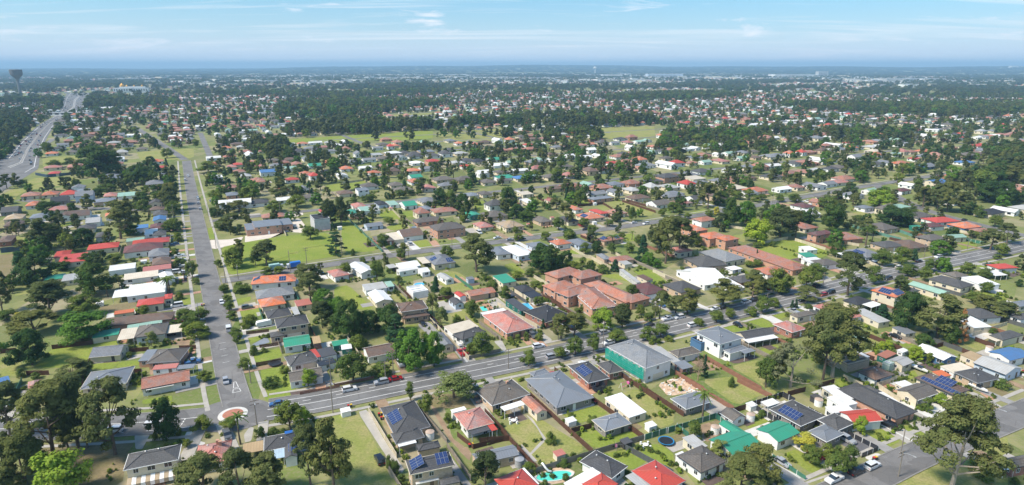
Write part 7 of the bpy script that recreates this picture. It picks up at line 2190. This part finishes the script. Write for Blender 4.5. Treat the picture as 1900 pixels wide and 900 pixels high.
# pools
def watermat(c):
    m, t, b = newmat('pool_water'); b.inputs['Base Color'].default_value = (*c, 1); b.inputs['Roughness'].default_value = .06; b.inputs['Specular IOR Level'].default_value = .6
    n = noise(t, 2.5, 3, node(t, 'ShaderNodeTexCoord').outputs['Object']); bp = node(t, 'ShaderNodeBump'); bp.inputs['Strength'].default_value = .12; t.links.new(n, bp.inputs['Height']); t.links.new(bp.outputs[0], b.inputs['Normal']); return m
W1, W2 = watermat((.10,.62,.52)), watermat((.09,.45,.68))
for i, (x, y, r0) in enumerate(POOLS):
    r = link('swimming_pool', None, None, (x, y, .06), ROT-R(10)); tag(r, ('kidney shaped turquoise swimming pool in cream paving behind the grey fence', 'small round blue pool beside the white pool house', 'turquoise pool edged in orange paving by the salmon roofed house', 'rectangular bright blue pool behind the navy tiled house')[i], 'swimming pool')
    def pool(s): 
        if i == 0: return [(s*r0*(1+.18*math.cos(2*a+.6)+.10*math.cos(a))*math.cos(a)*1.05, s*r0*(1+.18*math.cos(2*a+.6))*math.sin(a)*.55) for a in [k*math.pi/24 for k in range(48)]]
        if i == 1: return [(s*r0*math.cos(a), s*r0*.8*math.sin(a)) for a in [k*math.pi/16 for k in range(32)]]
        return [(-r0*.75*s, -r0*1.6*s), (r0*.75*s, -r0*1.6*s), (r0*.75*s, r0*1.6*s), (-r0*.75*s, r0*1.6*s)]
    a = MB(); Q = pool(1.0); a.face([(*q, .06) for q in Q]); a.build('water', W1 if i in (0, 2) else W2, r)
    a = MB(); O = pool(1.0); O2 = pool(1.14)
    for k in range(len(O)): j = (k+1) % len(O); a.face([(*O[k], .06), (*O[j], .06), (*O[j], .16), (*O[k], .16)]); a.face([(*O[k], .16), (*O[j], .16), (*O2[j], .16), (*O2[k], .16)]); a.face([(*O2[k], .16), (*O2[j], .16), (*O2[j], -.06), (*O2[k], -.06)])
    a.build('coping', PATM['conclight'] if i != 2 else PATM['brickpave'], r)
for x, y in P_SLIDE:
    r = link('pool_slide', None, None, (x-1.5, y+1.0, .1), R(-60)); tag(r, 'white curved pool slide at the end of the turquoise pool', 'pool slide')
    a = MB(); a.tube([(0, 0, 2.2), (.6, 0, 2.1), (1.3, .3, 1.4), (1.8, .8, .7), (2.0, 1.5, .4)], [.28, .28, .28, .28, .26], 8); a.build('chute', M_white, r)
    for s in (-.3, .3): a = MB(); a.tube([(-.3, s, 0), (0, s, 2.2)], [.05, .05], 6); a.build('ladder_rail', M_white, r)
# rubble on the building site
SITE = max((P for k, P in PATCHES if k == 'sand'), key=lambda P: P[0][1]); rub = MB(); rr_ = random.Random(4)
for k in range(3000):
    c = Vector((rr_.uniform(30, 75), rr_.uniform(155, 205)))
    if not inpoly(c.x, c.y, SITE): continue
    s = rr_.uniform(.08, .38); rub.box(c.x-s, c.y-s*.7, 0, c.x+s, c.y+s*.7, s*rr_.uniform(.4, 1.2), rr_.randrange(3))
o = rub.build('rubble', [PATM['conclight'], PATM['sand'], M_white]); tag(o, 'scattered pale building rubble behind the unfinished house', 'rubble', kind='stuff')
# ------------------------------------------------------------------ landmarks far away
r = link('temple', None, None, (-1530, 2585, 0), R(22)); tag(r, 'long white temple building with golden domes beyond the trees', 'temple')
a = MB(); a.box(-62, -14, 0, 62, 14, 18); a.box(-40, -10, 18, 50, 10, 24); a.build('wall', M_white, r)
for k in range(14): a = MB(); a.box(-58+k*8.6, -14.2, 7, -55+k*8.6, -14.02, 15); a.build('window', M_glass, r)
M_gold = plain('gold', (.75,.38,.04), .35, .1, 1, .3)
for x_, s in ((-30, 9), (-14, 4), (40, 4), (12, 3.5)): a = MB(); a.lathe([(s*.8, 0), (s, s*.4), (s*.85, s*.9), (s*.45, s*1.3), (.1, s*1.8)], 18, c=(x_, 0, 24 if s < 9 else 22)); a.build('dome', M_gold, r)
r = link('water_tower', None, None, (-1830, 2390, 0)); tag(r, 'dark inverted cone water tower rising above the far trees', 'water tower')
a = MB(); a.lathe([(5, 0), (4.2, 52), (7, 58)], 20); a.build('shaft', plain('tower_concrete', (.16,.155,.15), .9), r); a = MB(); a.lathe([(7, 58), (19, 72), (20, 88), (19, 90), (.1, 91)], 32); a.build('tank', plain('tower_tank', (.11,.10,.095), .9), r)
def block(nm, x, y, wx, dy, h, mt, lab, rz=0.0, wins=True, cat='building'):
    r = link(nm, None, None, (x, y, 0), rz); tag(r, lab, cat); a = MB(); a.box(-wx/2, -dy/2, 0, wx/2, dy/2, h); a.build('wall', mt, r); a = MB(); a.box(-wx/2-.6, -dy/2-.6, h+.02, wx/2+.6, dy/2+.6, h+1.2); a.build('roof', ROOF['lg', 's'], r)
    if wins:
        for k in range(max(2, int(wx/14))):
            for q in range(max(1, int(h/9))): a = MB(); a.box(-wx/2+6+k*13, -dy/2-.12, 3+q*8, -wx/2+14+k*13, -dy/2-.02, 7+q*8); a.build('window', M_glass, r)
block('school_building', -940, 1350, 86, 14, 6, WALL['wh'], 'long low white roofed school building beyond the gum trees', R(5))
block('warehouse', 3060, 4950, 520, 120, 14, WALL['lg'], 'very long white warehouse far out on the valley floor', R(10))
block('apartment_tower', 9500, 12300, 130, 80, 120, WALL['wh'], 'tall pale apartment tower standing on the far ridge', 0); block('apartment_tower', 9720, 12300, 110, 80, 105, WALL['wh'], 'shorter pale apartment tower beside the tall one on the ridge', 0)
block('apartment_tower', 3350, 7000, 110, 60, 52, WALL['lg'], 'grey slab tower above the far industrial roofs', R(5)); block('factory', 2850, 6600, 420, 140, 26, WALL['wh'], 'wide white factory with tower beside the slab tower', R(6))
block('hospital', 1480, 6300, 340, 120, 34, WALL['pb'], 'broad glazed blue hospital block on the far plain', R(2)); block('hospital', 1000, 6500, 200, 90, 26, WALL['wh'], 'white hospital wing left of the glazed block', R(2))
r = link('water_tower', None, None, (1180, 9200, 0)); tag(r, 'slim white water tower standing on the distant plain', 'water tower'); a = MB(); a.lathe([(6, 0), (6, 70)], 12); a.build('shaft', M_white, r); a = MB(); a.lathe([(6, 70), (26, 80), (26, 98), (.1, 104)], 20); a.build('tank', M_white, r)
# ------------------------------------------------------------------ far suburb: houses, trees as masses
def scatter_gn(name, pts, sc, rot, idx, protos, label, cat):
    me = bpy.data.meshes.new(name); me.vertices.add(len(pts)); me.vertices.foreach_set('co', np.asarray(pts, np.float32).ravel())
    for an, ty, dat in (('iscale', 'FLOAT_VECTOR', sc), ('irot', 'FLOAT', rot), ('iidx', 'INT', idx)):
        at = me.attributes.new(an, ty, 'POINT'); at.data.foreach_set('vector' if ty == 'FLOAT_VECTOR' else 'value', np.asarray(dat, np.int32 if ty == 'INT' else np.float32).ravel())
    o = link(name, me); tag(o, label, cat, kind='stuff')
    cl = bpy.data.collections.new(name+'_kinds')
    for i, m in enumerate(protos): cl.objects.link(bpy.data.objects.new('%s_%02d' % (name, i), m))
    gnt = bpy.data.node_groups.new(name, 'GeometryNodeTree'); gnt.interface.new_socket('Geometry', in_out='INPUT', socket_type='NodeSocketGeometry'); gnt.interface.new_socket('Geometry', in_out='OUTPUT', socket_type='NodeSocketGeometry')
    n = gnt.nodes; l = gnt.links; gi = n.new('NodeGroupInput'); go = n.new('NodeGroupOutput'); ip = n.new('GeometryNodeInstanceOnPoints'); ci = n.new('GeometryNodeCollectionInfo')
    ci.inputs['Collection'].default_value = cl; ci.inputs['Separate Children'].default_value = True; ci.inputs['Reset Children'].default_value = True
    def attr(a, ty): q = n.new('GeometryNodeInputNamedAttribute'); q.data_type = ty; q.inputs['Name'].default_value = a; return q.outputs['Attribute']
    l.new(gi.outputs[0], ip.inputs['Points']); l.new(ci.outputs[0], ip.inputs['Instance']); ip.inputs['Pick Instance'].default_value = True
    l.new(attr('iidx', 'INT'), ip.inputs['Instance Index']); l.new(attr('iscale', 'FLOAT_VECTOR'), ip.inputs['Scale'])
    cx_ = n.new('ShaderNodeCombineXYZ'); l.new(attr('irot', 'FLOAT'), cx_.inputs[2]); l.new(cx_.outputs[0], ip.inputs['Rotation']); l.new(ip.outputs[0], go.inputs[0])
    o.modifiers.new('scatter', 'NODES').node_group = gnt; return o
def join_tree(kind, seed, lod):
    tm, cm = make_tree(kind, seed, lod); bm = bmesh.new(); bm.from_mesh(cm); n0 = len(bm.faces); bm.from_mesh(tm); bm.faces.ensure_lookup_table()
    for f in bm.faces[n0:]: f.material_index = 1
    me = bpy.data.meshes.new('tree'); bm.to_mesh(me); bm.free(); me.materials.append(cm.materials[0]); me.materials.append(tm.materials[0]); return me
FT = [join_tree(k, s, l) for k, s, l in (('gum', 51, .35), ('gum', 62, .35), ('gumd', 73, .35), ('gumd', 84, .35), ('drk', 95, .35), ('rnd', 16, .35), ('grn', 27, .35), ('con', 38, .35))]
FH0 = [KIND[k][0] for k in ('gum', 'gum', 'gumd', 'gumd', 'drk', 'rnd', 'grn', 'con')]
def far_house(rf, wl, W, D, form='h'):
    tan = .36; st_ = ROOF[rf, 't'] or ROOF[rf, 's']; a, _, rise = roof_mesh(W, D, 2.9, form, tan); b, x, y = wall_mesh(W, D, 2.9, form, rise, .5, tan); n0 = len(a.v)
    for f, m in zip(b.f, b.m): a.f.append(tuple(i+n0 for i in f)); a.m.append(1)
    a.v += b.v; a.uv += b.uv
    for s in (-1, 1):
        for t in (-.28, .28):
            a.face([(t*W-.9, s*(y+.03), .9), (t*W+.9, s*(y+.03), .9), (t*W+.9, s*(y+.03), 2.2), (t*W-.9, s*(y+.03), 2.2)], 2); a.face([(s*(x+.03), t*D-.7, .9), (s*(x+.03), t*D+.7, .9), (s*(x+.03), t*D+.7, 2.2), (s*(x+.03), t*D-.7, 2.2)], 2)
    return a.mesh('far_house', [st_, WALL[wl], M_glass])
FHS = [far_house(*q) for q in (('rb','cr',14,11), ('orr','wh',13,11), ('pk','cr',15,11), ('dg','wh',15,12), ('mg','wh',14,10,'gx'), ('gb','cr',14,12), ('wh','wh',13,9,'gx'), ('br','yb',15,11), ('rb','ob',18,12), ('mg','cr',16,12), ('wh','wh',20,9,'gx'), ('lgn','wh',13,10,'gx'), ('rd','wh',12,10), ('lg','cr',14,11))]
from mathutils import noise as mnoise
def dens(x, y, s, o): return mnoise.noise((x/s+o, y/s-o, .3))
OPEN = [P for k, P in PATCHES if k in ('lawn', 'lawnlight', 'dry') and min(p[1] for p in P) > 420]
def clear(x, y): return (int(x//4), int(y//4)) not in OCC
HP, HS_, HRt, HI = [], [], [], []
fr = random.Random(21)
ROADPTS = [q for P in (P1, P2L, P2, P3, P4, P5, P6) for q in resample(P, 4) if math.hypot(*q) < 720]
u = -2600
def addh(x, y, rot):
    HP.append((x, y, 0)); s = fr.uniform(.85, 1.2); HS_.append((s, s, fr.choice((1, 1, 1, 1.0, 1.5)))); HRt.append(rot); HI.append(min(len(FHS)-1, int(fr.random()*len(FHS))))
for vi in range(-8, 60):
    for ui in range(-150, 150):
        for side in (-1, 1):
            c = BXV*(ui*18.5+fr.uniform(-2, 2)) + AXV*(vi*92+side*19+fr.uniform(-3, 3)); x, y = c.x, c.y+60
            d = math.hypot(x, y)
            if y < 300 or d < 395 or d > 2700 or abs(math.atan2(x, y)) > R(46): continue
            if dens(x, y, 420, 3.1) > .44 and d > 600: continue
            if fr.random() < .12: continue
            if not (clear(x, y) and clear(x+6, y) and clear(x-6, y) and clear(x, y+6) and clear(x, y-6)): continue
            addh(x, y, ROT+fr.choice((0, math.pi/2))+fr.uniform(-.08, .08)); occ_disc(x, y, 7)
for k in range(26000):
    d = 2700+6300*fr.random()**.75; a = fr.uniform(R(-45), R(45)); x, y = d*math.sin(a), d*math.cos(a)
    if dens(x, y, 700, 1.7) > .12 or not clear(x, y): continue
    addh(x, y, fr.uniform(0, 3.14))
scatter_gn('distant_houses', HP, HS_, HRt, HI, FHS, 'small tiled and steel roofed houses filling the distant suburbs', 'houses')
GP, GS_, GR, GI = [], [], [], []
gpr = random.Random(77)
def addp(x, y, s): GP.append((x, y, 0)); GS_.append((s*gpr.uniform(.8, 1.3), s*gpr.uniform(.8, 1.3), s*gpr.uniform(.7, 1.2))); GR.append(gpr.uniform(0, 6.28)); GI.append(gpr.randrange(5)); GS_[-1] = tuple(v*(.24 if GI[-1] == 3 else (.36 if GI[-1] == 4 else 1)) for v in GS_[-1])
for (x, y, hw_, lab) in HROOT:
    if math.hypot(x, y) > 700: continue
    for q in range(gpr.randrange(2, 6)):                      # garden beds
        a = gpr.uniform(0, 6.28); rr2 = hw_*gpr.uniform(1.0, 1.25)+gpr.uniform(1, 7); X, Y = x+rr2*math.cos(a), y+rr2*math.sin(a); dv2 = gpr.choice((BXV, AXV))
        for k in range(gpr.randrange(3, 11)):
            p = Vector((X, Y))+dv2*(k*gpr.uniform(.7, 1.3))+Vector((gpr.gauss(0, .4), gpr.gauss(0, .4)))
            if any(math.dist((p.x, p.y), (h_[0], h_[1])) < h_[2]*.82 for h_ in HROOT if abs(h_[0]-p.x) < 22 and abs(h_[1]-p.y) < 22): continue
            if any(math.dist((p.x, p.y), w_) < 7.5 for w_ in ROADPTS if abs(w_[0]-p.x) < 9): continue
            addp(p.x, p.y, gpr.uniform(.22, .6))
scatter_gn('garden_plants', GP, GS_, GR, GI, [join_tree('shrub', 5, .4), join_tree('shrub', 6, .4), join_tree('shrub', 9, .4), join_tree('drk', 8, .06), join_tree('ltg', 8, .1)], 'low garden plants and hedges around the houses', 'plants')
BP, BS, BR, BI = [], [], [], []
bbx = MB(); bbx.box(-.5, -.5, 0, .5, .5, 1, 0); bbx.box(-.52, -.52, 1.0, .52, .52, 1.04, 1)
for k in range(2800):
    d = 3900+5600*fr.random(); a = fr.gauss(.1, .36); x, y = d*math.sin(a), d*math.cos(a)
    if abs(a) > R(45) or dens(x, y, 1500, 7.7) < -.05: continue
    BP.append((x, y, 0)); BS.append((fr.uniform(18, 90), fr.uniform(16, 45), fr.uniform(6, 15))); BR.append(fr.uniform(-.4, .6)); BI.append(fr.randrange(3))
scatter_gn('distant_buildings', BP, BS, BR, BI, [bbx.mesh('far_block', [WALL[q], ROOF[rf_, 's']]) for q, rf_ in (('wh', 'wh'), ('lg', 'lg'), ('cr', 'wh'))], 'pale commercial and industrial blocks scattered over the far plain', 'buildings')
TP, TS, TR_, TI = [], [], [], []
def addt(x, y, h, k=None, wide=1.0):
    k = fr.choices(range(8), (5, 5, 4, 4, 3, 3, 2, .6))[0] if k is None else k; s = h/FH0[k]; TP.append((x, y, 0)); ww = s*wide*fr.uniform(.85, 1.2); TS.append((ww, ww, s)); TR_.append(fr.uniform(0, 6.28)); TI.append(k)
def inopen(x, y): return any(inpoly(x, y, P) for P in OPEN)
hwp = hw
for P in OPEN:
    if max(p[1] for p in P) > 600: occ_poly([(p[0]*s, p[1]*s) for s in (1,) for p in P]); lo = min(p[1] for p in P); [occ_disc(p[0]*q, p[1]*q, 22) for p in resample(P+[P[0]], 14) for q in (.97, .94)]
for k in range(62000+5000):
    d = math.sqrt(fr.uniform(300**2, 2700**2)) if k < 62000 else fr.uniform(400, 950); a = fr.uniform(R(-45), R(45)); x, y = d*math.sin(a), d*math.cos(a)
    f = dens(x, y, 420, 3.1); f2 = dens(x, y, 130, 9.1)
    p = min(.62, .32+.8*max(0, f)+.6*max(0, f2))
    if d < 380: p *= .6
    if d > 900: p -= .10
    elif 400 < d < 700: p *= .85
    if fr.random() > p: continue
    if not clear(x, y): continue
    h = fr.uniform(2.5, 7.5) if fr.random() < (.5 if d < 800 else .35) else fr.uniform(7, 13)
    if f > .2: h = fr.uniform(10, 20)
    if d < 500: h *= .85
    addt(x, y, h)
for k in range(70000):
    d = 2700+7800*fr.random()**.8; a = fr.uniform(R(-45), R(45)); x, y = d*math.sin(a), d*math.cos(a)
    f = dens(x, y, 700, 1.7)
    if fr.random() > min(.6, .34+1.0*f+.8*dens(x, y, 240, 4.4)): continue
    addt(x, y, fr.uniform(10, 19), fr.randrange(5), 1.9)
for k in range(15000):
    d = 10500+14000*fr.random(); a = fr.uniform(R(-45), R(45)); x, y = d*math.sin(a), d*math.cos(a); addt(x, y, fr.uniform(14, 24), fr.randrange(5), 6); TP[-1] = (x, y, terrain(x, y)-2)
def grove(poly, n, h0, h1, ks=None):
    x0, x1 = min(p[0] for p in poly), max(p[0] for p in poly); y0, y1 = min(p[1] for p in poly), max(p[1] for p in poly); c = 0
    while c < n:
        x, y = fr.uniform(x0, x1), fr.uniform(y0, y1)
        if inpoly(x, y, poly): addt(x, y, fr.uniform(h0, h1), fr.choice(ks) if ks else None); c += 1
grove([(-326, 915), (-129, 1036), (-139, 1117), (-283, 1191), (-373, 1051)], 170, 12, 20, [0, 1, 2, 3])
grove([(445, 579), (471, 570), (607, 741), (617, 774), (508, 657)], 110, 11, 19, [2, 3, 4, 0])
grove([(-311, 741), (-251, 697), (-303, 849), (-354, 849)], 60, 10, 17, None)
grove([(-675, 810), (-670, 849), (-846, 1117), (-1058, 1373), (-1172, 1427)], 220, 11, 18, [2, 3, 0, 4])
grove([(95, 1083), (254, 1134), (271, 1211), (138, 1191)], 90, 13, 20, [0, 1, 2])
grove([(43, 892), (119, 849), (138, 992), (78, 1021)], 60, 10, 16, None)
grove([(-115, 915), (0, 892), (0, 1021), (-131, 1051)], 30, 8, 14, None)
grove([(-532, 633), (-594, 741), (-677, 849), (-675, 810)], 40, 6, 10, [4, 6])
grove([(188, 810), (300, 741), (398, 992), (228, 965)], 150, 9, 16, None)
grove([(349, 892), (553, 849), (644, 992), (412, 1051)], 160, 9, 16, None)
scatter_gn('distant_trees', TP, TS, TR_, TI, FT, 'mixed gum and garden trees filling the suburbs and far plain', 'trees')
# ------------------------------------------------------------------ haze
hb = bpy.data.meshes.new('haze'); b = MB(); b.box(-33500, -350, -1.0, 33500, 33500, 290); hz_ = b.mesh('haze', [])
hm_ = bpy.data.materials.new('haze_air'); hm_.use_nodes = True; t = hm_.node_tree; t.nodes.clear(); om = node(t, 'ShaderNodeOutputMaterial'); pv = node(t, 'ShaderNodeVolumePrincipled')
pv.inputs['Color'].default_value = (.46, .75, 1.0, 1); pv.inputs['Density'].default_value = HAZE_D; pv.inputs['Anisotropy'].default_value = 0.0
t.links.new(pv.outputs[0], om.inputs['Volume']); hz_.materials.append(hm_); tag(link('haze', hz_), kind='stuff')
